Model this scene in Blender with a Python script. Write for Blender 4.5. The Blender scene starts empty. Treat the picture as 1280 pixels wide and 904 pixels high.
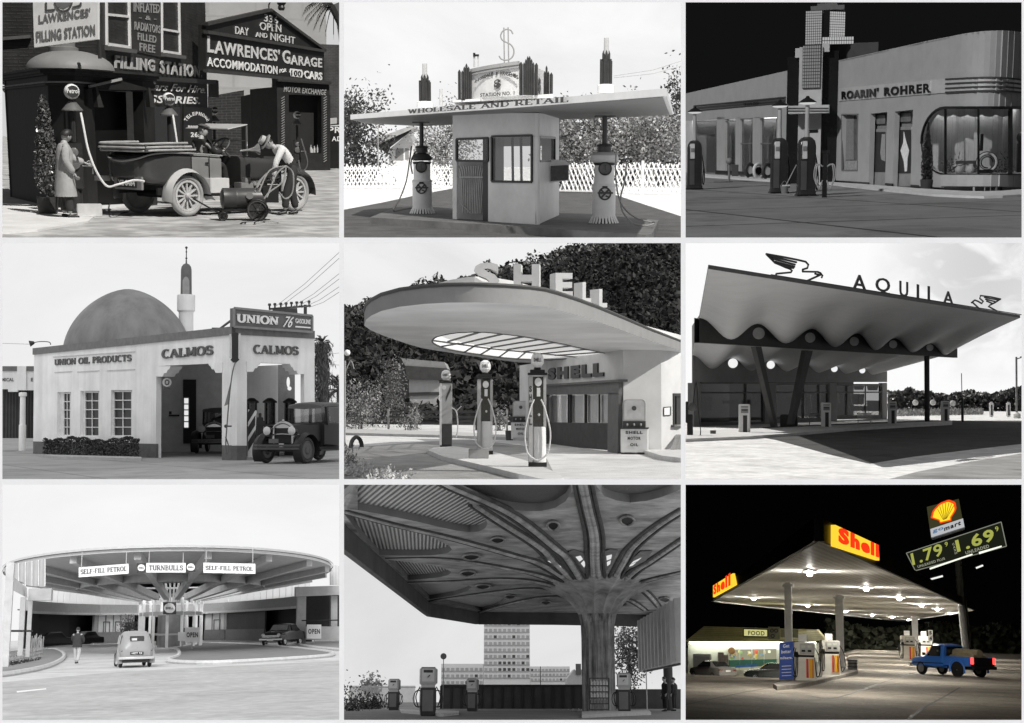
import bpy,bmesh,math,random
from mathutils import Vector as V,Matrix,noise
RAD=math.radians
PI=math.pi
scene=bpy.context.scene
FPX=1560.0
CAM=V((0,0,12))
SKYC=bpy.data.collections.new('skies');scene.collection.children.link(SKYC)
GEN=bpy.data.collections.new('display');scene.collection.children.link(GEN)
CELLS=[]
UP=V((0,0,1))
def clamp(a,lo,hi):return max(lo,min(hi,a))
def lerp(a,b,t):return a+(b-a)*t
class Cell:
 """one view of the display: a rigid placement of a full-size place; coordinates are metres, z up, camera at (0,0,h)"""
 def __init__(s,name,ox,oy,k,box,hor,h,roll=.6):
  s.name=name;s.ox,s.oy,s.k,s.box,s.h=ox,oy,k,box,h
  uc,vc=(box[0]+box[2])/2,oy+hor/k
  Z=V((0,0,1))
  d0=V(((uc-640)/FPX,1,(452-vc)/FPX)).normalized()
  up=(Z-Z.dot(d0)*d0).normalized()
  def slope(a):
   u_=Matrix.Rotation(a,3,d0)@up;r_=d0.cross(u_).normalized()
   p,q=d0*1.0+r_*.1,d0*1.0-r_*.1
   return math.atan2(-(p.z/p.y-q.z/q.y),p.x/p.y-q.x/q.y)
  a0=slope(0.0)
  a1=a0*roll;a1=a1 if abs(slope(a1))<abs(slope(-a1))else-a1
  up=Matrix.Rotation(a1,3,d0)@up
  right=d0.cross(up).normalized()
  R=Matrix((right,d0,up)).transposed()
  s.R=R;s.Ri=R.transposed()
  s.M=Matrix.Translation(CAM-up*h)@R.to_4x4()
  s.C=V((0,0,h))
  s.col=bpy.data.collections.new(name);scene.collection.children.link(s.col)
  CELLS.append(s)
 def ray(s,X,Y):
  u,v=s.ox+X/s.k,s.oy+Y/s.k
  return s.Ri@V(((u-640)/FPX,1,(452-v)/FPX))
 def g(s,X,Y,z=0.0):
  r=s.ray(X,Y);return s.C+r*((z-s.h)/r.z)
 def d(s,X,Y,y):
  r=s.ray(X,Y);return s.C+r*(y/r.y)
 def pl(s,X,Y,o,n):
  r=s.ray(X,Y);return s.C+r*((o-s.C).dot(n)/r.dot(n))
 def hz(s,p,Y):
  v=s.oy+Y/s.k;k=(452-v)/FPX
  w0=s.R@(V((p[0],p[1],0))-s.C);b=s.R@UP
  return(k*w0.y-w0.z)/(b.z-k*b.y)
 def gz(s,X,Yb,Yt):
  p=s.g(X,Yb);return p,s.hz(p,Yt)
 def px(s,p):
  w=s.R@(V(p)-s.C)
  u,v=640+FPX*w.x/w.y,452-FPX*w.z/w.y
  return(u-s.ox)*s.k,(v-s.oy)*s.k
class Face:
 """a plane to lay things on by picture position"""
 def __init__(s,c,o,n):
  s.c,s.o,s.n=c,V(o),V(n).normalized()
  if(c.C-s.o).dot(s.n)<0:s.n=-s.n
 def at(s,X,Y,off=0.0):
  return s.c.pl(X,Y,s.o+s.n*off,s.n)
 def poly(s,pts,off=0.0):return[s.at(X,Y,off)for X,Y in pts]
def vface(c,A,B):
 d=V(B)-V(A);d.z=0
 return Face(c,A,d.cross(UP))
_mats={}
def rgb(c):return(c,c,c,1)if isinstance(c,(int,float))else(c[0],c[1],c[2],1)
def mat(name,col=.5,rough=.6,var=.15,scale=3.0,bump=0.0,metal=0.0,pattern=None,psc=1.0,col2=None,ang=0.0,bscale=None,spec=.4,trans=0.0,stain=0.0,ssc=.35):
 if name in _mats:return _mats[name]
 m=bpy.data.materials.new(name);m.use_nodes=True
 nt=m.node_tree;N=nt.nodes;L=nt.links
 b=N['Principled BSDF']
 b.inputs['Roughness'].default_value=rough
 b.inputs['Metallic'].default_value=metal
 b.inputs['Specular IOR Level'].default_value=spec
 if trans:b.inputs['Transmission Weight'].default_value=trans
 tc=N.new('ShaderNodeTexCoord')
 nz=N.new('ShaderNodeTexNoise');nz.inputs['Scale'].default_value=scale;nz.inputs['Detail'].default_value=6;nz.inputs['Roughness'].default_value=.65
 L.new(tc.outputs['Object'],nz.inputs['Vector'])
 mr=N.new('ShaderNodeMapRange');mr.inputs[1].default_value=.3;mr.inputs[2].default_value=.7
 mr.inputs[3].default_value=1-var;mr.inputs[4].default_value=1+var
 L.new(nz.outputs['Fac'],mr.inputs[0])
 base=None;hgt=None
 if pattern:
  if pattern in('brick','block','tile'):
   mp=N.new('ShaderNodeMapping');mp.inputs['Rotation'].default_value=(0,0,-ang)
   L.new(tc.outputs['Object'],mp.inputs['Vector'])
   vec=mp.outputs[0]
   if pattern!='tile':
    sp=N.new('ShaderNodeSeparateXYZ');L.new(vec,sp.inputs[0])
    cb=N.new('ShaderNodeCombineXYZ');L.new(sp.outputs[0],cb.inputs[0]);L.new(sp.outputs[2],cb.inputs[1]);vec=cb.outputs[0]
   br=N.new('ShaderNodeTexBrick');L.new(vec,br.inputs['Vector'])
   br.inputs['Scale'].default_value=1.0
   bw,bh,mo={'brick':(.24,.08,.012),'block':(.6,.3,.015),'tile':(2.2,2.2,.03)}[pattern]
   br.inputs['Brick Width'].default_value=bw*psc;br.inputs['Row Height'].default_value=bh*psc;br.inputs['Mortar Size'].default_value=mo*psc
   if pattern=='tile':br.offset=0
   br.inputs['Color1'].default_value=rgb(col);
   c2=rgb(col2 if col2 is not None else col);br.inputs['Mortar'].default_value=c2
   cc=rgb(col);br.inputs['Color2'].default_value=(cc[0]*.8,cc[1]*.8,cc[2]*.8,1)
   base=br.outputs['Color'];hgt=br.outputs['Fac']
  elif pattern in('wave','wavex','wavez'):
   wv=N.new('ShaderNodeTexWave');wv.bands_direction={'wave':'Y','wavex':'X','wavez':'Z'}[pattern]
   wv.inputs['Scale'].default_value=psc;wv.inputs['Distortion'].default_value=.4;wv.inputs['Detail'].default_value=1
   mp=N.new('ShaderNodeMapping');mp.inputs['Rotation'].default_value=(0,0,-ang)
   L.new(tc.outputs['Object'],mp.inputs['Vector']);L.new(mp.outputs[0],wv.inputs['Vector'])
   mx=N.new('ShaderNodeMix');mx.data_type='RGBA';L.new(wv.outputs['Fac'],mx.inputs[0])
   mx.inputs[6].default_value=rgb(col2 if col2 is not None else col);mx.inputs[7].default_value=rgb(col)
   base=mx.outputs[2];hgt=wv.outputs['Fac']
  elif pattern=='streak':
   mp=N.new('ShaderNodeMapping');mp.inputs['Scale'].default_value=(psc,psc,psc*.06);L.new(tc.outputs['Object'],mp.inputs['Vector'])
   n2=N.new('ShaderNodeTexNoise');n2.inputs['Scale'].default_value=1;n2.inputs['Detail'].default_value=5;n2.inputs['Roughness'].default_value=.7;L.new(mp.outputs[0],n2.inputs['Vector'])
   rp=N.new('ShaderNodeMapRange');rp.inputs[1].default_value=.35;rp.inputs[2].default_value=.6;L.new(n2.outputs['Fac'],rp.inputs[0])
   mx=N.new('ShaderNodeMix');mx.data_type='RGBA';L.new(rp.outputs[0],mx.inputs[0])
   mx.inputs[6].default_value=rgb(col2);mx.inputs[7].default_value=rgb(col)
   base=mx.outputs[2];hgt=n2.outputs['Fac']
  elif pattern=='speck':
   n2=N.new('ShaderNodeTexNoise');n2.inputs['Scale'].default_value=psc;n2.inputs['Detail'].default_value=4;L.new(tc.outputs['Object'],n2.inputs['Vector'])
   rp=N.new('ShaderNodeMapRange');rp.inputs[1].default_value=.42;rp.inputs[2].default_value=.62;L.new(n2.outputs['Fac'],rp.inputs[0])
   mx=N.new('ShaderNodeMix');mx.data_type='RGBA';L.new(rp.outputs[0],mx.inputs[0])
   mx.inputs[6].default_value=rgb(col);mx.inputs[7].default_value=rgb(col2)
   base=mx.outputs[2];hgt=n2.outputs['Fac']
 mul=N.new('ShaderNodeMix');mul.data_type='RGBA';mul.blend_type='MULTIPLY';mul.inputs[0].default_value=1
 if base:L.new(base,mul.inputs[6])
 else:mul.inputs[6].default_value=rgb(col)
 L.new(mr.outputs[0],mul.inputs[7])
 last=mul.outputs[2]
 if stain:
  for sc_,lo,hi,am in((ssc,.5,.66,stain),(ssc*7,.6,.68,stain*.8)):
   n4=N.new('ShaderNodeTexNoise');n4.inputs['Scale'].default_value=sc_;n4.inputs['Detail'].default_value=9;n4.inputs['Roughness'].default_value=.7;n4.inputs['Distortion'].default_value=.5
   L.new(tc.outputs['Object'],n4.inputs['Vector']);r4=N.new('ShaderNodeMapRange');r4.inputs[1].default_value=lo;r4.inputs[2].default_value=hi;r4.inputs[3].default_value=1;r4.inputs[4].default_value=1-am
   L.new(n4.outputs['Fac'],r4.inputs[0]);m4=N.new('ShaderNodeMix');m4.data_type='RGBA';m4.blend_type='MULTIPLY';m4.inputs[0].default_value=1
   L.new(last,m4.inputs[6]);L.new(r4.outputs[0],m4.inputs[7]);last=m4.outputs[2]
 L.new(last,b.inputs['Base Color'])
 if bump:
  bp=N.new('ShaderNodeBump');bp.inputs['Strength'].default_value=bump;bp.inputs['Distance'].default_value=.05
  if hgt:L.new(hgt,bp.inputs['Height'])
  else:
   n3=N.new('ShaderNodeTexNoise');n3.inputs['Scale'].default_value=bscale or scale*6;n3.inputs['Detail'].default_value=5
   L.new(tc.outputs['Object'],n3.inputs['Vector']);L.new(n3.outputs['Fac'],bp.inputs['Height'])
  L.new(bp.outputs[0],b.inputs['Normal'])
 _mats[name]=m
 return m
def emit(name,col,st):
 if name in _mats:return _mats[name]
 m=bpy.data.materials.new(name);m.use_nodes=True
 nt=m.node_tree;nt.nodes.clear()
 e=nt.nodes.new('ShaderNodeEmission');e.inputs[0].default_value=rgb(col);e.inputs[1].default_value=st
 o=nt.nodes.new('ShaderNodeOutputMaterial');nt.links.new(e.outputs[0],o.inputs[0])
 _mats[name]=m;return m
def cloud(name,st,dark=.86,sc=.02):
 """overcast sky: bright with faint broad bands of thinner and thicker cloud"""
 if name in _mats:return _mats[name]
 m=bpy.data.materials.new(name);m.use_nodes=True;nt=m.node_tree;nt.nodes.clear();L=nt.links
 tc=nt.nodes.new('ShaderNodeTexCoord');mp=nt.nodes.new('ShaderNodeMapping');mp.inputs['Scale'].default_value=(sc,sc,sc*2.4);nz=nt.nodes.new('ShaderNodeTexNoise');nz.inputs['Scale'].default_value=1;nz.inputs['Detail'].default_value=7;nz.inputs['Roughness'].default_value=.6;nz.inputs['Distortion'].default_value=.8
 mr=nt.nodes.new('ShaderNodeMapRange');mr.inputs[1].default_value=.35;mr.inputs[2].default_value=.62;mr.inputs[3].default_value=st*dark;mr.inputs[4].default_value=st
 e=nt.nodes.new('ShaderNodeEmission');o=nt.nodes.new('ShaderNodeOutputMaterial')
 L.new(tc.outputs['Object'],mp.inputs[0]);L.new(mp.outputs[0],nz.inputs['Vector']);L.new(nz.outputs['Fac'],mr.inputs[0]);L.new(mr.outputs[0],e.inputs[1]);e.inputs[0].default_value=(1,1,1,1);L.new(e.outputs[0],o.inputs[0])
 _mats[name]=m;return m
def glass(name='clear_pane',col=.9,gloss=.12):
 if name in _mats:return _mats[name]
 m=bpy.data.materials.new(name);m.use_nodes=True
 nt=m.node_tree;nt.nodes.clear();L=nt.links
 t=nt.nodes.new('ShaderNodeBsdfTransparent');t.inputs[0].default_value=rgb(col)
 g=nt.nodes.new('ShaderNodeBsdfGlossy');g.inputs['Roughness'].default_value=.03
 mx=nt.nodes.new('ShaderNodeMixShader');mx.inputs[0].default_value=gloss
 o=nt.nodes.new('ShaderNodeOutputMaterial')
 L.new(t.outputs[0],mx.inputs[1]);L.new(g.outputs[0],mx.inputs[2]);L.new(mx.outputs[0],o.inputs[0])
 _mats[name]=m;return m
SPLIT={'hose','lettering','kick_plate','base_band','corbel','bracket','twisted_trim','edge_beam','small_lettering','price_digits','pylon','inner_post','goods','curtain_or_reflection','side_tube','parapet_band','running_board','panel_moulding','floor','canopy_letters','tube_light','roof_edge','stripe','rail','spout','window_reflection','glass_surround','trim','gable_trim'}
class MB:
 def __init__(s):s.v=[];s.f=[]
 def add(s,vs,fs):
  o=len(s.v);s.v+=[V(p)for p in vs];s.f+=[tuple(i+o for i in f)for f in fs];return s
 def quad(s,*p):return s.add(p,[tuple(range(len(p)))])
 def box(s,c,size,rz=0.0):
  x,y,z=size[0]/2,size[1]/2,size[2]/2;R=Matrix.Rotation(rz,3,'Z');c=V(c)
  vs=[c+R@V((a*x,b*y,d*z))for d in(-1,1)for a,b in((-1,-1),(1,-1),(1,1),(-1,1))]
  return s.add(vs,[(3,2,1,0),(4,5,6,7),(0,1,5,4),(1,2,6,5),(2,3,7,6),(3,0,4,7)])
 def prism(s,pts,vec):
  n=len(pts);vec=V(vec);pts=[V(p)for p in pts]
  return s.add(pts+[p+vec for p in pts],[tuple(range(n))[::-1],tuple(range(n,2*n))]+[(i,(i+1)%n,n+(i+1)%n,n+i)for i in range(n)])
 def wallstrip(s,pts,z0,z1,th,side=1):
  """upright wall along a plan polyline; th to its side"""
  for a,b in zip(pts,pts[1:]):
   a,b=V(a),V(b);d=(b-a);d.z=0;n=d.cross(UP).normalized()*th*side
   za=z1 if not isinstance(z1,(list,tuple))else z1[0]
   s.prism([(a.x,a.y,z0),(b.x,b.y,z0),(b.x,b.y,za),(a.x,a.y,za)],n)
  return s
 def bar(s,p,q,w,h=None,up=UP):
  p,q=V(p),V(q);h=h or w;d=(q-p)
  if d.length<1e-6:return s
  d.normalize();up=V(up)
  x=d.cross(up)
  if x.length<1e-4:x=d.cross(V((1,0,0)))
  x.normalize();y=x.cross(d).normalized();x*=w/2;y*=h/2
  vs=[p-x-y,p+x-y,p+x+y,p-x+y,q-x-y,q+x-y,q+x+y,q-x+y]
  return s.add(vs,[(3,2,1,0),(4,5,6,7),(0,1,5,4),(1,2,6,5),(2,3,7,6),(3,0,4,7)])
 def tube(s,pts,r,n=8,closed=False,caps=True):
  pts=[V(p)for p in pts];m=len(pts)
  rs=r if isinstance(r,(list,tuple))else[r]*m
  rings=[];prev=None
  for i,p in enumerate(pts):
   if closed:t=pts[(i+1)%m]-pts[i-1]
   else:t=pts[min(i+1,m-1)]-pts[max(i-1,0)]
   if t.length<1e-9:t=V((0,0,1))
   t.normalize()
   if prev is None:
    x=t.cross(UP)
    if x.length<1e-3:x=t.cross(V((1,0,0)))
   else:x=prev-t*prev.dot(t)
   x.normalize();prev=x;y=t.cross(x)
   rings.append([p+(x*math.cos(2*PI*k/n)+y*math.sin(2*PI*k/n))*rs[i]for k in range(n)])
  return s.loft(rings,wrap=closed,caps=caps and not closed)
 def loft(s,rings,wrap=False,caps=True,closed=True):
  n=len(rings[0]);m=len(rings);fs=[]
  for i in range(m if wrap else m-1):
   a,b=i*n,((i+1)%m)*n
   for k in range(n if closed else n-1):fs.append((a+k,a+(k+1)%n,b+(k+1)%n,b+k))
  if caps and not wrap:fs+=[tuple(range(n))[::-1],tuple(range((m-1)*n,m*n))]
  return s.add([p for r in rings for p in r],fs)
 def lathe(s,prof,base=(0,0,0),n=24,axis=UP,a0=0.0,a1=2*PI):
  base=V(base);axis=V(axis).normalized()
  x=axis.cross(UP)
  if x.length<1e-3:x=V((1,0,0))
  x.normalize();y=axis.cross(x)
  full=abs(a1-a0-2*PI)<1e-6;cnt=n if full else n+1
  rings=[[base+axis*z+(x*math.cos(a0+(a1-a0)*k/n)+y*math.sin(a0+(a1-a0)*k/n))*max(r,1e-4)for k in range(cnt)]for r,z in prof]
  return s.loft(rings,caps=True and full,closed=full)
 def ball(s,c,r,n=16,m=10,scl=(1,1,1)):
  c=V(c);rings=[]
  for i in range(m+1):
   a=-PI/2+PI*i/m
   rings.append([c+V((math.cos(a)*math.cos(2*PI*k/n)*scl[0],math.cos(a)*math.sin(2*PI*k/n)*scl[1],math.sin(a)*scl[2]))*r for k in range(n)])
  for ring in(rings[0],rings[-1]):
   for k in range(n):ring[k]=ring[k]+V((math.cos(2*PI*k/n),math.sin(2*PI*k/n),0))*1e-3*r
  return s.loft(rings)
 def leaves(s,pts,size,rng,asp=.5,up=0.0):
  for p in pts:
   a=V((rng.gauss(0,1),rng.gauss(0,1),rng.gauss(0,1)+up));
   if a.length<1e-3:continue
   a.normalize();b=a.cross(V((rng.gauss(0,1),rng.gauss(0,1),rng.gauss(0,1))))
   if b.length<1e-3:continue
   b.normalize();l=size*rng.uniform(.6,1.3);w=l*asp;p=V(p)
   s.add([p-a*l*.5,p+b*w*.5+a*l*.05,p+a*l*.5,p-b*w*.5+a*l*.05],[(0,1,2,3)])
  return s
 def text(s,txt,bl,br,tl,depth=.02,bold=0.0,shear=0.0,off=.004,spacing=None,serif=False):
  """lettering filling the parallelogram bl-br-tl, standing off its plane"""
  if spacing is None:spacing=1+bold*5
  tv,tf=(serif_mesh(txt,bold)if serif else text_mesh(txt,bold,shear,spacing))
  x0=min(p[0]for p in tv);x1=max(p[0]for p in tv);y0=min(p[1]for p in tv);y1=max(p[1]for p in tv)
  bl,br,tl=V(bl),V(br),V(tl);ex,ey=br-bl,tl-bl;n=ex.cross(ey).normalized()
  vs=[bl+ex*((p[0]-x0)/(x1-x0))+ey*((p[1]-y0)/(y1-y0))+n*(off+(depth if p[2]>0 else 0))for p in tv]
  return s.add(vs,tf)
 def xf(s,M):
  s.v=[M@p for p in s.v];return s
 def clusters(s):
  """separate pieces, near neighbours kept together"""
  p=list(range(len(s.v)))
  def f(i):
   while p[i]!=i:p[i]=p[p[i]];i=p[i]
   return i
  for fc in s.f:
   for k in fc[1:]:p[f(k)]=f(fc[0])
  comp={}
  for i in range(len(s.v)):comp.setdefault(f(i),[]).append(i)
  if len(comp)<2 or len(comp)>400:return[s]
  C=[]
  for ids in comp.values():
   lo=[min(s.v[i][k]for i in ids)for k in range(3)];hi=[max(s.v[i][k]for i in ids)for k in range(3)]
   C.append([set(ids),lo,hi,max(hi[k]-lo[k]for k in range(3))*.55+.02])
  ch=True
  while ch:
   ch=False
   for i in range(len(C)):
    for j in range(i+1,len(C)):
     a,b=C[i],C[j];g=max(min(a[3],b[3]),.02)
     if all(a[1][k]-g<=b[2][k]and b[1][k]-g<=a[2][k]for k in range(3)):
      C[i]=[a[0]|b[0],[min(x,y)for x,y in zip(a[1],b[1])],[max(x,y)for x,y in zip(a[2],b[2])],max(a[3],b[3])if max(a[3],b[3])<1.5*min(a[3],b[3])else min(a[3],b[3])*1.5]
      del C[j];ch=True;break
    if ch:break
  out=[]
  for c_ in C:
   q=MB();ids=sorted(c_[0]);mp={i:k for k,i in enumerate(ids)};q.v=[s.v[i]for i in ids];q.f=[tuple(mp[i]for i in fc)for fc in s.f if fc[0]in c_[0]];out.append(q)
  return out
 def mk(s,name,m,parent=None,smooth=False,label=None,cat=None,group=None,kind=None,base=None,bevel=0.0,cell=None,sharp=35,coll=None):
  if name in SPLIT and parent is not None:
   cl=s.clusters()
   if 1<len(cl)<13:
    return[q.mk(name,m,parent,smooth,label,None,None,kind,None,bevel,cell,sharp,coll)for q in cl][0]
  me=bpy.data.meshes.new(name)
  if parent is not None:
   org=V((0,0,0));q=parent
   while q is not None:org=org+q.location;q=q.parent
  else:org=V(base)if base is not None else V((0,0,0))
  me.from_pydata([tuple(p-org)for p in s.v],[],s.f)
  bm=bmesh.new();bm.from_mesh(me)
  bmesh.ops.recalc_face_normals(bm,faces=bm.faces)
  if bevel:
   es=[e for e in bm.edges if len(e.link_faces)==2 and e.calc_face_angle(0)>.6]
   bmesh.ops.bevel(bm,geom=es,offset=bevel,segments=2,affect='EDGES',clamp_overlap=True)
  bm.to_mesh(me);bm.free()
  if smooth:
   me.shade_smooth();me.set_sharp_from_angle(angle=RAD(sharp))
  for mm in(m if isinstance(m,(list,tuple))else[m]):me.materials.append(mm)
  o=bpy.data.objects.new(name,me);(coll or CUR.col).objects.link(o)
  if parent is not None:o.parent=parent
  else:o.location=org
  tag(o,label,cat,group,kind)
  return o
def tag(o,label=None,cat=None,group=None,kind=None):
 if label:o['label']=label
 if cat:o['category']=cat
 if group:o['group']=group
 if kind:o['kind']=kind
 return o
def thing(name,label,cat,loc=(0,0,0),group=None,rz=0.0):
 o=bpy.data.objects.new(name,None);CUR.col.objects.link(o)
 o.empty_display_size=.2;o.location=V(loc);o.rotation_euler=(0,0,rz)
 return tag(o,label,cat,group)
def kids(o):return[c for c in o.children]
def dup(root,loc,label=None,rz=None,scale=None,group=None):
 r=root.copy();CUR.col.objects.link(r);r.location=V(loc)
 if rz is not None:r.rotation_euler=(0,0,rz)
 if scale is not None:r.scale=(scale,)*3 if isinstance(scale,(int,float))else scale
 if label:r['label']=label
 if group:r['group']=group
 for ch in kids(root):
  c=ch.copy();CUR.col.objects.link(c);c.parent=r
  for gch in kids(ch):
   d=gch.copy();CUR.col.objects.link(d);d.parent=c
 return r
def place(o,loc,rz=0.0,scale=None):
 o.location=V(loc);o.rotation_euler=(0,0,rz)
 if scale is not None:o.scale=(scale,)*3 if isinstance(scale,(int,float))else scale
 return o
def struct(name,mb,m,**k):return mb.mk(name,m,kind=k.pop('kind','structure'),**k)
_tc={}
def text_mesh(txt,bold=0.0,shear=0.0,spacing=1.0):
 key=(txt,bold,shear,spacing)
 if key in _tc:return _tc[key]
 cu=bpy.data.curves.new('lettering','FONT');cu.body=txt;cu.offset=bold;cu.shear=shear;cu.extrude=.02;cu.space_character=spacing
 cu.resolution_u=3
 ob=bpy.data.objects.new('lettering',cu);scene.collection.objects.link(ob)
 dg=bpy.context.evaluated_depsgraph_get();me=bpy.data.meshes.new_from_object(ob.evaluated_get(dg))
 r=([tuple(v.co)for v in me.vertices],[tuple(p.vertices)for p in me.polygons])
 bpy.data.objects.remove(ob);bpy.data.curves.remove(cu);bpy.data.meshes.remove(me)
 _tc[key]=r;return r
def _arc(cx,cy,rx,ry,a0,a1,n=14):return[(cx+rx*math.cos(RAD(lerp(a0,a1,i/n))),cy+ry*math.sin(RAD(lerp(a0,a1,i/n))))for i in range(n+1)]
_S=[(.60,.74)]+_arc(.34,.74,.25,.26,20,250,10)+_arc(.34,.26,.27,.26,70,-160,10)
SER={'A':(.86,[(0,[(.08,0),(.42,1)],1,0),(1,[(.42,1),(.78,0)],0,1),(0,[(.2,.34),(.64,.34)],0,0)]),'B':(.72,[(1,[(.16,0),(.16,1)],1,1),(0,[(.1,1),(.38,1)]+_arc(.38,.76,.2,.24,90,-90,8)+[(.16,.52)],0,0),(0,[(.16,.52),(.4,.52)]+_arc(.4,.26,.24,.26,90,-90,8)+[(.1,0)],0,0)]),'C':(.76,[(1,_arc(.42,.5,.36,.5,50,310,16),0,0)]),'D':(.8,[(1,[(.16,0),(.16,1)],1,1),(0,[(.1,1),(.34,1)]+_arc(.34,.5,.38,.5,90,-90,12)+[(.1,0)],0,0)]),'E':(.7,[(1,[(.16,0),(.16,1)],1,1),(0,[(.1,1),(.6,1),(.6,.8)],0,0),(0,[(.16,.52),(.48,.52)],0,0),(0,[(.1,0),(.62,0),(.62,.22)],0,0)]),'F':(.68,[(1,[(.16,0),(.16,1)],1,1),(0,[(.1,1),(.6,1),(.6,.8)],0,0),(0,[(.16,.5),(.48,.5)],0,0)]),'G':(.82,[(1,_arc(.42,.5,.36,.5,50,320,16)+[(.72,.42)],0,0),(0,[(.5,.42),(.78,.42)],0,0)]),'H':(.88,[(1,[(.16,0),(.16,1)],1,1),(1,[(.7,0),(.7,1)],1,1),(0,[(.16,.5),(.7,.5)],0,0)]),'I':(.36,[(1,[(.18,0),(.18,1)],1,1)]),'K':(.84,[(1,[(.16,0),(.16,1)],1,1),(0,[(.66,1),(.18,.42)],1,0),(1,[(.34,.56),(.72,0)],0,1)]),'L':(.66,[(1,[(.16,0),(.16,1)],1,1),(0,[(.1,0),(.6,0),(.6,.26)],0,0)]),'M':(1.02,[(0,[(.14,0),(.16,1)],1,1),(1,[(.16,1),(.5,.1)],0,0),(0,[(.5,.1),(.84,1)],0,0),(1,[(.84,1),(.86,0)],1,1)]),'N':(.88,[(0,[(.14,0),(.14,1)],1,1),(1,[(.14,1),(.72,0)],0,0),(0,[(.72,0),(.72,1)],0,1)]),'O':(.84,[(1,_arc(.42,.5,.36,.5,0,360,20),0,0)]),'P':(.7,[(1,[(.16,0),(.16,1)],1,1),(0,[(.1,1),(.38,1)]+_arc(.38,.73,.24,.27,90,-90,8)+[(.16,.46)],0,0)]),'R':(.8,[(1,[(.16,0),(.16,1)],1,1),(0,[(.1,1),(.38,1)]+_arc(.38,.74,.22,.26,90,-90,8)+[(.16,.48)],0,0),(1,[(.4,.48),(.7,0)],0,1)]),'S':(.68,[(1,_S,0,0)]),'T':(.74,[(1,[(.37,0),(.37,1)],1,0),(0,[(.06,.78),(.06,1),(.68,1),(.68,.78)],0,0)]),'U':(.84,[(1,[(.15,1),(.15,.32)]+_arc(.42,.3,.27,.3,180,360,10)+[(.69,1)],1,1)]),'W':(1.1,[(1,[(.1,1),(.32,0)],1,0),(0,[(.32,0),(.54,1)],0,0),(1,[(.54,1),(.76,0)],0,0),(0,[(.76,0),(.98,1)],0,1)]),'-':(.44,[(0,[(.06,.42),(.38,.42)],0,0)]),' ':(.4,[]),}
def serif_mesh(txt,bold=0.0):
 key=('serif',txt,bold)
 if key in _tc:return _tc[key]
 mb=MB();x=0;tb,tn=.17+bold,.085+bold
 for ch in txt:
  w,strokes=SER[ch]
  for heavy,pts,s0,s1 in strokes:
   t=tb if heavy else tn
   P=[V((x+a,b,0))for a,b in pts]
   L,R=[],[]
   for i,p in enumerate(P):
    d=(P[min(i+1,len(P)-1)]-P[max(i-1,0)]).normalized();n=V((-d.y,d.x,0))
    tt=t
    if len(pts)>8:tt=lerp(tn*1.1,t,abs(n.x))
    L.append(p+n*tt/2);R.append(p-n*tt/2)
   for i in range(len(P)-1):
    mb.prism([L[i],R[i],R[i+1],L[i+1]],(0,0,.02))
   for flag,p in((s0,P[0]),(s1,P[-1])):
    if flag:mb.prism([(p.x-.17,p.y-.045,0),(p.x+.17,p.y-.045,0),(p.x+.17,p.y+.045,0),(p.x-.17,p.y+.045,0)],(0,0,.021))
  x+=w+.06
 _tc[key]=([(p.x,p.y,p.z)for p in mb.v],mb.f);return _tc[key]
def skin(verts,edges,radii,sub=2):
 """grow a surface over a skeleton; returns vertices and faces"""
 me=bpy.data.meshes.new('figure');me.from_pydata([tuple(v)for v in verts],edges,[])
 ob=bpy.data.objects.new('figure',me);scene.collection.objects.link(ob)
 ob.modifiers.new('skin','SKIN').use_smooth_shade=True
 if not me.skin_vertices:
  bm=bmesh.new();bm.from_mesh(me);bm.verts.layers.skin.verify();bm.to_mesh(me);bm.free()
 for i,sv in enumerate(me.skin_vertices[0].data):
  r=radii[i];sv.radius=r if isinstance(r,(tuple,list))else(r,r);sv.use_root=(i==0)
 md=ob.modifiers.new('sub','SUBSURF');md.levels=sub;md.render_levels=sub
 dg=bpy.context.evaluated_depsgraph_get();m2=bpy.data.meshes.new_from_object(ob.evaluated_get(dg))
 r=([V(v.co)for v in m2.vertices],[tuple(p.vertices)for p in m2.polygons])
 bpy.data.objects.remove(ob);bpy.data.meshes.remove(me);bpy.data.meshes.remove(m2)
 return r
def chain(*lists):
 """lists of (point, radius); a string key joins a list to a named vertex: ('key', ...)"""
 vs,es,rs,names=[],[],[],{}
 for lst in lists:
  prev=None
  for it in lst:
   if isinstance(it,str):prev=names[it];continue
   p,r=it[0],it[1]
   vs.append(V(p));rs.append(r)
   if len(it)>2:names[it[2]]=len(vs)-1
   if prev is not None:es.append((prev,len(vs)-1))
   prev=len(vs)-1
 return vs,es,rs
def skinmb(*lists,sub=2):
 vs,fs=skin(*chain(*lists),sub=sub);return MB().add(vs,fs)
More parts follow.
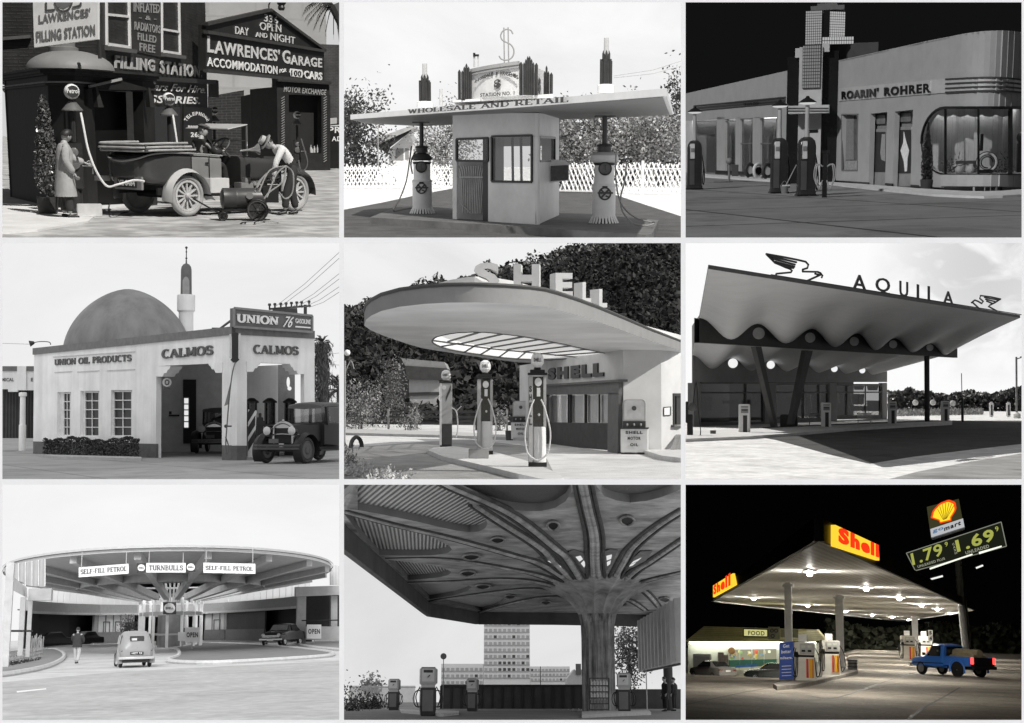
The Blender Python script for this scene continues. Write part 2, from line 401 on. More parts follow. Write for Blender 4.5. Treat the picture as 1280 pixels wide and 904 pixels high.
def hand(mb,wrist,d,palm_n,curl=.5,s=1.0):
 """a palm, four bent fingers and a thumb at the end of a forearm pointing along d"""
 d=V(d).normalized();n=V(palm_n);n=(n-d*n.dot(d)).normalized();side=d.cross(n)
 w=V(wrist);pts=w+d*.085*s
 m=skinmb([(w-d*.02,.026*s),(w+d*.02*s,(.034*s,.02*s),'a'),(w+d*.08*s,(.038*s,.018*s))],sub=1)
 mb.add(m.v,m.f)
 for k,ln in((-1.5,.065),(-.5,.078),(.5,.074),(1.5,.058)):
  a=w+d*.07*s+side*k*.019*s;dir1=(d+n*curl*.5).normalized();dir2=(d+n*curl*1.6).normalized();dir3=(d*.6+n*curl*2.2).normalized()
  b=a+dir1*ln*.5*s;c=b+dir2*ln*.33*s;e=c+dir3*ln*.28*s
  mb.tube([a,b,c,e],[.0095*s,.0092*s,.0085*s,.006*s],n=6)
 a=w+d*.03*s-side*.034*s;b=a+(d*.6-side*.7+n*.3).normalized()*.035*s;c=b+(d+n*curl*.6).normalized()*.035*s
 mb.tube([a,b,c],[.012*s,.011*s,.008*s],n=6)
def head(mb,c,fwd,up,s=1.0):
 """face with brow, nose, eye hollows, mouth and ears; c is the head centre"""
 f=V(fwd).normalized();u=V(up);u=(u-f*u.dot(f)).normalized();r=f.cross(u)
 n,m=20,16;rings=[]
 for i in range(m+1):
  a=-PI/2+PI*i/m;zz=math.sin(a);rr=math.cos(a)
  ring=[]
  for k in range(n):
   t=2*PI*k/n;x,y=math.cos(t)*rr,math.sin(t)*rr
   wx=.096 if x>0 else.1;wy=.076*(1 if zz>-.1 else 1+(zz+.1)*.32)
   px,py,pz=x*wx,y*wy,zz*.118
   if x>.55 and abs(y)<.22:px+=.016*math.exp(-((zz+.12)/.16)**2)
   if x>.5 and.18<abs(y)<.6:px-=.007*math.exp(-((zz-.12)/.12)**2)
   if x>.4:px+=.005*math.exp(-((zz+.8)/.2)**2)
   ring.append(V(c)+(f*px+r*py+u*pz)*s)
  rings.append(ring)
 mb.loft(rings)
 for sd in(-1,1):
  e=V(c)+(r*sd*.078-f*.005-u*.005)*s
  mb.ball(e,.026*s,8,6,(.7,.5,1.1))
  mb.ball(V(c)+(r*sd*.03+f*.082+u*.013)*s,.011*s,8,5)
 mb.bar(V(c)+(f*.088-u*.056+r*.022)*s,V(c)+(f*.088-u*.056-r*.022)*s,.006*s)
def wheel(parent,c,r,w,axis,tyre,rimm,spokes=0,hub=.14,rim_r=.72,spoke_m=None,dish=0.0):
 """a wheel with tyre and rim as parts of its vehicle: wheel > tyre is kept as wheel (tyre mesh) with a rim sub-part"""
 c=V(c);ax=V(axis).normalized()
 t=r*(1-rim_r)/2;rc=r-t;prof=[(rc+t*math.cos(a)*1.0,(w/2)*math.sin(a))for a in[2*PI*i/12 for i in range(12)]]
 mb=MB();x=ax.cross(UP);
 if x.length<1e-3:x=V((1,0,0))
 x.normalize();y=ax.cross(x);n=32
 mb.loft([[c+ax*pz+(x*math.cos(2*PI*k/n)+y*math.sin(2*PI*k/n))*pr for pr,pz in prof]for k in range(n)],wrap=True)
 wh=mb.mk('wheel',tyre,parent,smooth=True,sharp=60)
 rm=MB();ri=rim_r*r
 if spokes:
  rm.lathe([(ri*1.02,-w*.3),(ri*1.02,w*.3),(ri*.88,w*.3),(ri*.88,-w*.3),(ri*1.02,-w*.3)],c,32,ax)
  for k in range(spokes):
   a=2*PI*k/spokes;dr=x*math.cos(a)+y*math.sin(a)
   rm.bar(c+dr*hub*r*.6,c+dr*ri*.92,w*.28,w*.28,up=ax)
  rm.lathe([(0,-w*.5),(hub*r,-w*.45),(hub*r,w*.45),(hub*r*.6,w*.7),(0,w*.72)],c,16,ax)
  rm.lathe([(0,-w*.5),(hub*r*.6,-w*.72),(hub*r,-w*.45)],c,16,ax)
 else:
  for sg in(-1,1):
   rm.lathe([(ri*1.02,sg*w*.36),(ri*.9,sg*w*.42),(ri*.8,sg*w*.30),(ri*.5,sg*w*.34),(ri*.42,sg*w*.46),(ri*.2,sg*w*.5),(0,sg*w*.5)],c,24,ax)
 if not spokes:rm.lathe([(ri*.4,-w*.4),(ri*.4,w*.4)],c,16,ax)
 rm.mk('rim',rimm,wh,smooth=True)
 return wh
def sky_box(c,back,sides,top=None,dback=260.0,dnear=13.0):
 """the air behind and around one place: lit backdrop far off, sides and top"""
 u0,v0,u1,v1=c.box;e=1.2
 u0-=e;v0-=e;u1+=e;v1+=e
 P=lambda u,v,y:c.M.inverted()@(CAM+V(((u-640)/FPX,1,(452-v)/FPX))*y)
 mb=MB();A=[P(u,v,dnear)for u,v in((u0,v1),(u1,v1),(u1,v0),(u0,v0))];B=[P(u,v,dback)for u,v in((u0,v1),(u1,v1),(u1,v0),(u0,v0))]
 mb.add(A+B,[(4,5,6,7),(0,4,7,3),(1,2,6,5),(3,7,6,2)])
 o=mb.mk('sky',[back,sides,top or sides],kind='structure',coll=SKYC)
 for i,p in enumerate(o.data.polygons):p.material_index=(0,1,1,2)[i]
 o['cell']=c.name
 c.sky=o
 return o
def sun(c,az,el,st,col=(1,.97,.92),ang=.5):
 """az: where the light comes from, degrees clockwise from straight ahead (180 = behind the viewer)"""
 l=bpy.data.lights.new('sun','SUN');l.energy=st;l.color=col;l.angle=RAD(ang)
 o=bpy.data.objects.new('sun',l);GEN.objects.link(o)
 frm=V((math.sin(RAD(az))*math.cos(RAD(el)),math.cos(RAD(az))*math.cos(RAD(el)),math.sin(RAD(el))))
 w=c.R@frm
 o.rotation_euler=w.to_track_quat('Z','Y').to_euler()
 o.location=c.M@V((0,30,60))
 o.light_linking.receiver_collection=c.col;o.light_linking.blocker_collection=c.col
 return o
def spath(pts,n=6):
 P=[V(p)for p in pts];out=[]
 for i in range(len(P)-1):
  p0,p1,p2,p3=P[max(i-1,0)],P[i],P[i+1],P[min(i+2,len(P)-1)]
  for k in range(n):
   t=k/n;out.append(.5*((2*p1)+(p2-p0)*t+(2*p0-5*p1+4*p2-p3)*t*t+(3*p1-p0-3*p2+p3)*t**3))
 return out+[P[-1]]
BOXES={1:(3,3,424,297),2:(430,3,851,297),3:(857,3,1277,297),4:(3,304,424,599),5:(430,304,851,599),6:(857,304,1277,599),7:(3,606,424,900),8:(430,606,851,900),9:(857,606,1277,900)}
K=1280/427.0
def stand(h=1.72):
 k=h/1.72
 J=dict(pelvis=(0,0,.95),waist=(0,0,1.08),chest=(.01,0,1.28),neck=(0,0,1.46),head=(.03,0,1.6),shL=(0,.19,1.4),elL=(-.03,.24,1.12),wrL=(.05,.25,.87),shR=(0,-.19,1.4),elR=(-.03,-.24,1.12),wrR=(.05,-.25,.87),hiL=(0,.09,.9),knL=(.02,.1,.5),anL=(0,.1,.09),hiR=(0,-.09,.9),knR=(.02,-.1,.5),anR=(0,-.1,.09))
 return{a:V(p)*k for a,p in J.items()}
def person(label,loc,rz,J,fit,group=None,s=1.0,face=(1,0,0),cat='person',hl=None,hr=None):
 t=thing('person',label,cat,loc,group,rz)
 t.location=(0,0,0)
 sk_m=fit.get('skin')or mat('skin',.36,.55,.08,12)
 sub=2
 b=skinmb([(J['pelvis'],.12*s,'p'),(J['waist'],.115*s),(J['chest'],(.125*s,.12*s),'c'),(J['neck'],.058*s,'n'),(lerp(J['neck'],J['head'],.55),.052*s)],['c',(J['shL'],.06*s),(J['elL'],.04*s),(J['wrL'],.028*s)],['c',(J['shR'],.06*s),(J['elR'],.04*s),(J['wrR'],.028*s)],['p',(J['hiL'],.095*s),(J['knL'],.058*s),(J['anL'],.042*s)],['p',(J['hiR'],.095*s),(J['knR'],.058*s),(J['anR'],.042*s)],sub=1)
 upv=(J['head']-J['neck']).normalized()
 head(b,J['head'],face,upv,s)
 for sd in 'LR':
  d=(J['wr'+sd]-J['el'+sd]).normalized()
  hd=(hl if sd=='L' else hr)or d
  inw=(J['chest']-J['wr'+sd]);
  hand(b,J['wr'+sd],hd,inw,.6,s)
 b.mk('body',sk_m,t,smooth=True,sharp=80)
 if 'trousers' in fit:
  m=skinmb([(J['waist'],.135*s),(J['pelvis'],.14*s,'p'),(J['hiL'],.112*s),(J['knL'],.085*s),(lerp(J['knL'],J['anL'],.9),.08*s)],['p',(J['hiR'],.112*s),(J['knR'],.085*s),(lerp(J['knR'],J['anR'],.9),.08*s)],sub=2)
  m.mk('trousers',fit['trousers'],t,smooth=True,sharp=80)
 if 'shirt' in fit:
  e=fit.get('sleeve',.97)
  L_=[['c',(J['sh'+q],.085*s),(J['el'+q],.064*s),(lerp(J['el'+q],J['wr'+q],e),.05*s)]for q in 'LR']
  m=skinmb([(J['pelvis'],.135*s),(J['waist'],.135*s),(J['chest'],(.155*s,.14*s),'c'),(lerp(J['chest'],J['neck'],.85),.085*s)],*L_,sub=2)
  m.mk('shirt',fit['shirt'],t,smooth=True,sharp=80)
 if 'vest' in fit:
  m=skinmb([(J['pelvis'],.15*s),(J['waist'],.15*s),(lerp(J['waist'],J['chest'],.9),(.17*s,.15*s),'c'),(lerp(J['chest'],J['neck'],.55),(.11*s,.1*s))],sub=2)
  m.mk('waistcoat',fit['vest'],t,smooth=True,sharp=80)
 if 'coat' in fit:
  bot=fit.get('coatlen',.45)*s;ax=J['pelvis']-J['chest']
  rings=[]
  for z,w,dp,cx in((J['neck'].z-.02,.09,.075,0),(J['neck'].z-.06,.17,.1,0),(J['chest'].z,.215,.15,.01),(J['waist'].z,.2,.145,0),(J['pelvis'].z-.05,.215,.16,0),(lerp(J['pelvis'].z,bot,.6),.22,.185,0),(bot,.225,.2,.01)):
   tt=clamp((z-J['pelvis'].z)/(J['neck'].z-J['pelvis'].z),0,1);off=lerp(J['pelvis'],J['neck'],tt)
   rings.append([V((off.x+cx+dp*s*math.cos(2*PI*k/18)*(1+.04*math.sin(5*k)),off.y+w*s*math.sin(2*PI*k/18),z))for k in range(18)])
  m=MB().loft(rings)
  for q in 'LR':
   n_=skinmb([(J['sh'+q]*.97+J['chest']*.03,.095*s),(J['el'+q],.078*s),(lerp(J['el'+q],J['wr'+q],.95),.065*s)],sub=2);m.add(n_.v,n_.f)
  m.mk('coat',fit['coat'],t,smooth=True,sharp=60)
 if 'shoes' in fit:
  f=V((1,0,0));
  for q in 'LR':
   a=J['an'+q];tz=a.z-.055*s
   dr=fit.get('toe'+q,f)
   m=skinmb([(a-dr*.05*s+V((0,0,-.03*s)),.045*s),(a+dr*.06*s+V((0,0,-.045*s)),(.045*s,.036*s)),(a+dr*.17*s+V((0,0,-.06*s)),(.042*s,.026*s))],sub=2)
   m.mk('shoe',fit['shoes'],t,smooth=True)
 fw=V(face).normalized();r=fw.cross(upv)
 if 'hair' in fit:
  m=MB();c=J['head']+upv*.02*s-fw*.012*s;n=18;rings=[]
  for i in range(9):
   a=-.25+(PI/2+.25)*i/8;ring=[]
   for k in range(n):
    th=2*PI*k/n;x,y=math.cos(th),math.sin(th);rr=math.cos(a);zz=math.sin(a)
    if x>.35:zz=max(zz,.28)
    ring.append(c+(fw*x*.108*rr+r*y*.09*rr+upv*zz*.118)*s)
   rings.append(ring)
  m.loft(rings).mk('hair',fit['hair'],t,smooth=True)
 if 'hat' in fit:
  c=J['head']+upv*.06*s
  mm=MB().lathe([(.165*s,-.012),(.17*s,0),(.1*s,.012),(.1*s,.08*s),(.085*s,.12*s),(.03*s,.115*s),(0,.105*s)],c,24,upv)
  ht=mm.mk('hat',fit['hat'],t,smooth=True)
  MB().lathe([(.104*s,.012),(.104*s,.045*s),(.1*s,.046*s)],c,24,upv).mk('hat_band',mat('hat_ribbon',.04),ht,smooth=True)
 if 'cap' in fit:
  c=J['head']+upv*.05*s
  m=MB().lathe([(.1*s,0),(.125*s,.03*s),(.12*s,.06*s),(.06*s,.085*s),(0,.09*s)],c,20,upv)
  m.prism([c+fw*.07*s+r*.08*s,c+fw*.17*s+r*.05*s,c+fw*.17*s-r*.05*s,c+fw*.07*s-r*.08*s],upv*.012*s)
  m.mk('cap',fit['cap'],t,smooth=True)
 t.location=V(loc)
 return t
def tree_on(t,base,hgt,crown,n,leaf,rng,m_leaf,m_bark,trunk_r=.12,clumps=14,limbs=5,asp=.55):
 """trunk with limbs, and a crown of leaf clumps; crown = (centre offset z, rx, ry, rz)"""
 b=V(base);cz,rx,ry,rz=crown
 tm=MB();top=b+V((rng.uniform(-.1,.1)*rx,0,cz))
 tm.tube(spath([b,lerp(b,top,.4)+V((rng.uniform(-.1,.1),0,0)),top],4),[lerp(trunk_r,trunk_r*.45,i/8)for i in range(9)],8)
 cents=[]
 for i in range(clumps):
  while True:
   p=V((rng.uniform(-1,1),rng.uniform(-1,1),rng.uniform(-1,1)))
   if.25<p.length<1:break
  cents.append(b+V((p.x*rx,p.y*ry,cz+p.z*rz)))
 for i in range(limbs):
  q=cents[i];st=lerp(b,top,rng.uniform(.5,.95));tm.tube(spath([st,lerp(st,q,.5)+V((0,0,.08*rz)),q],3),[lerp(trunk_r*.5,trunk_r*.12,k/6)for k in range(7)],6)
 tm.mk('trunk',m_bark,t,smooth=True)
 pts=[]
 for i in range(n):
  c=rng.choice(cents);sg=.26
  pts.append(c+V((rng.gauss(0,sg)*rx,rng.gauss(0,sg)*ry,rng.gauss(0,sg)*rz)))
 MB().leaves(pts,leaf,rng,asp).mk('crown',m_leaf,t)
 return t
def sec(x,hw,z0,z1,n=6,r=.12):
 pts=[]
 for sy,a0 in((-1,180),(1,270),(1,0),(-1,90)):
  cy=sy*(hw-r);cz=(z0+r)if a0 in(180,270)else(z1-r)
  for i in range(n+1):
   a=RAD(a0+90*i/n);pts.append(V((x,cy+r*math.cos(a),cz+r*math.sin(a))))
 return pts
def csec(x,z0,zs,zr,wb,ws,wr,r=.07):
 """cross-section of a closed car body: sill, waist and roof widths"""
 half=[(wb*.86,z0),(wb,z0+.1),(lerp(wb,ws,.6),lerp(z0,zs,.6)),(ws,zs-.08),(ws*.985,zs),(lerp(ws,wr,.5),lerp(zs,zr,.52)),(wr,zr-r*1.2 if zr-zs>.15 else zs+.01),(wr*.86,max(zr-r*.25,zs+.015)),(wr*.5,max(zr,zs+.02)),(0,max(zr+.015,zs+.03))]
 return[V((x,-y,z))for y,z in half]+[V((x,y,z))for y,z in half[-2::-1]]
# ================================================================ first view: corner filling station with open touring car
c=CUR=Cell('street_corner',0,0,K,BOXES[1],489,1.68)
rng=random.Random(1)
black_paint=mat('black_gloss_paint',.018,.35,.3,2)
dark_wall=mat('dark_painted_brick',.03,.5,.4,2,.5,pattern='brick',col2=.02,ang=-.4)
dark_trim=mat('dark_trim',.035,.4,.2,5)
white_paint=mat('white_gloss_paint',.75,.4,.08,4)
letter_cream=mat('cream_letters',.62,.5,.12,9)
letter_white=mat('white_letters',.8,.5,.06,9)
letter_dim=mat('faded_grey_letters',.3,.5,.2,9)
dark_glass=mat('dark_window_glass',.02,.08,.1,2,spec=.8)
G=MB().quad((-30,12,0),(30,12,0),(60,250,0),(-60,250,0))
struct('road',G,mat('worn_street_setts',.34,.85,.35,1.3,.8,pattern='brick',psc=1.2,col2=.2,bscale=20)if False else mat('worn_street_setts',.3,.85,.12,.5,.9,pattern='speck',psc=1.6,col2=.5,stain=.35))
pv=[(-20,700),(150,740),(345,790),(385,768),(470,755),(470,775),(380,795),(330,835),(140,868),(-20,880)]
struct('pavement',MB().prism([c.g(X,Y)for X,Y in pv],(0,0,.03)),mat('pale_paving',.62,.8,.15,1.5,.2))
t=thing('corner_shop','black corner shop front with pale shallow dome behind the man in the long coat','shop',c.g(290,775))
P=[c.g(X,Y)for X,Y in((38,742),(200,783),(300,788),(368,782))];Q=[c.g(549,772),c.g(590,768)]
zt=2.87
w=MB().wallstrip(P,0,zt,.25,-1).wallstrip(Q,0,zt,.25,-1)
back=V((P[0].x-.3,P[0].y+3,0))
w.wallstrip([back,P[0]],0,zt,.25,-1)
F3=vface(c,P[3],Q[0])
dz=c.hz(P[3],335)
w.prism([V((P[3].x,P[3].y,dz)),V((Q[0].x,Q[0].y,dz)),V((Q[0].x,Q[0].y,zt)),V((P[3].x,P[3].y,zt))],-F3.n*.25)
w.mk('wall',mat('black_painted_render',.016,.42,.35,1.2,.12),t)
dd=MB().prism([V((P[3].x,P[3].y,0))-F3.n*.5,V((Q[0].x,Q[0].y,0))-F3.n*.5,V((Q[0].x,Q[0].y,dz))-F3.n*.5,V((P[3].x,P[3].y,dz))-F3.n*.5],-F3.n*.06)
dd.mk('door',mat('black_door',.008,.3,.2),t)
poly=P+Q
cor=MB();strip=MB()
def outset(poly,dist):
 out=[]
 for i,p in enumerate(poly):
  a=poly[max(i-1,0)];b=poly[min(i+1,len(poly)-1)];d=(b-a).normalized();n=V((d.y,-d.x,0));out.append(p+n*dist)
 return out
for dist,z0,z1 in((.05,2.55,2.59),(.08,2.76,2.8),(.14,2.8,2.86),(.2,2.86,2.91)):
 o_=outset([back]+poly,dist);i_=outset([back]+poly,-.1)
 for a,b,a2,b2 in zip(o_,o_[1:],i_,i_[1:]):
  cor.prism([(a.x,a.y,z0),(b.x,b.y,z0),(b2.x,b2.y,z0),(a2.x,a2.y,z0)],(0,0,z1-z0))
cor.mk('cornice',mat('worn_black_cornice',.03,.45,.5,3),t)
MB().prism([(p.x,p.y,2.85)for p in[back]+poly]+[(Q[1].x,Q[1].y+3,2.85)],(0,0,.04)).mk('roof',dark_trim,t)
st_=MB();o_=outset(poly,.055)
for a,b in zip(o_[:3],o_[1:4]):st_.bar((a.x,a.y,2.62),(b.x,b.y,2.62),.02,.035)
st_.mk('white_stripe',mat('dull_white_stripe',.3,.5,.2),t)
dome_c=c.d(265,262,28.2);dome_c.z=2.88
dm=MB().lathe([(.88*math.cos(a),.4*math.sin(a))for a in[i*PI/2/14 for i in range(15)]],dome_c,40)
dm.mk('dome',mat('pale_lead_dome',.2,.55,.12,2,.1),t,smooth=True)
MB().lathe([(.3,0),(.3,.12),(.24,.14),(.24,.24)],dome_c+V((-.13,0,.33)),20).mk('dome_neck',mat('grey_neck',.16),t,smooth=True)
F3o=Face(c,P[3]+F3.n*.14,F3.n)
pd=F3o.poly([(332,330),(452,302),(565,334)]);pe=MB()
pe.prism(pd+[pd[2]-V((0,0,.03)),pd[0]-V((0,0,.03))],-F3.n*.2);
pe.mk('pediment',black_paint,t)
MB().bar(pd[0]+V((0,0,.03))+F3.n*.02,pd[1]+V((0,0,.03))+F3.n*.02,.05,.05).mk('pediment_edge',mat('pale_edge',.3),t)
br=MB()
for X in(352,548):
 q=F3o.at(X,402,-.04);br.prism([q,q+V((.12,0,0)),q+V((.1,0,.05)),q+V((0,0,.42)),q+V((-.03,0,.42))],F3.n*.12)
br.mk('bracket',dark_trim,t)
MB().tube([c.g(50,742)+V((0,-.15,0)),V((c.g(50,742).x,c.g(50,742).y-.15,2.75)),V((c.g(50,742).x-.25,c.g(50,742).y-.1,2.95))],.05,8).mk('drainpipe',dark_trim,t,smooth=True)
A,B=c.g(385,746),c.g(768,685);FB=vface(c,A,B);B=lerp(A,B,1.06)
D0=V((A.x-6,A.y+1.2,0));
t=thing('brick_house','tall dark painted house with white sash windows and filling station lettering','building',A)
w=MB();hi=7.5
w.prism([V((A.x,A.y,0)),V((B.x,B.y,0)),V((B.x,B.y,hi)),V((A.x,A.y,hi))],-FB.n*.3)
w.prism([V((A.x,A.y,2.9)),V((D0.x,D0.y,0))+V((0,0,2.9)),V((D0.x,D0.y,hi)),V((A.x,A.y,hi))],(0,.3,0))
w.prism([V((B.x,B.y,0))-FB.n*.3,V((B.x,B.y,0))-FB.n*5,V((B.x,B.y,hi))-FB.n*5,V((B.x,B.y,hi))-FB.n*.3],FB.n.cross(UP)*.2)
w.mk('wall',dark_wall,t)
lg=MB();FL=vface(c,A,D0)
for y0,y1,X0,X1 in((140,152,15,118),):
 p=FL.poly([(X0,y1),(X1,y1-8),(X1,y0-8),(X0,y0)],.03);lg.prism(p,FL.n*.1)
lg.mk('ledge',mat('weathered_ledge',.09,.6,.3),t)
def sash(pts_out,rail,name='window'):
 """pts: outer picture corners tl,tr,br,bl"""
 p=FB.poly(pts_out,.02);fr=MB();g=MB().prism([q-FB.n*.04 for q in p],-FB.n*.02)
 wn=g.mk(name,dark_glass,t)
 tl,tr,br_,bl=p
 for a,b,wd in((tl,bl,.07),(tr,br_,.11),(bl,br_,.13)):fr.bar(a,b,.06,wd,up=FB.n.cross(b-a))
 ra,rb=lerp(tl,bl,rail),lerp(tr,br_,rail);fr.bar(ra,rb,.05,.06,up=UP)
 fr.mk('frame',white_paint,wn);
 MB().bar(lerp(bl,br_,-.06)-V((0,0,.07))+FB.n*.06,lerp(bl,br_,1.06)-V((0,0,.07))+FB.n*.06,.2,.1).mk('sill',mat('grey_sill',.1),wn)
sash([(398,-30),(482,-24),(486,182),(400,170)],.42)
sash([(606,-20),(670,-8),(674,206),(607,196)],.60)
pn=FB.poly([(489,-20),(602,-10),(604,215),(491,190)],.03)
MB().prism(pn,-FB.n*.02).mk('sign_panel',mat('dark_sign_panel',.035,.5,.2),t)
lt=MB()
for s_,q in(("INFLATED",((500,44),(597,50),(500,8))),("- & -",((520,73),(585,78),(520,56))),("RADIATORS",((503,112),(600,126),(503,80))),("FILLED",((515,150),(585,162),(515,122))),("FREE",((522,190),(580,199),(522,160)))):
 lt.text(s_,*FB.poly(q,.035),depth=.01,bold=.018)
lt.mk('lettering',letter_dim,t)
lt=MB();lt.text("FILLING",*FB.poly(((427,255),(577,268),(427,206)),.03),depth=.03,bold=.03);lt.text("STATION.",*FB.poly(((598,276),(754,292),(598,226)),.03),depth=.03,bold=.03)
lt.mk('lettering',mat('raised_grey_letters',.42,.5,.15,8),t)
fa=FB.poly([(545,302),(800,316),(800,300),(545,286)],.03);MB().prism(fa,FB.n*.14).mk('cornice',dark_trim,t)
q=FB.at(800,340,.03);MB().box(q+V((0,0,.05)),(.25,.35,.55),.3).mk('console',mat('dark_console',.08,.5,.3),t)
lt=MB();lt.text("Cars For Hire.",*FB.poly(((548,338),(768,350),(548,306)),.04),depth=.01,bold=.004,shear=.45);lt.mk('lettering',mat('pale_script',.62,.5,.1),t)
lt=MB();lt.text("SSORIES.",*FB.poly(((560,386),(748,390),(560,356)),.04),depth=.01,bold=.02,shear=.2);lt.mk('lettering',letter_white,t)
pn=FB.poly([(560,400),(672,402),(672,640),(560,640)],.01);MB().prism(pn,FB.n*.01).mk('shop_window',dark_glass,t)
pn=FB.poly([(684,400),(790,404),(790,640),(684,640)],.012);bd=MB().prism(pn,FB.n*.04).mk('telephone_board',mat('black_board',.012,.4),t)
lt=MB()
n=len("TELEPHONE")
for i,ch in enumerate("TELEPHONE"):
 a=RAD(lerp(152,28,i/(n-1)));r_=40;X=737+r_*math.cos(a)*1.0;Y=470-r_*math.sin(a)*.95;ta=a-PI/2
 dx,dy=math.cos(ta)*9,-math.sin(ta)*9;ux,uy=math.cos(a)*13,-math.sin(a)*13
 lt.text(ch,*FB.poly(((X-dx/2,Y-dy/2),(X+dx/2,Y+dy/2),(X-dx/2+ux,Y-dy/2+uy)),.06),depth=.008,bold=.02)
lt.text("BRIXTON",*FB.poly(((704,482),(772,485),(704,470)),.06),depth=.008,bold=.025);lt.text("2651",*FB.poly(((714,514),(762,515),(714,495)),.06),depth=.008,bold=.03)
lt.mk('lettering',letter_white,bd)
rb=FB.at(548,440,.05);sd=MB().lathe([(.26,0),(.26,.02),(.24,.02)],rb,28,FB.n).mk('round_sign',mat('dark_round_sign',.05),t)
m_=MB();
m_.lathe([(.255,.022),(.235,.026)],rb,28,FB.n);m_.text("OLIN",*FB.poly(((535,446),(577,446),(535,428)),.08),depth=.005,bold=.02);m_.mk('lettering',letter_dim,sd)
S=vface(c,c.g(120,760),c.g(365,790));a0=c.d(365,148,26.2);Sn=V((-.42,-.9,0)).normalized();S=Face(c,a0,Sn)
t=thing('sign_board','pale filling station sign board standing above the dome of the corner shop','sign',S.at(245,165))
MB().prism(S.poly([(122,-30),(366,-40),(366,147),(128,178)]),-S.n*.08).mk('board',mat('pale_sign_paint',.72,.5,.08,3),t)
lt=MB();lt.text("LAWRENCES'",*S.poly(((147,88),(340,62),(146,56)),.0),depth=.012,bold=.022)
lt.text("FILLING STATION",*S.poly(((138,158),(358,132),(136,118)),.0),depth=.012,bold=.022);lt.mk('lettering',mat('grey_sign_letters',.16,.5,.15,8),t)
em=MB()
for i in range(28):
 a,b=PI+PI*i/28,PI+PI*(i+1)/28
 em.bar(S.at(238+32*math.cos(a),2-40*math.sin(a),.01),S.at(238+32*math.cos(b),2-40*math.sin(b),.01),.02,.03)
for p,q in(((173,40),(205,36)),((272,28),(303,20)),((173,-10),(173,40)),((303,-10),(303,20))):em.bar(S.at(*p,.01),S.at(*q,.01),.02,.03)
em.mk('emblem',mat('dark_emblem',.08),t)
MB().prism(S.poly([(186,-30),(290,-30),(268,18),(238,34),(208,22)],.002),S.n*.006).mk('emblem_field',mat('grey_emblem',.16),t)
p=c.d(375,240,26.6);MB().tube([(p.x,p.y,3.05),(p.x,p.y,5.2)],.035,8).mk('pole',dark_trim,label='dark iron pole rising beside the pale sign board',cat='pole',base=(p.x,p.y,3.05),smooth=True)
A2,B2=c.d(768,400,41),c.d(1213,400,51);A2.z=B2.z=0;FG=vface(c,A2,B2)
t=thing('garage_sign','gabled black garage sign spanning the yard entrance with pale raised letters','sign',A2)
MB().prism(FG.poly([(771,92),(1008,40),(1214,190),(1215,306),(771,264)]),-FG.n*.25).mk('board',mat('black_sign_board',.02,.45,.3,1,.1),t)
tr=MB()
for a,b in(((771,90),(1010,37)),((1010,37),(1217,190)),((771,120),(1215,192)),((771,265),(1215,307))):tr.bar(FG.at(*a,.03),FG.at(*b,.03),.16,.1)
tr.mk('moulding',mat('dark_moulding',.05,.45,.2),t)
lt=MB()
for s_,q,bd_ in(("336",((988,80),(1040,90),(988,52)),.006),("OPEN",((972,112),(1052,122),(972,82)),.006),("DAY",((880,127),(930,134),(880,98)),.01),("AND",((957,138),(1000,143),(957,120)),.004),("NIGHT",((1012,150),(1104,166),(1012,122)),.008),("L",((776,196),(801,198),(776,134)),.03),("AWRENCES'",((803,201),(1046,232),(803,150)),.03),("G",((1057,236),(1086,240),(1057,186)),.03),("ARAGE",((1088,242),(1205,254),(1088,205)),.03)):
 lt.text(s_,*FG.poly(q,.0),depth=.02,bold=bd_*.75)
lt.mk('lettering',letter_cream,t)
lt=MB()
lt.text("ACCOMMODATION",*FG.poly(((775,248),(1038,279),(775,213)),.0),depth=.015,bold=.022);lt.text("CARS",*FG.poly(((1138,294),(1205,301),(1138,264)),.0),depth=.03,bold=.03)
lt.text("FOR",*FG.poly(((1046,274),(1072,270),(1046,260)),.0),depth=.02,bold=.02)
lt.prism(FG.poly([(1088,257),(1130,262),(1134,275),(1130,291),(1088,286),(1084,270)],.01),FG.n*.02)
lt.mk('lettering',letter_white,t)
lt=MB();lt.text("100",*FG.poly(((1091,283),(1128,287),(1091,262)),.035),depth=.008,bold=.015);lt.mk('lettering',black_paint,t)
p=FG.at(1008,40)
sl=MB().tube(spath([p,p+V((.02,0,.25)),p+V((.25,-.1,.42)),p+V((.42,-.1,.3))],5),.025,8)
t=thing('street_lamp','small bracket lamp on the peak of the gabled garage sign','lamp',p);sl.mk('bracket',dark_trim,t,smooth=True)
MB().lathe([(.05,.1),(.17,.0),(.15,-.06),(.1,-.12),(.13,-.2),(.09,-.28)],p+V((.42,-.1,.3)),16).mk('lantern',dark_trim,t,smooth=True)
yw=MB();a,b=c.d(700,400,85),c.d(1225,400,85)
Y=thing('stucco_building','tall pale stucco building rising behind the garage arch','building',(a.x,a.y,0))
yw.prism([(a.x,a.y,0),(b.x,b.y,0),(b.x,b.y,14),(a.x,a.y,14)],(0,.4,0));yw.mk('wall',mat('pale_stucco_blocks',.4,.8,.1,.6,.3,pattern='block',psc=5,col2=.34),Y)
a,b=c.d(780,400,66),c.d(915,400,60);zA,zB=c.d(780,362,66).z,c.d(915,338,60).z
MB().prism([(a.x,a.y,0),(b.x,b.y,0),(b.x,b.y,zB),(a.x,a.y,zA)],(0,.3,0)).mk('brick_wall',mat('grey_brick',.17,.8,.25,3,.4,pattern='brick',psc=1.6,col2=.26),label='grey brick yard wall behind the touring car',cat='wall',base=(a.x,a.y,0))
t=thing('yard_gate','tall dark timber gate standing open in the garage yard','gate',c.d(905,620,57))
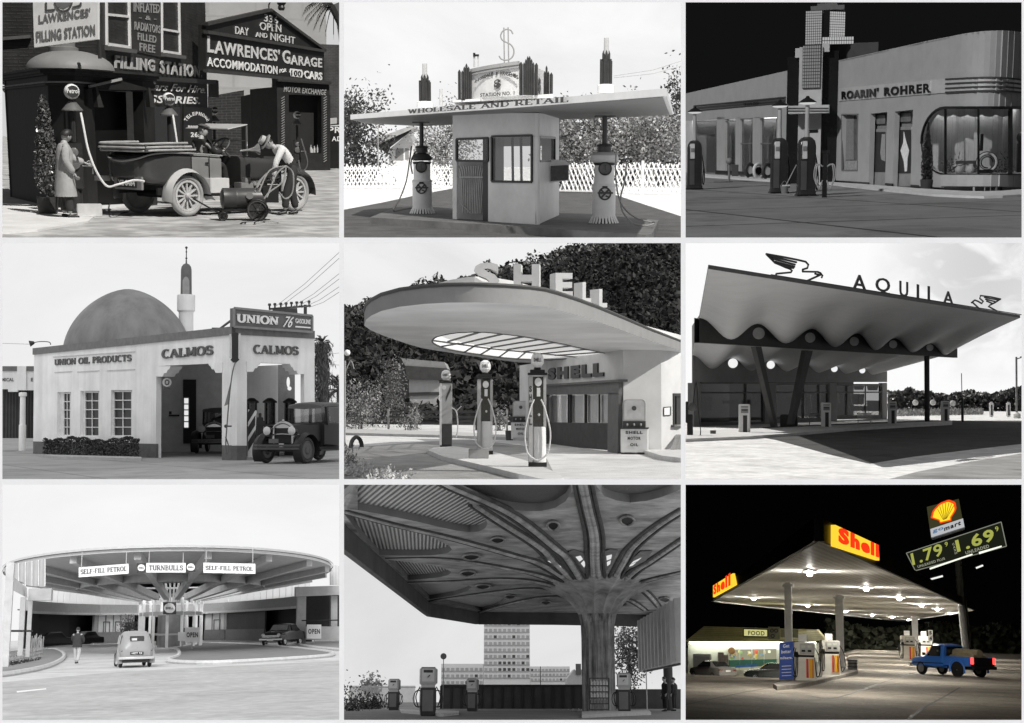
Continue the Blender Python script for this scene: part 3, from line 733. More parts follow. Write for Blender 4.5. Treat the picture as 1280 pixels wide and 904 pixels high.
for X0,X1,Y0,Y1,yy in((905,1040,362,330,57),(940,1040,335,325,56)):
 a,b=c.d(X0,500,yy),c.d(X1,500,yy-2);
 MB().prism([(a.x,a.y,0),(b.x,b.y,0),(b.x,b.y,c.d(X1,Y1,yy-2).z),(a.x,a.y,c.d(X0,Y0,yy).z)],(0,.1,0)).mk('leaf',mat('dark_timber',.02,.6,.3,3),t)
A3,B3=c.g(1038,640),c.g(1238,640);B3.y+=.6;FM=vface(c,A3,B3)
t=thing('motor_exchange_shop','dark motor exchange shop front to the right under the garage sign','shop',A3)
bx=MB()
for pts in([(1034,292),(1235,310),(1235,360),(1034,352)],[(1034,350),(1082,352),(1082,642),(1034,642)],[(1205,355),(1238,356),(1238,642),(1205,642)],[(1080,575),(1206,575),(1206,642),(1080,642)]):bx.prism(FM.poly(pts),-FM.n*.3)
bx.mk('wall',mat('dark_shopfront',.022,.5,.3),t)
MB().prism(FM.poly([(1080,350),(1210,350),(1210,580),(1080,580)],-.6),-FM.n*.05).mk('display_back',mat('dark_interior',.02),t)
MB().prism(FM.poly([(1030,305),(1232,318),(1232,306),(1030,290)]),FM.n*.2).mk('cornice',dark_trim,t)
MB().text("MOTOR EXCHANGE",*FM.poly(((1062,344),(1222,358),(1062,322)),.0),depth=.02,bold=.02,shear=.2).mk('lettering',letter_dim,t)
tw=MB()
for X in(1060,1218):
 for k in range(26):
  y0=365+k*9.5;s_=1 if k%2 else-1
  tw.bar(FM.at(X-6,y0+5,.02),FM.at(X+6,y0-3,.02),.03,.035)
tw.mk('twisted_trim',mat('pale_twist',.22),t)
for i,(X,Y0,hh)in enumerate(((1165,520,30),(1178,545,26),(1190,545,30),(1198,560,22),(1170,560,16),(1120,560,18))):
 p=FM.at(X,572,-.3);
 MB().lathe([(.05,0),(.05,hh*.007),(.02,hh*.009),(.02,hh*.0115)],p,10).mk('bottle',mat('pale_tin',.5,.4,.3),label='pale tins and bottles in the dark motor exchange window',cat='bottle',group='bottles in the motor exchange window',base=p,smooth=True)
A4=c.g(1228,628);A4.y+=3;B4=A4+V((4,-.5,0));FR=vface(c,A4,B4)
MB().prism([V((A4.x,A4.y,0)),V((B4.x,B4.y,0)),V((B4.x,B4.y,6.2)),V((A4.x,A4.y,6.2))],(0,3,0)).mk('side_building',mat('grey_side_brick',.06,.7,.4,1.5,.3,pattern='brick',col2=.08),label='dark narrow building at the far right end below the palm fronds',cat='building',base=A4)
p=c.g(1222,635);FN=Face(c,p+V((0,-.4,0)),(0,-1,0))
t=thing('notice_board','black notice board with white border outside the motor exchange shop','sign',FN.at(1245,630))
MB().prism(FN.poly([(1214,468),(1290,460),(1290,632),(1214,632)]),-FN.n*.1).mk('board',black_paint,t)
MB().prism(FN.poly([(1214,445),(1262,441),(1262,466),(1214,468)]),-FN.n*.3).mk('light_box',mat('pale_box',.5),t)
lt=MB();lt.text("PRI",*FN.poly(((1232,500),(1285,498),(1232,476))),depth=.01,bold=.02);lt.text("AD",*FN.poly(((1243,530),(1280,529),(1243,512))),depth=.01,bold=.02)
lt.bar(FN.at(1220,474,.01),FN.at(1220,565,.01),.02,.04);lt.bar(FN.at(1220,474,.01),FN.at(1290,468,.01),.02,.04);lt.mk('lettering',letter_white,t)
t=thing('palm_tree','dark palm fronds hanging into the top right above the side building','palm',c.d(1240,20,40))
fr=MB();p0=c.d(1250,18,40)
tips=[(1143,40),(1150,25),(1160,75),(1180,95),(1200,100),(1165,15),(1220,120),(1250,130),(1150,60),(1190,60),(1170,-10),(1265,110)]
for X,Yy in tips:
 q=c.d(X,Yy,40+rng.uniform(-1,1));ps=spath([p0,lerp(p0,q,.5)+V((0,0,.18)),q],6);fr.tube(ps,.012,4)
 for i in range(1,len(ps)):
  for sd in(-1,1):
   d=(ps[i]-ps[i-1]).normalized();a=ps[i];e=a+(d*.6+V((0,sd*.5,-.5))).normalized()*.26
   fr.add([a,a+d*.05,e],[(0,1,2)])
fr.mk('frond',mat('dark_palm_leaf',.03,.5,.3),t)
MB().tube([p0,p0-V((-.3,0,.6)),p0-V((-.5,0,3))],.18,8).mk('trunk',mat('palm_bark',.06),t,smooth=True)
def pump21():
 t=thing('petrol_pump','-','petrol pump',group='globe topped petrol pumps at the street corner')
 MB().lathe([(.2,0),(.2,.08),(.13,.12),(.12,.5)],(0,0,0),20).mk('base',dark_trim,t,smooth=True)
 m=MB().box((0,0,.95),(.3,.3,.9));m.tube([(0,0,1.4),(0,0,2.0)],.05,10);m.mk('body',mat('dark_pump_iron',.03,.4,.3,6),t,bevel=.02)
 m=MB()
 for z,r in((1.22,.09),(1.0,.12)):m.lathe([(r,0),(r,.04),(r*.8,.05)],(0,-.15,z),20,(0,-1,0))
 m.mk('dial',mat('dull_dial',.14,.35,.3),t,smooth=True)
 m=MB().tube([(.15,-.05,.95),(.34,-.1,.95),(.34,-.1,.8)],.018,6);m.mk('crank',mat('steel',.3,.3,.1,metal=.6),t,smooth=True)
 MB().lathe([(.03,2.22),(.07,2.2),(.12,2.14),(.2,2.04),(.2,2.02),(.1,2.06)],(0,0,0),24).mk('lamp_shade',mat('enamel_shade',.12,.3,.2),t,smooth=True)
 g=MB().ball((0,0,2.39),.15,20,14).mk('globe',mat('white_globe',.8,.25,.03),t,smooth=True)
 m=MB().lathe([(.115,0),(.115,.012)],(.03,-.138,2.39),24,(.2,-1,0));m.mk('globe_disc',mat('dark_globe_disc',.03),g)
 m=MB().text("Petrol",(-.075,-.165,2.355),(.135,-.13,2.355),(-.075,-.165,2.445),depth=.006,bold=.02);m.mk('lettering',letter_white,g)
 return t
pA=pump21();base=c.g(288,803)
place(pA,base);pA['label']='dark petrol pump with white globe beside the man in the long coat'
for(X,D,lab)in((635,30.5,'white globed petrol pump rising behind the rear seat of the touring car'),(803,45,'white globed petrol pump showing above the windscreen of the touring car'),(1113,52,'white globed petrol pump outside the dark motor exchange shop')):
 p=c.d(X,489,D);dup(pA,(p.x,p.y,0),lab)
hose_m=mat('pale_rubber_hose',.62,.5,.06,9)
hp=[(303,425,25.2),(312,470,25.0),(330,560,24.9),(360,640,24.8),(400,697,24.8),(440,692,24.8),(490,678,24.9),(515,676,25.0),(540,680,25.1)]
P_=[c.d(*q)for q in hp]
MB().tube(spath(P_,6),.022,8).mk('filling_hose',hose_m,label='thick white hose looping from the left pump to the back of the car',cat='hose',base=P_[0],smooth=True)
P_=[c.d(*q)for q in((648,432,30.2),(655,480,30),(664,540,29.9))]
MB().tube(spath(P_,4),.025,8).mk('filling_hose',hose_m,label='short white hose hanging from the pump behind the rear seat',cat='hose',base=P_[0],smooth=True)
P_=[c.d(*q)for q in((1128,520,51.7),(1140,560,51.6),(1152,605,51.5),(1145,633,51.5),(1128,640,51.5),(1118,600,51.6))]
MB().tube(spath(P_,5),.03,6).mk('filling_hose',mat('dark_hose',.1),label='dark hose dangling from the pump outside the motor exchange',cat='hose',base=P_[0],smooth=True)
b=c.g(181,805)
MB().lathe([(.17,0),(.19,.1),(.2,.3),(.21,.36),(.19,.36),(.18,.3)],b,24).mk('plant_tub',mat('dark_tub',.04,.6,.3,4),label='dark round tub holding the clipped bay tree',cat='tub',base=b,smooth=True)
t=thing('bay_tree','clipped bay tree in a dark tub beside the man in the long coat','tree',b+V((0,0,.34)))
MB().tube([b+V((0,0,.3)),b+V((.01,0,1.2)),b+V((0,0,2.2))],[.03,.025,.01],8).mk('trunk',mat('bark',.08),t,smooth=True)
pts=[]
for i in range(1500):
 z=rng.uniform(.42,2.3);tt=(z-.42)/1.9;R_=.27*(1-tt)**.55*(.55+.45*min(1,tt*5));a=rng.uniform(0,2*PI);r_=R_*rng.uniform(.35,1.08)**.6
 pts.append(b+V((r_*math.cos(a),r_*math.sin(a),z)))
MB().leaves(pts,.085,rng,.45).mk('crown',mat('bay_leaf',.12,.3,.5,8,spec=.6),t)
a=c.g(290,812);MB().box(a+V((.22,.1,.12)),(.46,.3,.24),.1).mk('stone_block',mat('pale_stone',.5,.8,.15,5),label='pale stone block on the pavement behind the man in the long coat',cat='stone block',base=a,bevel=.01)
P_=[c.g(X,Y,.05)for X,Y in((412,760),(408,785),(420,806),(450,800),(480,795))];MB().tube(spath(P_,5),.014,6).mk('cable_loop',dark_trim,label='thin dark cable looped on the ground behind the car',cat='cable',base=P_[0],smooth=True)
t=thing('touring_car','open dark touring car with folded hood and spoked wheels','car')
car=t
dkbody=mat('dark_car_paint',.05,.25,.15,2,spec=.7);grbody=mat('grey_car_panel',.2,.3,.12,2,spec=.6);lgrey=mat('light_grey_wing',.45,.35,.1,3)
tyre=mat('worn_grey_tyre',.3,.8,.2,6);wood=mat('pale_spokes',.45,.5,.15,6);blk=mat('black_chassis',.015,.4)
MB().loft([sec(-.95,.3,.78,1.04),sec(-.92,.44,.74,1.12),sec(-.84,.56,.69,1.2),sec(-.66,.65,.64,1.25),sec(-.35,.7,.6,1.27),sec(.15,.71,.58,1.25)]).mk('rear_body',dkbody,t,smooth=True)
MB().tube(spath([(1.0,-.68,1.19),(.15,-.73,1.24),(-.4,-.72,1.25),(-.75,-.64,1.22),(-.93,-.42,1.13),(-.98,0,1.08),(-.93,.42,1.13),(-.75,.64,1.22),(-.4,.72,1.25),(.15,.73,1.24),(1.0,.68,1.19)],4),.018,6).mk('belt_bead',mat('dull_bead',.3,.3,.1),t,smooth=True)
m=MB()
for x in(.16,.62):m.bar((x,-.716,.66),(x,-.716,1.18),.012,.012)
m.bar((.16,-.716,.66),(.62,-.714,.66),.012,.012).box((.56,-.725,1.05),(.09,.02,.025));m.mk('door_seam',blk,t)
MB().loft([sec(.152,.702,.58,1.25),sec(.5,.7,.58,1.23),sec(.98,.67,.58,1.2)]).mk('side_panel',grbody,t,smooth=True)
MB().loft([sec(1.55,.62,.58,1.18),sec(1.75,.55,.6,1.2),sec(1.8,.4,.62,1.16),sec(3.0,.32,.66,1.1)]).mk('bonnet',dkbody,t,smooth=True)
MB().box((1.27,.3,.62),(.6,.75,.08)).box((1.25,.62,.9),(.6,.06,.6)).mk('floor',blk,t)
MB().box((3.05,0,.86),(.1,.56,.6)).mk('radiator',mat('nickel',.5,.3,.1,metal=.7),t,bevel=.04)
m=MB()
for x0,z in((-.55,1.24),(.5,1.22)):m.loft([sec(x0-.08,.6,.98,1.3,4,.08),sec(x0+.12,.6,.95,1.24,4,.08)]);m.box((x0+.25,0,1.0),(.5,1.15,.18))
m.mk('seat',mat('dark_leather',.02,.35),t,smooth=True)
m=MB()
for k,(z,ex)in enumerate(((1.3,0),(1.36,.04),(1.43,.02))):
 pts=[(.25-.1*k,-.74,z+.01),(-.6,-.76,z),(-.98-ex,-.6,z-.02),(-1.0-ex,0,z-.02),(-.98-ex,.6,z-.02),(-.6,.76,z),(.25-.1*k,.74,z+.01)]
 m.tube(spath(pts,5),[.022]*31,8)
m.mk('folded_hood',mat('pale_canvas',.33,.8,.3,5),t,smooth=True)
MB().loft([[V((x,y,z))for y,z in((-.72,1.27),(.72,1.27),(.7,1.4),(-.7,1.4))]for x in(-.95,-.3)]).mk('hood_cloth',mat('dark_canvas',.05,.8),t)
def wing(yc,x0,a0,a1,m_,w_=.3,R_=.5,zc=.41,tail=None):
 rings=[]
 for i in range(17):
  a=RAD(lerp(a0,a1,i/16));rr=R_
  rings.append([V((x0+rr*math.cos(a),yc-w_/2,zc+rr*math.sin(a)-.03)),V((x0+(rr+.04)*math.cos(a),yc,zc+(rr+.04)*math.sin(a))),V((x0+rr*math.cos(a),yc+w_/2,zc+rr*math.sin(a)-.03)),V((x0+(rr-.015)*math.cos(a),yc,zc+(rr-.015)*math.sin(a)))])
 if tail:rings+=[[p+V(tail)for p in rings[-1]]]
 MB().loft(rings).mk('mudguard',m_,t,smooth=True)
wing(-.74,0,190,5,lgrey,tail=(.12,0,-.12));wing(.74,0,190,5,dkbody,tail=(.12,0,-.12));wing(-.74,3.0,120,-5,dkbody,tail=None);wing(.74,3.0,120,-5,dkbody)
for y in(-.74,.74):
 wheel(t,(0,y,.41),.41,.12,(0,-1 if y<0 else 1,0),tyre,wood,12,rim_r=.74);wheel(t,(3.0,y,.41),.41,.12,(0,-1 if y<0 else 1,0),tyre,wood,12,rim_r=.74)
MB().box((1.5,-.74,.42),(2.0,.3,.05)).box((1.5,.74,.42),(2.0,.3,.05)).box((1.2,-.58,.5),(3.6,.05,.14)).box((1.2,.58,.5),(3.6,.05,.14)).tube([(0,-.7,.41),(0,.7,.41)],.07,10).tube([(3,-.7,.41),(3,.7,.41)],.04,8).mk('running_board',blk,t)
MB().box((.74,-.76,.6),(.5,.26,.3)).mk('tool_box',mat('light_tool_box',.55,.5,.08),t,bevel=.01)
MB().box((1.5,-.76,.55),(.35,.22,.2)).box((1.55,-.78,.7),(.16,.12,.1)).mk('battery_box',mat('grey_box',.2),t,bevel=.01)
MB().box((-.9,-.12,.66),(.06,.82,.26)).mk('plate_panel',mat('grey_plate_panel',.22),t,bevel=.01)
np=MB().box((-.94,-.12,.66),(.02,.56,.17)).mk('number_plate',mat('black_plate',.02),t)
MB().text("XE 8484",(-.953,.13,.605),(-.953,-.37,.605),(-.953,.13,.715),depth=.004,bold=.02).mk('lettering',letter_white,np)
MB().box((-.86,.74,.72),(.22,.2,.1)).mk('tail_flap',lgrey,t)
MB().bar((1.75,-.6,1.18),(1.75,-.6,1.8),.03).bar((1.75,.6,1.18),(1.75,.6,1.8),.03).bar((1.75,-.6,1.5),(1.75,.6,1.5),.02).mk('screen_frame',mat('brass',.35,.3,.1,metal=.7),t)
MB().prism([(1.2,-.64,1.72),(1.2,.64,1.72),(1.76,.62,1.82),(1.76,-.62,1.82)],(0,0,.02)).mk('screen_pane',mat('hazy_glass',.55,.2,.1),t)
m=MB();ctr=V((1.3,-.3,1.38));ax=V((-.75,0,.65)).normalized();xx=V((0,1,0));yy=ax.cross(xx)
m.tube([ctr+(xx*math.cos(k*PI/14)+yy*math.sin(k*PI/14))*.22 for k in range(28)],.016,6,closed=True);m.tube([ctr,ctr-ax*.6],.02,6)
for k in range(4):m.bar(ctr,ctr+(xx*math.cos(k*PI/2)+yy*math.sin(k*PI/2))*.22,.02)
m.mk('steering_wheel',mat('dark_wood_rim',.1,.3),t,smooth=True)
m=MB().lathe([(.02,-.3),(.03,-.1),(.06,0),(.12,.08),(.125,.1)],(1.85,-.72,1.32),16,(.8,-.5,.1));m.mk('horn',mat('brass_horn',.45,.25,.1,metal=.7),t,smooth=True)
for y in(-.42,.42):MB().lathe([(.02,-.16),(.1,-.12),(.13,0),(.12,.02),(0,.03)],(3.05,y,1.0),16,(1,0,0)).mk('headlight',mat('lamp_black',.03,.3),t,smooth=True)
th=RAD(40);W_=c.g(702,812);axc=W_+V((-math.sin(th),math.cos(th),0))*.74
place(t,(axc.x,axc.y,0),th)
J=stand(1.72);sh=V((0,0,-.26))
Js=dict(pelvis=(0,0,.0),waist=(-.04,0,.14),chest=(-.06,0,.36),neck=(-.03,0,.55),head=(.02,0,.7),shL=(-.05,.19,.48),elL=(.12,.26,.26),wrL=(.34,.2,.3),shR=(-.05,-.19,.48),elR=(.1,-.26,.26),wrR=(.34,-.2,.3),hiL=(.05,.1,.0),knL=(.42,.12,.02),anL=(.5,.12,-.38),hiR=(.05,-.1,0),knR=(.42,-.12,.02),anR=(.5,-.12,-.38))
Js={k_:V(p_)for k_,p_ in Js.items()}
seat=V((.82,-.3,.98));Rz=Matrix.Rotation(th,3,'Z');sp=V((axc.x,axc.y,0))+Rz@seat
dk=mat('dark_wool',.022,.8,.2,8)
person('driver in dark coat and flat cap at the wheel of the touring car',sp,th,Js,dict(shirt=dk,trousers=dk,shoes=mat('black_leather',.02,.35),cap=mat('tweed_cap',.1,.9),hair=dk),face=(.8,-.6,-.1))
J=stand(1.68);J['head']+=V((.03,0,-.02));J['wrR']=V((.12,-.24,.84));J['elR']=V((-.04,-.25,1.08));J['elL']=V((.2,.2,1.12));J['wrL']=V((.42,.16,1.04));J['anR']=V((.05,-.1,.09));J['anL']=V((-.02,.1,.09))
lm=c.g(250,820)
person('man in long pale overall coat working the petrol pump crank',lm,RAD(18),J,dict(trousers=mat('charcoal_cloth',.035,.85,.2),coat=mat('pale_dust_coat',.34,.85,.14,5,.3,bscale=9),shoes=mat('black_leather',.02,.35),hair=mat('dark_hair',.02,.5),coatlen=.42),face=(.9,.25,-.22))
J=stand(1.74)
J.update({k_:V(p_)for k_,p_ in dict(pelvis=(-.12,0,.92),waist=(-.04,0,1.06),chest=(.14,0,1.26),neck=(.29,0,1.4),head=(.4,.0,1.46),shL=(.16,.2,1.36),elL=(.3,.22,1.08),wrL=(.34,.16,.8),shR=(.12,-.2,1.36),elR=(-.1,-.3,1.16),wrR=(-.16,-.2,.92),hiL=(-.1,.1,.88),knL=(.06,.13,.5),anL=(.1,.12,.1),hiR=(-.12,-.1,.88),knR=(-.12,-.12,.48),anR=(-.2,-.12,.09)).items()})
hm=c.g(1080,806)
person('man in pale hat, waistcoat and white sleeves stooping over the tank cart',hm,RAD(190),J,dict(trousers=mat('dark_striped_cloth',.03,.85,.2),shirt=mat('white_shirt',.72,.8,.06,6,.3),vest=mat('dark_waistcoat',.03,.85),shoes=mat('black_leather',.02,.35),hat=mat('straw_felt',.42,.8,.15,9),hair=mat('dark_hair',.02,.5)),face=(.75,.1,-.6),hl=(.1,-.1,-1),hr=(0,.1,-1))
gb=c.g(915,826);t=thing('tank_cart','dark cylindrical tank on a small wheeled cart before the touring car','cart',gb)
m=MB();ax=V((1,.12,0)).normalized();c0=gb+V((0,0,.42));m.lathe([(0,-.44),(.14,-.43),(.2,-.4),(.2,-.18),(.205,-.17),(.205,-.15),(.2,-.14),(.2,.38),(.14,.42),(0,.43)],c0,28,ax);m.mk('tank',mat('dark_tank_iron',.05,.4,.3,4),t,smooth=True)
m=MB().lathe([(.07,0),(.07,.01)],c0+V((.1,-.2,.06)),16,(0,-1,.35));m.mk('badge',mat('dull_badge',.1),t)
m=MB().bar(gb+V((-.42,-.12,.2)),gb+V((.5,-.1,.2)),.04).bar(gb+V((-.42,.14,.2)),gb+V((.5,.16,.2)),.04).bar(gb+V((-.4,-.2,.12)),gb+V((-.4,.2,.12)),.03).bar(gb+V((-.4,-.1,.1)),gb+V((-.95,-.15,.42)),.03).box(gb+V((.5,0,.5)),(.3,.3,.3));m.mk('frame',blk,t)
for x,y,r_ in((.24,-.24,.21),(.26,.24,.21)):wheel(t,gb+V((x,y,r_)),r_,.04,(0,-1,0),blk,mat('iron_spokes',.06,.5),6,rim_r=.86)
for x,y,r_ in((-.4,-.17,.09),(-.4,.17,.09)):wheel(t,gb+V((x,y,r_)),r_,.04,(0,-1,0),blk,mat('iron_spokes',.06,.5),5,rim_r=.75)
hm_=mat('grey_air_hose',.22,.5,.2,9)
hand_=(1072,622)
for k,(mid,end)in enumerate((((1000,650),(962,705)),((1010,640),(970,720)),((985,665),(955,720)),((1035,655),(1000,740)),((1105,700),(1010,735)),((1090,720),(1030,760)))):
 P_=[c.d(*hand_,23.9),c.d(*mid,23.6),c.d(*end,23.2)]
 if k==4:P_=[c.d(*hand_,23.9),c.d(1098,650,23.7),c.d(1096,720,23.6),c.d(1070,745,23.5),c.d(1045,720,23.5)]
 if k==5:P_=[c.d(*hand_,23.9),c.d(1060,680,23.6),c.d(1010,720,23.3),c.d(990,745,23.2)]
 MB().tube(spath(P_,6),.015,6).mk('air_hose',hm_,label='coiled grey air hose in the hand of the stooping man',cat='hose',group='hose coils held over the tank cart',base=P_[0],smooth=True)
sky_box(c,emit('sky_pale_haze',.8,.8),emit('sky_dim_side',.5,.2))
sun(c,150,52,5)
# ================================================================ second view: white station with flat canopy and dollar sign
c=CUR=Cell('white_station',427,0,K,BOXES[2],590,1.95)
rng=random.Random(2)
white_st=mat('white_enamel_steel',.75,.35,.08,2)
cream_st=mat('off_white_paint',.66,.45,.12,1.2)
dk_flute=mat('dark_fluted_metal',.05,.25,.3,3,metal=.3)
dk_frame=mat('black_frame',.015,.35)
struct('forecourt',MB().quad((-40,12,0),(40,12,0),(80,255,0),(-80,255,0)),mat('white_gravel',.62,.9,.1,.8,.3,pattern='speck',psc=2,col2=.8))
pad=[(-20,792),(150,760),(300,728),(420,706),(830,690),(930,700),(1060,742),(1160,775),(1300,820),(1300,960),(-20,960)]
struct('canopy_shade_sheet',MB().prism([c.g(X,Y)for X,Y in pad],(0,0,.006)),mat('painted_canopy_shade',.075,.9,.4,1.2,.5,bscale=18))  # dark sheet paints the shade under the canopy onto the gravel
isl=[c.g(X,Y,.2)for X,Y in((106,815),(620,846),(1140,880),(1158,878),(1168,868),(1188,825),(930,802),(500,786),(205,775))]
struct('island',MB().prism(isl,(0,0,-.2)),mat('concrete_island',.13,.8,.3,1.5,.2))
H=3.13
can=[c.g(X,Y,H)for X,Y in((33,448),(635,405),(1218,360),(1241,431),(815,447),(300,472),(85,462))]
stn=thing('service_station','white kiosk station with broad flat canopy, fluted pylons and dollar sign crown','station',(can[1].x,can[1].y+4,0))
m=MB().prism(can,(0,0,.15));m.mk('canopy',white_st,stn)
ins=[]
cen=sum(can,V((0,0,0)))/len(can)
m=MB().prism([lerp(p,cen,.015)-V((0,0,.004))for p in can],(0,0,-.012));m.mk('soffit',mat('ribbed_soffit',.26,.45,.1,2,.2,pattern='wave',psc=2.5,col2=.2),stn)
FF=vface(c,can[0],can[2])
lt=MB()
lt.text("WHOLESALE AND RETAIL",*[FF.at(X,Y,.005)for X,Y in((249,427),(851,383),(249,410))],depth=.012,serif=True,bold=.03)
lt.mk('lettering',mat('dark_serif_letters',.06,.5),stn)
a,b,r_=c.g(416,822,.2),c.g(735,842,.2),c.g(815,806,.2)
KF,KR=vface(c,a,b),vface(c,b,r_)
def panel(F,pts,th=.06,off=0):return MB().prism(F.poly(pts,off),-F.n*th)
w=MB()
for F,pts in((KF,[(416,424),(735,424),(735,512),(416,522)]),(KF,[(416,522),(431,521),(431,822),(416,821)]),(KF,[(549,516),(563,515),(563,832),(549,830)]),(KF,[(563,680),(735,684),(735,842),(563,832)]),(KF,[(712,510),(735,510),(735,686),(712,682)]),(KR,[(735,424),(815,430),(815,520),(735,512)]),(KR,[(735,600),(815,598),(815,806),(735,842)]),(KR,[(798,515),(815,517),(815,600),(798,600)]),(KR,[(735,510),(742,512),(742,602),(735,602)])):
 F_=F.poly(pts);w.prism(F_,-F.n*.07)
wl=w.mk('kiosk_wall',cream_st,stn)
bk=MB();d_=(r_-b);a2=a+d_;
bk.prism([a2,a2+(r_-a2)*.28,V((a2.x+(r_.x-a2.x)*.28,a2.y+(r_.y-a2.y)*.28,H)),V((a2.x,a2.y,H))],(0,.06,0))
bk.prism([r_+(a2-r_)*.22,r_,V((r_.x,r_.y,H)),V((r_.x+(a2.x-r_.x)*.22,r_.y+(a2.y-r_.y)*.22,H))],(0,.06,0))
bk.prism([a2,r_,r_+V((0,0,.8)),a2+V((0,0,.8))],(0,.06,0));bk.prism([V((a2.x,a2.y,2.3)),V((r_.x,r_.y,2.3)),V((r_.x,r_.y,H)),V((a2.x,a2.y,H))],(0,.06,0))
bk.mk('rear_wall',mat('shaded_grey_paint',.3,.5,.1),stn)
dm=MB()
for F,pts in((KF,[(563,512),(713,508),(713,682),(563,680)]),(KR,[(741,514),(799,517),(799,602),(741,604)]),(KF,[(431,522),(549,518),(549,604),(431,602)])):
 p=F.poly(pts,.015);fr=MB()
 for i in range(4):fr.bar(p[i],p[(i+1)%4],.06,.05,up=F.n)
 q=MB().prism(F.poly(pts,-.02),-F.n*.01).mk('window',glass('kiosk_pane',.85,.08),stn);fr.mk('frame',dk_frame,q)
m=MB()
for X in(640,672):m.bar(KF.at(X,512,-.3),KF.at(X+2,680,-.3),.05)
m.mk('inner_post',dk_frame,stn)
MB().prism(KF.poly([(529,522),(549,521),(549,830),(529,828)],-.03),-KF.n*.03).mk('door_gap',dk_frame,stn)
m=MB().prism(KF.poly([(431,604),(549,604),(549,830),(431,822)],-.35),-KF.n*.03);m.mk('door_panel',mat('grey_door_panel',.3,.5,.15),stn)
tb=MB()
for k in range(12):
 X=440+k*8.6;tb.tube(spath([KF.at(438+k*9.6,622,-.1),KF.at(lerp(445,528,k/11)+4,665,-.1),KF.at(lerp(455,522,k/11),800,-.1)],4),.022,6)
tb.bar(KF.at(431,664,-.06),KF.at(545,664,-.06),.03);tb.bar(KF.at(431,745,-.06),KF.at(485,800,-.06),.02)
tb.mk('tube_rack',mat('dull_steel_tube',.34,.35,.2,metal=.4),stn,smooth=True)
bx=MB();q=[KR.at(X,Y,.0)for X,Y in((735,612),(800,612),(800,682),(735,688))]
out=(KR.n*1.0+V((.0,-.0,0))).normalized()*1.0
bxF=Face(c,KR.at(780,650),(0,-1,0))
cb=bxF.poly([(738,606),(752,600),(838,601),(852,613),(852,676),(788,684),(738,686)]);bx.prism(cb,(0,.9,0));bx.mk('display_box',white_st,stn)
MB().prism(bxF.poly([(783,622),(849,619),(849,674),(783,679)],.004),(0,-.015,0)).mk('display_glass',mat('dark_display_glass',.03,.1,.6,9),stn)
for F,X in((KF,728),):MB().tube([F.at(X,425,.03),F.at(X,840,.03)],.018,6).mk('downpipe',mat('grey_pipe',.35),stn,smooth=True)
zt=H+.15
def on(X,Y,D):return c.d(X,Y,D)
D=33.5
st=MB();p=[on(X,381,D)for X in(418,792)]
st.prism([on(418,384,D),on(792,366,D-1),on(792,352,D-1),on(418,376,D)],(0,3,0));st.mk('crown_base',white_st,stn)
cr=MB();CF=vface(c,on(490,375,D),on(668,358,D-.9));CF=Face(c,on(490,375,D),CF.n)
pts=[]
for i in range(7):
 t_=i/6;bow=math.sin(PI*t_)*.12;pts.append((CF.at(lerp(488,668,t_),lerp(376,357,t_))+CF.n*bow,CF.at(lerp(488,668,t_),lerp(266,236,t_))+CF.n*bow))
rings=[[a_,a_-CF.n*.1,b_-CF.n*.1,b_]for a_,b_ in pts];cr.loft(rings)
KR2=Face(c,on(735,358,D-.7),KR.n);cr.prism(KR2.poly([(735,360),(768,364),(768,270),(735,255)]),-KR2.n*.1)
cr.mk('crown_panel',mat('pale_crown_paint',.6,.5,.08),stn)
m=MB()
for dy,th in((0,.09),(14,.035)):
 for(a0,b0),(a1,b1)in zip(pts,pts[1:]):
  dz=V((0,0,-dy/4676*D));m.bar(b0+dz+CF.n*.03,b1+dz+CF.n*.03,.07,th)
m.mk('crown_moulding',mat('grey_moulding',.3),stn)
lt=MB();word="RAGSDALE & HANSEN'S"
for i,ch in enumerate(word):
 if ch==' ':continue
 t_=i/(len(word)-1);X=lerp(502,660,t_);Y=lerp(312,294,t_)-22*math.sin(PI*t_)**.8+2;sl=-.12-math.cos(PI*t_)*.4
 lt.text(ch,*[CF.at(x,y,.14)for x,y in((X-4,Y-sl*-4),(X+4,Y+sl*4),(X-4+sl*-9,Y-15))],depth=.006,bold=.03)
lt.text("$",*[CF.at(x,y,.15)for x,y in((572,334),(597,332),(572,298))],depth=.006,bold=.05)
lt.text("STATION NO. 1",*[CF.at(x,y,.15)for x,y in((520,364),(648,356),(520,350))],depth=.006,bold=.02)
lt.text("$",*[KR2.at(x,y,.01)for x,y in((736,352),(746,353),(736,292))],depth=.006,bold=.04)
lt.mk('lettering',mat('dark_letters',.05,.5),stn)
def pylon(X0,X1,Yb,Yt,D,n,name='pylon'):
 m=MB();w_=(X1-X0)/n
 for k in range(n):
  X=X0+w_*(k+.5);t_=abs((k+.5)/n-.5)*2;top=Yt+(t_**1.2)*34
  p=on(X,Yb,D);z1=c.hz(p,top);r_=w_/4676*D*.56
  m.tube([p,V((p.x,p.y,z1-.06)),V((p.x,p.y,z1))],[r_,r_,r_*.15],8)
 return m.mk(name,dk_flute,stn,smooth=True)
pylon(437,447,376,261,D,1);pylon(449,488,376,238,D-.1,5)
pylon(666,678,358,232,D-.9,1);pylon(680,722,357,206,D-1.0,6);pylon(724,735,357,236,D-.9,1)
pylon(757,778,364,246,D-.3,3);pylon(780,791,364,272,D-.4,1)
m=MB();SF=Face(c,on(620,238,D-.3),(0,-1,0))
S_pts=[(642,128),(634,114),(618,110),(603,118),(596,134),(602,150),(618,159),(634,168),(645,186),(643,208),(630,222),(612,225),(598,221),(590,210)]
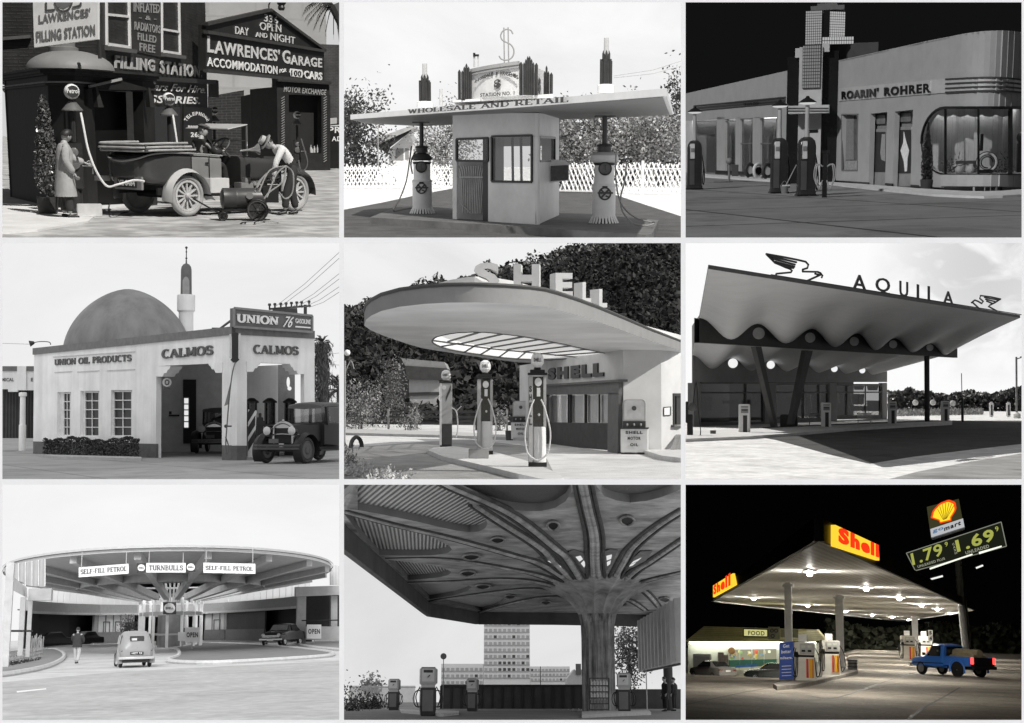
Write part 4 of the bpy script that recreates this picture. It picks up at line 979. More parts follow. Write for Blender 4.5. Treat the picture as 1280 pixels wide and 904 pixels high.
m.tube(spath([SF.at(X,Y)for X,Y in S_pts],4),.022,6);m.tube([SF.at(608,104),SF.at(610,240)],.02,6);m.tube([SF.at(624,103),SF.at(626,238)],.02,6)
m.mk('dollar_sign',mat('pale_tube',.3,.4,.1),stn,smooth=True)
m=MB().tube([on(497,252,D+.5),on(497,212,D+.5)],.03,6);m.tube([on(512,250,D+.5),on(511,212,D+.5)],.015,6);m.mk('lamp_post',mat('pale_post',.5),stn,smooth=True)
MB().box(on(505,208,D+.5),(.14,.12,.05)).box(on(497,206,D+.5),(.06,.12,.1)).mk('lamp_head',dk_frame,stn)
def finial(X,Yb,D,w_,hts,lab=None):
 p=on(X,Yb,D);k=D/4676
 MB().lathe([(w_*.66*k,-.02),(w_*.66*k,hts[0]*k),(w_*.5*k,hts[0]*k+.03)],p,20).mk('finial_base',white_st,stn,smooth=True)
 m=MB()
 for i in range(10):
  a=2*PI*i/10;r0=w_*.36*k;top=hts[1]+(6 if i%2 else 0)
  q=p+V((r0*math.cos(a),r0*math.sin(a),hts[0]*k));m.tube([q,q+V((0,0,(top-hts[0])*k))],w_*.14*k,6)
 for i in range(8):
  a=2*PI*i/8;r0=w_*.22*k;q=p+V((r0*math.cos(a),r0*math.sin(a),hts[0]*k));z=(hts[2]-hts[0]-(12 if i%2 else 0))*k;m.tube([q,q+V((0,0,z*.9)),q+V((0,0,z))],[w_*.11*k,w_*.11*k,.002],6)
 m.mk('finial_flutes',dk_flute,stn,smooth=True)
 MB().tube([p,p+V((0,0,hts[3]*k))],w_*.2*k,10).mk('finial_tip',mat('pale_tip',.45,.3,.1),stn,smooth=True)
finial(313,402,39.5,46,(18,90,118,156));finial(990,346,29,47,(24,112,150,194))
MB().tube([on(372,396,38),on(372,334,38)],.05,8).mk('vent_pipe',mat('pale_post',.5),stn,smooth=True)
def pump25(cap_m,cap_prof):
 t=thing('petrol_pump','-','petrol pump',group='white cylinder pumps on the island')
 MB().lathe([(.32,.14),(.32,1.02),(.335,1.03),(.335,1.07),(.3,1.08),(.275,1.12),(.275,1.62),(.2,1.66)],(0,0,0),32).mk('body',white_st,t,smooth=True)
 m=MB()
 for k in range(26):
  a=2*PI*k/26;d=V((math.cos(a),math.sin(a),0));m.bar(d*.31+V((0,0,.2)),d*.41+V((0,0,.0)),.055,.03)
 fl=m.mk('fluted_foot',white_st,t)
 MB().lathe([(.4,0),(.4,.03),(.33,.05),(.31,.16)],(0,0,0),32).mk('foot_ring',dk_frame,t,smooth=True)
 MB().lathe([(.27,1.58),(.3,1.62),(.3,1.665),(.2,1.67)],(0,0,0),32).mk('cap_ring',dk_frame,t,smooth=True)
 MB().lathe(cap_prof,(0,0,0),32).mk('cap',cap_m,t,smooth=True)
 m=MB().lathe([(.2,1.95),(.19,2.1),(.22,2.12),(.2,2.16),(.07,2.18),(.07,2.94)],(0,0,0),20);m.mk('neck',mat('dark_pump_neck',.05,.35,.3),t,smooth=True)
 MB().box((0,0,2.915),(.55,.55,.03)).mk('top_plate',dk_frame,t)
 d=MB().lathe([(.17,0),(.17,.05),(.15,.06)],(0,-.27,1.5),28,(0,-1,0)).mk('dial',mat('grey_dial',.1,.25,.2,9),t,smooth=True)
 m=MB().bar((0,-.335,1.5),(.0,-.335,1.6),.015).bar((0,-.335,1.5),(.03,-.335,1.42),.012);m.tube([(math.cos(a)*.17,-.32,1.5+math.sin(a)*.17)for a in[2*PI*i/24 for i in range(24)]],.02,6,closed=True);m.mk('dial_ring',dk_frame,d)
 e=MB().tube([(math.cos(a)*.16,-.32,.82+math.sin(a)*.16)for a in[2*PI*i/24 for i in range(24)]],.024,6,closed=True)
 e.bar((-.2,-.34,.84),(.22,-.34,.84),.05).bar((-.09,-.335,.72),(.1,-.335,.93),.05).bar((-.1,-.335,.92),(.02,-.335,.8),.04);e.bar((.02,-.335,.76),(.12,-.335,.72),.04)
 e.mk('emblem',mat('dark_emblem',.08),t)
 MB().box((0,-.325,1.0),(.14,.02,.05)).mk('plate',dk_frame,t)
 return t
pr=c.g(982,836,.2);t=pump25(cream_st,[(.31,1.66),(.37,1.7),(.4,1.77),(.37,1.86),(.24,1.94),(.1,1.96)]);t['label']='white cylinder pump with pale rounded cap at the right end of the island';place(t,pr,0,33.4/33.4*.97)
plc=c.g(303,800,.2);t=pump25(mat('dark_pump_cap',.06,.35,.2),[(.26,1.7),(.36,1.74),(.34,1.8),(.22,1.92),(.1,1.96)]);t['label']='white cylinder pump with dark flared cap at the left end of the island';place(t,plc,0,.97)
hs=mat('black_pump_hose',.05,.5,.2)
def hose(pts,lab,r=.022,m_=None):P_=[c.d(*q)for q in pts];MB().tube(spath(P_,6),r,8).mk('pump_hose',m_ or hs,label=lab,cat='hose',base=P_[0],smooth=True)
hose([(275,570,38.0),(260,610,37.5),(265,650,37.8)],'short black hose curved at the neck of the left white pump')
hose([(262,548,37.4),(255,600,37.2),(242,680,37),(218,745,36.8),(194,790,36.6),(230,785,37.2),(262,780,37.6)],'long black hose falling from the left white pump to the island')
hose([(1030,560,33),(1026,640,33.1),(1034,720,33),(1055,775,32.6),(1100,815,32),(1160,833,31.6),(1172,836,31.5)],'grey hose curling over the island at the right white pump',m_=mat('grey_pump_hose',.25))
hose([(1068,610,33),(1060,680,33),(1046,738,33),(1052,790,32.4),(1090,835,31.6),(1140,846,31.2),(1170,838,31.3)],'second grey hose hanging outermost from the right white pump',m_=mat('grey_pump_hose',.25))
MB().box(c.d(1168,836,31.4),(.06,.06,.06)).mk('nozzle',dk_frame,label='dark nozzle lying at the right end of the island',cat='nozzle',base=c.d(1168,836,31.4))
def lattice(pa,pb,h,label,pitch=.3):
 d=pb-pa;L_=d.length;d.normalize();m=MB();n=int(L_/pitch)
 for k in range(n):
  x=k*pitch;yo=V((0,.03,0))
  for s_ in(-1,1):
   x0,x1=(x,x+h*.5)if s_>0 else(x+h*.5,x)
   m.bar(pa+d*x0+yo*s_+V((0,0,.08)),pa+d*x1+yo*s_+V((0,0,h*rng.uniform(.93,1.05))),.075,.02,up=V((0,-1,0)))
 f=thing('lattice_fence',label,'fence',pa)
 m.mk('lattice',mat('white_fence_paint',.8,.6,.08,2),f)
 for k in range(int(L_/3)+1):
  q=pa+d*k*3.0;MB().bar(q,q+V((0,0,h*1.1)),.14).mk('post',mat('white_fence_paint'),f)
 MB().bar(pa+V((0,0,.12)),pb+V((0,0,.12)),.1,.08).bar(pa+V((0,0,h*.85)),pb+V((0,0,h*.85)),.06,.07).mk('rail',mat('white_fence_paint'),f)
fa_,fb_=c.g(800,722),c.g(1300,734)
lattice(fa_,fb_,1.62,'white criss-cross lattice fence below the trees at right of the kiosk')
fa_,fb_=c.g(-20,708),c.g(420,706)
lattice(fa_,fb_,1.45,'white criss-cross lattice fence before the bungalow at left of the kiosk',.24)
bark=mat('bark',.08);lf_d=mat('dark_tree_leaf',.045,.45,.5,1.5);lf_l=mat('light_tree_leaf',.22,.4,.5,1.2,spec=.6)
def tree(X,D,hgt,rx,label,n,m_leaf,cz=.62,rzf=.42,size=.35,group='trees behind the white station'):
 p=c.d(X,590,D);b=V((p.x,p.y,0));t=thing('tree',label,'tree',b,group)
 tree_on(t,b,hgt,(hgt*cz,rx,rx*.8,hgt*rzf),n,size,rng,m_leaf,bark,.2,18,5)
tree(60,88,7.2,2.4,'dark leafy tree at the far left beyond the lattice fence',5200,lf_d,.55,.45,.26)
tree(395,86,5.4,1.8,'pale leafy shrub tree between the left pump and the kiosk',3800,lf_l,.55,.5,.2)
tree(890,84,5.8,2.4,'bushy tree nearest the kiosk beyond the right fence',4300,lf_l,.58,.36,.24)
tree(1060,86,6.0,2.8,'bushy tree behind the right pump and its neck',4800,lf_l,.58,.36,.24)
tree(1190,84,5.6,2.4,'bushy tree beyond the right fence near the frame edge',4200,lf_l,.58,.36,.24)
tree(1285,86,7.6,1.5,'taller dark tree cut by the right edge',2400,lf_d,.6,.42,.26)
hg=MB();pts=[]
p0,p1=c.d(800,600,90),c.d(1300,600,90)
for i in range(3400):
 q=lerp(p0,p1,rng.random());pts.append(V((q.x,q.y+rng.uniform(-.8,.8),rng.uniform(.1,3.2))))
hg.leaves(pts,.34,rng).mk('hedge',lf_d,label='dark hedge filling the gap behind the right lattice fence',cat='hedge',base=lerp(p0,p1,.5))
pp=c.g(862,716);t=thing('garden_plant','spiky plant before the lattice fence beside the display box','plant',pp)
MB().leaves([pp+V((rng.gauss(0,.3),rng.gauss(0,.2),abs(rng.gauss(.5,.4))))for _ in range(160)],.35,rng,.2).mk('leaves',lf_d,t)
HF=Face(c,c.d(200,600,92),(0,-1,0));hb=V((HF.at(200,600).x,92,0));t=thing('bungalow','white bungalow with low dark gabled roof behind the left pump','house',hb)
MB().prism(HF.poly([(178,700),(268,700),(268,530),(250,500),(178,560)]),(0,5,0)).mk('wall',mat('white_weatherboard',.8,.6,.05,2,.3,pattern='wavez',psc=3,col2=.7),t)
m=MB();m.prism(HF.poly([(72,540),(262,470),(268,482),(120,548)],1.2),(0,6,0));m.mk('roof',mat('grey_shingle',.38,.8,.2,2),t)
MB().prism(HF.poly([(135,545),(262,476),(262,490),(182,552),(172,580),(140,552)],1.0),(0,.15,0)).mk('gable_trim',mat('dark_eave',.02),t)
q=MB().prism(HF.poly([(202,558),(232,556),(232,600),(202,600)],.03),(0,.05,0)).mk('window',mat('grey_window',.25,.2),t)
q=MB().prism(HF.poly([(238,556),(252,556),(252,598),(238,598)],.03),(0,.05,0)).mk('window',mat('grey_window'),t)
MB().tube([c.d(137,640,70),c.d(137,462,70)],.03,6).mk('pole',mat('grey_pipe'),label='thin grey pole standing before the bungalow roof',cat='pole',base=c.d(137,700,70))
for Y0,Y1 in((285,220),(292,240)):
 a_,b_=c.d(1020,Y0,60),c.d(1300,Y1,66);MB().tube([a_,lerp(a_,b_,.5)-V((0,0,.15)),b_],.012,5).mk('overhead_wire',mat('grey_wire',.4),label='faint overhead wire crossing the sky at right of the pylon',cat='wire',group='overhead wires at the white station',base=a_)
sky_box(c,cloud('sky_white',.97,.88,.015),emit('sky_mid',.9,.75))
sun(c,172,50,4.3)
# ================================================================ third view: streamlined station at night with black tower
c=CUR=Cell('streamline_station',854,0,1280/426.0,BOXES[3],545,1.5)
rng=random.Random(3)
stuc=mat('grey_stucco',.36,.7,.08,1.5,.15,bscale=30)
blackg=mat('black_vitrolite',.01,.2,.2,2)
band=mat('polished_band',.62,.3,.12,2,metal=.3)
struct('forecourt',MB().quad((-60,12,0),(60,12,0),(90,255,0),(-90,255,0)),mat('scored_concrete',.28,.8,.15,.7,.15,pattern='tile',psc=2.6,col2=.06,ang=.5,stain=.4))
def plan(pts):return[c.g(X,Y)for X,Y in pts]
PR=plan([(576,690),(700,699),(890,713),(985,719),(1025,721.5),(1060,723),(1095,724),(1130,724),(1165,723.5),(1200,722),(1240,719),(1300,713)])
PR=PR[:3]+[q for q in spath(PR[3:],4)]
zr=4.78
def seg(X):
 for a,b in zip(PR,PR[1:]):
  if c.px(a)[0]-.01<=X<=c.px(b)[0]+.01:return vface(c,a,b)
 return vface(c,PR[-2],PR[-1])if X>900 else vface(c,PR[0],PR[1])
def wat(X,Y,off=0.0):return seg(X).at(X,Y,off)
def span(X0,X1,n):return[lerp(X0,X1,i/n)for i in range(n+1)]
main=thing('filling_station','grey streamlined station with curved corner window and black tower capped by a lit glass lantern','station',PR[2])
w=MB();TH=.18
def col(m,X0,X1,Ya,Yb,off=0,th=TH):
 """a piece of wall between two uprights; Ya=(top at X0, top at X1) or 'r' for the roof, Yb likewise or 'g' for the ground"""
 F=seg((X0+X1)/2);P4=[]
 for X,k in((X0,0),(X1,1)):
  q=F.at(X,560,off)
  zt=zr if Ya=='r' else F.at(X,Ya[k],off).z;zb=0 if Yb=='g' else F.at(X,Yb[k],off).z
  P4+=[V((q.x,q.y,zb)),V((q.x,q.y,zt))]
 m.prism([P4[0],P4[2],P4[3],P4[1]],-F.n*th)
def arch(X):
 t=clamp((985-X)/90,0,1);r=math.sqrt(max(0,1-t*t));return 405+(540-405)*(1-r),655-(655-540)*(1-r)
stops=[576,596,655,700,762,790,858,890,895]
openings={(596,655):(430,640),(700,762):(424,696),(790,858):(416,701)}
for a,b in zip(stops,stops[1:]):
 if(a,b)in openings:
  t0,b0=openings[(a,b)];col(w,a,b,'r',(t0+4,t0-3))
  if b0<690:col(w,a,b,(b0,b0),'g')
 else:col(w,a,b,'r','g')
xs=[895,897,900,905,912,922,935,950,967,985]+span(985,1290,14)[1:]
for a,b in zip(xs,xs[1:]):
 ta,ba=arch(a);tb,bb=arch(b);col(w,a,b,'r',(ta,tb));col(w,a,b,(ba,bb),'g')
w.mk('wall',stuc,main)
m=MB()
for a,b in zip(xs,xs[1:]):m.tube([wat(a,arch(a)[0],.02),wat(b,arch(b)[0],.02)],.05,6);m.tube([wat(a,arch(a)[1],.02),wat(b,arch(b)[1],.02)],.025,6)
big=MB()
for a,b in zip(xs[1:],xs[2:]):
 ta,ba=arch(a);tb,bb=arch(b);col(big,a,b,(ta,tb),(ba,bb),-.06,.01)
bw=big.mk('show_window',glass('shop_pane',.9,.05),main)
for X in(985,1109,1229):m.bar(wat(X,408,0),wat(X,655,0),.06 if X<1200 else.12,.06)
m.mk('frame',blackg,bw,smooth=True)
m=MB()
for a,b in zip(span(880,1300,12),span(880,1300,12)[1:]):col(m,a,b,(395,395),(668,668),-1.5,.05)
m.mk('display_backing',mat('pale_display_curtain',.5,.8,.12,3,.2,bscale=5),main)
m=MB()
for a,b in zip(span(900,1300,12),span(900,1300,12)[1:]):m.prism([wat(a,652,-.1),wat(b,652,-.1),V((wat(b,652,-1.5).x,wat(b,652,-1.5).y,wat(b,652,-.1).z)),V((wat(a,652,-1.5).x,wat(a,652,-1.5).y,wat(a,652,-.1).z))],(0,0,-.04))
m.mk('display_shelf',mat('grey_shelf',.35),main)
m=MB()
xs2=span(958,1230,30)
for i,(a,b)in enumerate(zip(xs2,xs2[1:])):
 ph=lambda k:10*abs(math.sin(k*PI/6))
 F=seg((a+b)/2);m.prism([F.at(a,410,-.5),F.at(b,410,-.5),F.at(b,430+ph(i+1),-.5),F.at(a,430+ph(i),-.5)],-F.n*.02)
m.mk('valance',mat('grey_lace',.42,.8),main)
m=MB()
for a,b in zip(span(905,1290,8),span(905,1290,8)[1:]):m.bar(wat(a,404,-1.2),wat(b,404,-1.2),.1,.08)
m.mk('window_lamp',emit('shop_window_lamp',1,9.0),main)
m=MB()
for a,b,Yt in((576,700,678),(762,790,688),(858,890,694),(890,985,700)):col(m,a,b,(Yt,Yt+(b-a)*.06),'g',.015,.03)
for a,b in zip(span(985,1300,10),span(985,1300,10)[1:]):col(m,a,b,(703,703),'g',.015,.03)
m.mk('kick_plate',blackg,main)
m=MB()
for a,b in zip(span(972,1226,8),span(972,1226,8)[1:]):col(m,a,b,(657,657),(700,700),.05,.05)
m.mk('sill_panel',mat('pale_sill_panel',.42,.5,.08),main)
m=MB()
def bandY(X):
 return(lerp(333,297,(X-580)/405),lerp(381,349,(X-580)/405))if X<=985 else(297-8*math.sin((X-985)/290*PI*.62)+10*max(0,(X-1130)/145)**2,349-8*math.sin((X-985)/290*PI*.62)+8*max(0,(X-1130)/145)**2)
bx_=span(580,985,6)+span(985,1300,14)[1:]
for a,b in zip(bx_,bx_[1:]):col(m,a,b,(bandY(a)[0],bandY(b)[0]),(bandY(a)[1],bandY(b)[1]),.03,.05)
m.mk('name_band',band,main)
m=MB()
for a,b in zip(span(985,1300,14),span(985,1300,14)[1:]):
 for f in(.02,.35,.68,.97):m.bar(wat(a,lerp(*bandY(a),f),.035),wat(b,lerp(*bandY(b),f),.035),.03,.05)
m.mk('band_groove',mat('dark_groove',.05),main)
lt=MB()
for s_,a,b in(("ROARIN'",597,735),("ROHRER",757,932)):
 lt.text(s_,wat(a,bandY(a)[1]-6,.04),wat(b,bandY(b)[1]-5,.04),wat(a,bandY(a)[0]+11,.04),depth=.03,bold=.035)
lt.mk('lettering',blackg,main)
m=MB()
rf=[V((p.x,p.y,zr-.06))for p in PR];m.prism(rf+[V((PR[-1].x+2,PR[-1].y+12,zr-.06)),V((PR[0].x+2,PR[0].y+14,zr-.06))],(0,0,.04));m.mk('roof',stuc,main)
drk=mat('dark_shop_interior',.03,.5,.3)
for i,(X0,X1,t0,b0)in enumerate(((700,762,424,696),(790,858,416,701))):
 F=seg((X0+X1)/2)
 MB().prism(F.poly([(X0-4,t0-6),(X1+4,t0-6),(X1+4,b0),(X0-4,b0)],-.3),-F.n*.04).mk('door_surround',mat('grey_door_surround',.22,.6),main)
 d_=MB().prism(F.poly([(X0+9,t0+62),(X1-1,t0+60),(X1-1,b0),(X0+9,b0-1)],-.24),-F.n*.05).mk('door',mat('grey_door',.26,.5),main)
 MB().prism(F.poly([(X0+16,t0+72),(X1-3,t0+72),(X1-3,b0-50),(X0+16,b0-50)],-.225),-F.n*.01).mk('pane',drk,d_)
 m=MB();
 cv=[(X0+38,t0+78),(X0+48,t0+120),(X0+58,t0+150),(X0+52,t0+180),(X0+50,b0-58),(X0+42,b0-56),(X0+38,t0+190),(X0+26,t0+150),(X0+36,t0+120)]if i else[(X0+46,t0+80),(X0+58,t0+80),(X0+58,b0-90),(X0+44,b0-96),(X0+40,t0+150)]
 m.prism(F.poly(cv,-.21),-F.n*.008);m.mk('curtain_or_reflection',mat('white_lace_curtain' if i else 'grey_lace_curtain',.75 if i else.3,.8,.15,9),d_)
 q=MB().prism(F.poly([(X0+6,t0+5),(X1-2,t0+4),(X1-2,t0+44),(X0+6,t0+45)],-.25),-F.n*.02).mk('transom_window',drk,main)
 MB().prism(F.poly([(X0+26,t0+10),(X1-4,t0+9),(X1-4,t0+41),(X0+26,t0+42)],-.235),-F.n*.005).mk('pane',mat('grey_reflection',.16,.3,.5,5),q)
F=seg(620);q=MB().prism(F.poly([(594,428),(657,428),(657,642),(594,642)],-.16),-F.n*.02).mk('window',mat('dim_window',.12,.2,.3,4),main)
MB().prism(F.poly([(607,436),(640,436),(640,600),(607,600)],-.15),-F.n*.005).mk('curtain_or_reflection',mat('dull_curtain',.2,.8,.2,9),q)
MB().prism(F.poly([(612,604),(650,604),(655,640),(606,640)],-.14),-F.n*.03).mk('goods',mat('grey_goods',.3,.5,.4,9),q)
fr=MB();p=F.poly([(596,430),(655,430),(655,640),(596,640)],.0)
for i in range(4):fr.bar(p[i],p[(i+1)%4],.05,.04,up=F.n)
fr.mk('frame',mat('grey_frame',.15),q)
def disp(X,off=-.7):return wat(X,652,off)
p=wat(1141,610,-.7);t=thing('window_wheel_display','white-walled wheel on a stand inside the curved corner window','wheel',disp(1141))
m=MB().tube([p+V((math.cos(a)*.27,0,math.sin(a)*.27))for a in[2*PI*i/32 for i in range(32)]],.045,8,closed=True);m.mk('tyre',mat('white_tyre',.6,.6,.05),t,smooth=True)
m=MB()
for r_ in(.22,.32):m.tube([p+V((math.cos(a)*r_,-.02,math.sin(a)*r_))for a in[2*PI*i/32 for i in range(32)]],.012,5,closed=True)
m.tube([p+V((math.cos(a)*.17,-.02,math.sin(a)*.17))for a in[2*PI*i/32 for i in range(26)]],.02,5);m.mk('rim',blackg,t,smooth=True)
MB().box(disp(1135)+V((0,0,.06)),(.45,.2,.12)).mk('stand',blackg,t,bevel=.03)
MB().box(wat(1121,535,-.9),(.1,.05,.52)).mk('bar_gauge',blackg,label='dark upright bar hanging in the corner window above the wheel',cat='display piece',base=wat(1121,535,-.9))
for X,s_,lab in((1010,.28,'dried spray of leaves at the left of the corner window display'),(1200,.34,'bushy dried spray right of the white wheel in the corner window')):
 q=disp(X);MB().leaves([q+V((rng.gauss(0,s_*.5),rng.gauss(0,.1),abs(rng.gauss(.1,.22))))for _ in range(150)],.14,rng,.25).mk('dried_plant',mat('dried_leaf',.07,.7,.4),label=lab,cat='plant',base=q)
t=thing('display_stand','low crossed display rack with goods left of the white wheel','display stand',disp(1060))
m=MB();q=disp(1060);m.bar(q+V((-.3,0,.35)),q+V((.3,0,.35)),.12,.1);m.bar(q+V((-.35,0,.2)),q+V((0,0,.3)),.03).bar(q+V((0,0,.3)),q+V((.35,0,.15)),.03).bar(q+V((-.35,0,.2)),q+V((0,0,.05)),.03).bar(q+V((0,0,.05)),q+V((.35,0,.15)),.03);m.mk('rack',mat('dark_rack',.06),t)
MB().ball(q+V((-.2,-.1,.12)),.13,12,8).ball(q+V((.12,-.1,.12)),.14,12,8).mk('goods',mat('pale_goods',.5),t,smooth=True)
q=disp(1262);m=MB().box(q+V((.1,0,.5)),(.4,.3,1.0));m.ball(q+V((.05,-.1,1.15)),.2,12,8);m.mk('dark_display',blackg,label='dark bulky display piece at the right end of the corner window',cat='display piece',base=q,bevel=.03)
twD=PR[0].y+.1
def tb(X0,X1,Yt,D,dep,z0=0.0,mm=None,Yb=None):
 a,b=c.d(X0,545,D),c.d(X1,545,D);zt=c.hz(a,Yt);zb=c.hz(a,Yb)if Yb else z0
 m=MB().prism([(a.x,a.y,zb),(b.x,b.y,zb),(b.x,b.y,zt),(a.x,a.y,zt)],(0,dep,0));return m
tb(386,432,215,twD+.6,3).mk('tower_slab',blackg,main);tb(515,576,192,twD,4).mk('tower_slab',blackg,main)
tb(430,516,178,twD-.4,4).mk('tower_face',mat('pale_tower_stucco',.45,.6,.08),main)
tb(414,432,182,twD+.3,1,Yb=217).mk('tower_cap',mat('pale_tower_stucco'),main);tb(513,541,163,twD-.3,1,Yb=195).mk('tower_cap',mat('pale_tower_stucco'),main)
tb(541,722,165,twD+2,4,Yb=235).mk('tower_slab',mat('dark_grey_slab',.05),main)
glb=emit('lit_glass_block',.9,.36)
def blocks(X0,X1,Y0,Y1,D,nx,nz,name,par,em,skew=0):
 m=MB();g=MB();a=c.d(X0,Y1,D);b=c.d(X1,Y1,D);zt=c.hz(a,Y0);b.y+=skew
 for i in range(nx):
  for k in range(nz):
   p0=lerp(a,b,(i+.1)/nx);p1=lerp(a,b,(i+.9)/nx);z0=lerp(a.z,zt,(k+.1)/nz);z1=lerp(a.z,zt,(k+.9)/nz)
   m.prism([V((p0.x,p0.y,z0)),V((p1.x,p1.y,z0)),V((p1.x,p1.y,z1)),V((p0.x,p0.y,z1))],(0,.06,0))
 o=m.mk(name,em,par)
 bk=MB().prism([V((a.x,a.y+.03,a.z)),V((b.x,b.y+.03,a.z)),V((b.x,b.y+.03,zt)),V((a.x,a.y+.03,zt))],(0,.3,0));bk.mk('grille',blackg,o)
 return o
blocks(446,513,172,332,twD-.5,8,13,'glass_blocks',main,emit('lit_glass_block_dim',.9,.22))
blocks(458,519,42,168,twD+.8,8,13,'lantern_face',main,glb)
blocks(538,606,42,150,twD+1.0,9,11,'lantern_face',main,emit('lit_glass_block_bright',.9,.5),.6)
tb(518,540,38,twD+.9,2,Yb=172).mk('lantern_corner',blackg,main)
blocks(522,640,139,168,twD+.3,13,2,'parapet_lights',main,emit('lit_glass_block_edge',.9,.5),.3)
tb(468,592,24,twD+1.2,1.5,Yb=40).mk('lantern_cap',mat('dim_cap',.12),main);tb(492,566,14,twD+1.4,1.2,Yb=26).mk('lantern_cap',mat('dim_cap'),main)
tb(392,545,398,twD-1.2,1.2,Yb=428).mk('ledge',band,main)
m=MB()
for Y in(407,417):q=c.d(391,Y,twD-1.22);r_=c.d(546,Y,twD-1.22);m.bar(q,r_,.02,.04)
m.mk('ledge_groove',mat('dark_groove'),main);tb(470,505,487,twD-.42,.02,Yb=499).mk('letter_slot',blackg,main)
PL=plan([(-30,650),(82,659),(386,683)])
FLw=vface(c,PL[0],PL[2]);zl=c.hz(PL[2],265)
lw=thing('station_wing','long low grey wing with shop windows left of the black tower','building',PL[1])
m=MB()
def lp(pts,off=0,th=.2,mm=m):mm.prism(FLw.poly(pts,off),-FLw.n*th)
a,b=PL[0],PL[2]
m.prism([V((a.x,a.y,c.hz(a,455))),V((b.x,b.y,FLw.at(386,440).z)),V((b.x,b.y,zl)),V((a.x,a.y,zl))],-FLw.n*.2)
for X0,X1 in((126,158),(196,213),(261,288),(351,388)):lp([(X0,440),(X1,440),(X1,690),(X0,668)])
m.mk('wall',stuc,lw)
MB().prism(FLw.poly([(-30,440),(388,440),(388,670),(-30,655)],-1.0),-FLw.n*.1).mk('shop_interior',mat('pale_display_curtain'),lw)
m=MB().bar(FLw.at(20,446,-.8),FLw.at(380,442,-.8),.1,.08);m.mk('window_lamp',emit('shop_window_lamp',1,9.0),lw)
for X0,X1,Yb in((40,126,650),(158,196,652),(213,261,655),(288,351,658)):
 q=MB().prism(FLw.poly([(X0,440),(X1,440),(X1,Yb),(X0,Yb)],-.1),-FLw.n*.01).mk('window',glass('dim_pane',.62,.12),lw)
 fr=MB();p=FLw.poly([(X0,456 if X0<200 else 448),(X1,455 if X0<200 else 446),(X1,Yb),(X0,Yb)],-.04)
 for i in range(4):fr.bar(p[i],p[(i+1)%4],.05,.05,up=FLw.n)
 if X0>200:fr.bar(FLw.at(X0,540,-.04),FLw.at(X1,538,-.04),.03,.04)
 fr.mk('frame',mat('grey_frame'),q)
m=MB()
for k,(y0,y1)in enumerate(((398,365),(407,374),(416,384))):m.bar(FLw.at(40,y0,.02),FLw.at(384,y1,.02),.06,.09 if k==1 else.05)
m.mk('band',mat('dark_band',.06,.4),lw)
MB().text("TIRES",*FLw.poly(((226,398),(284,392),(226,388)),.06),depth=.01,bold=.02).mk('lettering',blackg,lw)
m=MB();lp([(120,640),(352,650),(352,664),(120,655)],.02,.04,m);m.mk('kick_plate',blackg,lw)
kb=[(80,658),(300,673),(555,690),(700,700),(890,716),(985,722),(1060,726),(1130,727),(1200,725),(1300,716)];kf=[(1300,738),(1200,744),(1130,746),(1060,744),(936,738),(800,724),(636,706),(555,696),(300,682),(80,667)]
struct('kerb',MB().prism([c.g(X,Y)for X,Y in kb+kf],(0,0,.07)),mat('pale_kerb_stone',.6,.7,.1,3))
for X,Y,m_,lab in((250,655,mat('dark_tyre',.03),'dark tyre standing leftmost before the wing windows'),(281,656,mat('white_tyre'),'white tyre standing between two dark tyres before the wing windows'),(315,660,mat('dark_tyre'),'dark tyre standing rightmost before the wing windows')):
 p=FLw.at(X,Y,.35);t=thing('tyre_display',lab,'tyre',V((p.x,p.y,.07)),'tyres on show before the wing')
 q=V((p.x,p.y,.07+.36));MB().tube([q+V((math.cos(a)*.17,math.cos(a)*.2,math.sin(a)*.29))for a in[2*PI*i/28 for i in range(28)]],.075,8,closed=True).mk('tyre',m_,t,smooth=True)
 MB().lathe([(.17,0),(.17,.03),(0,.03)],q+V((.02,-.03,0)),18,(.7,-.7,0)).mk('cover',mat('white_tyre')if m_!=mat('white_tyre')else blackg,t,smooth=True);MB().box(V((p.x,p.y,.1)),(.3,.2,.06)).mk('stand',mat('grey_shelf'),t)
pm=mat('dark_pump_enamel',.025,.25,.15,2,spec=.6);pside=mat('dull_pump_side',.08,.3,.15,2)
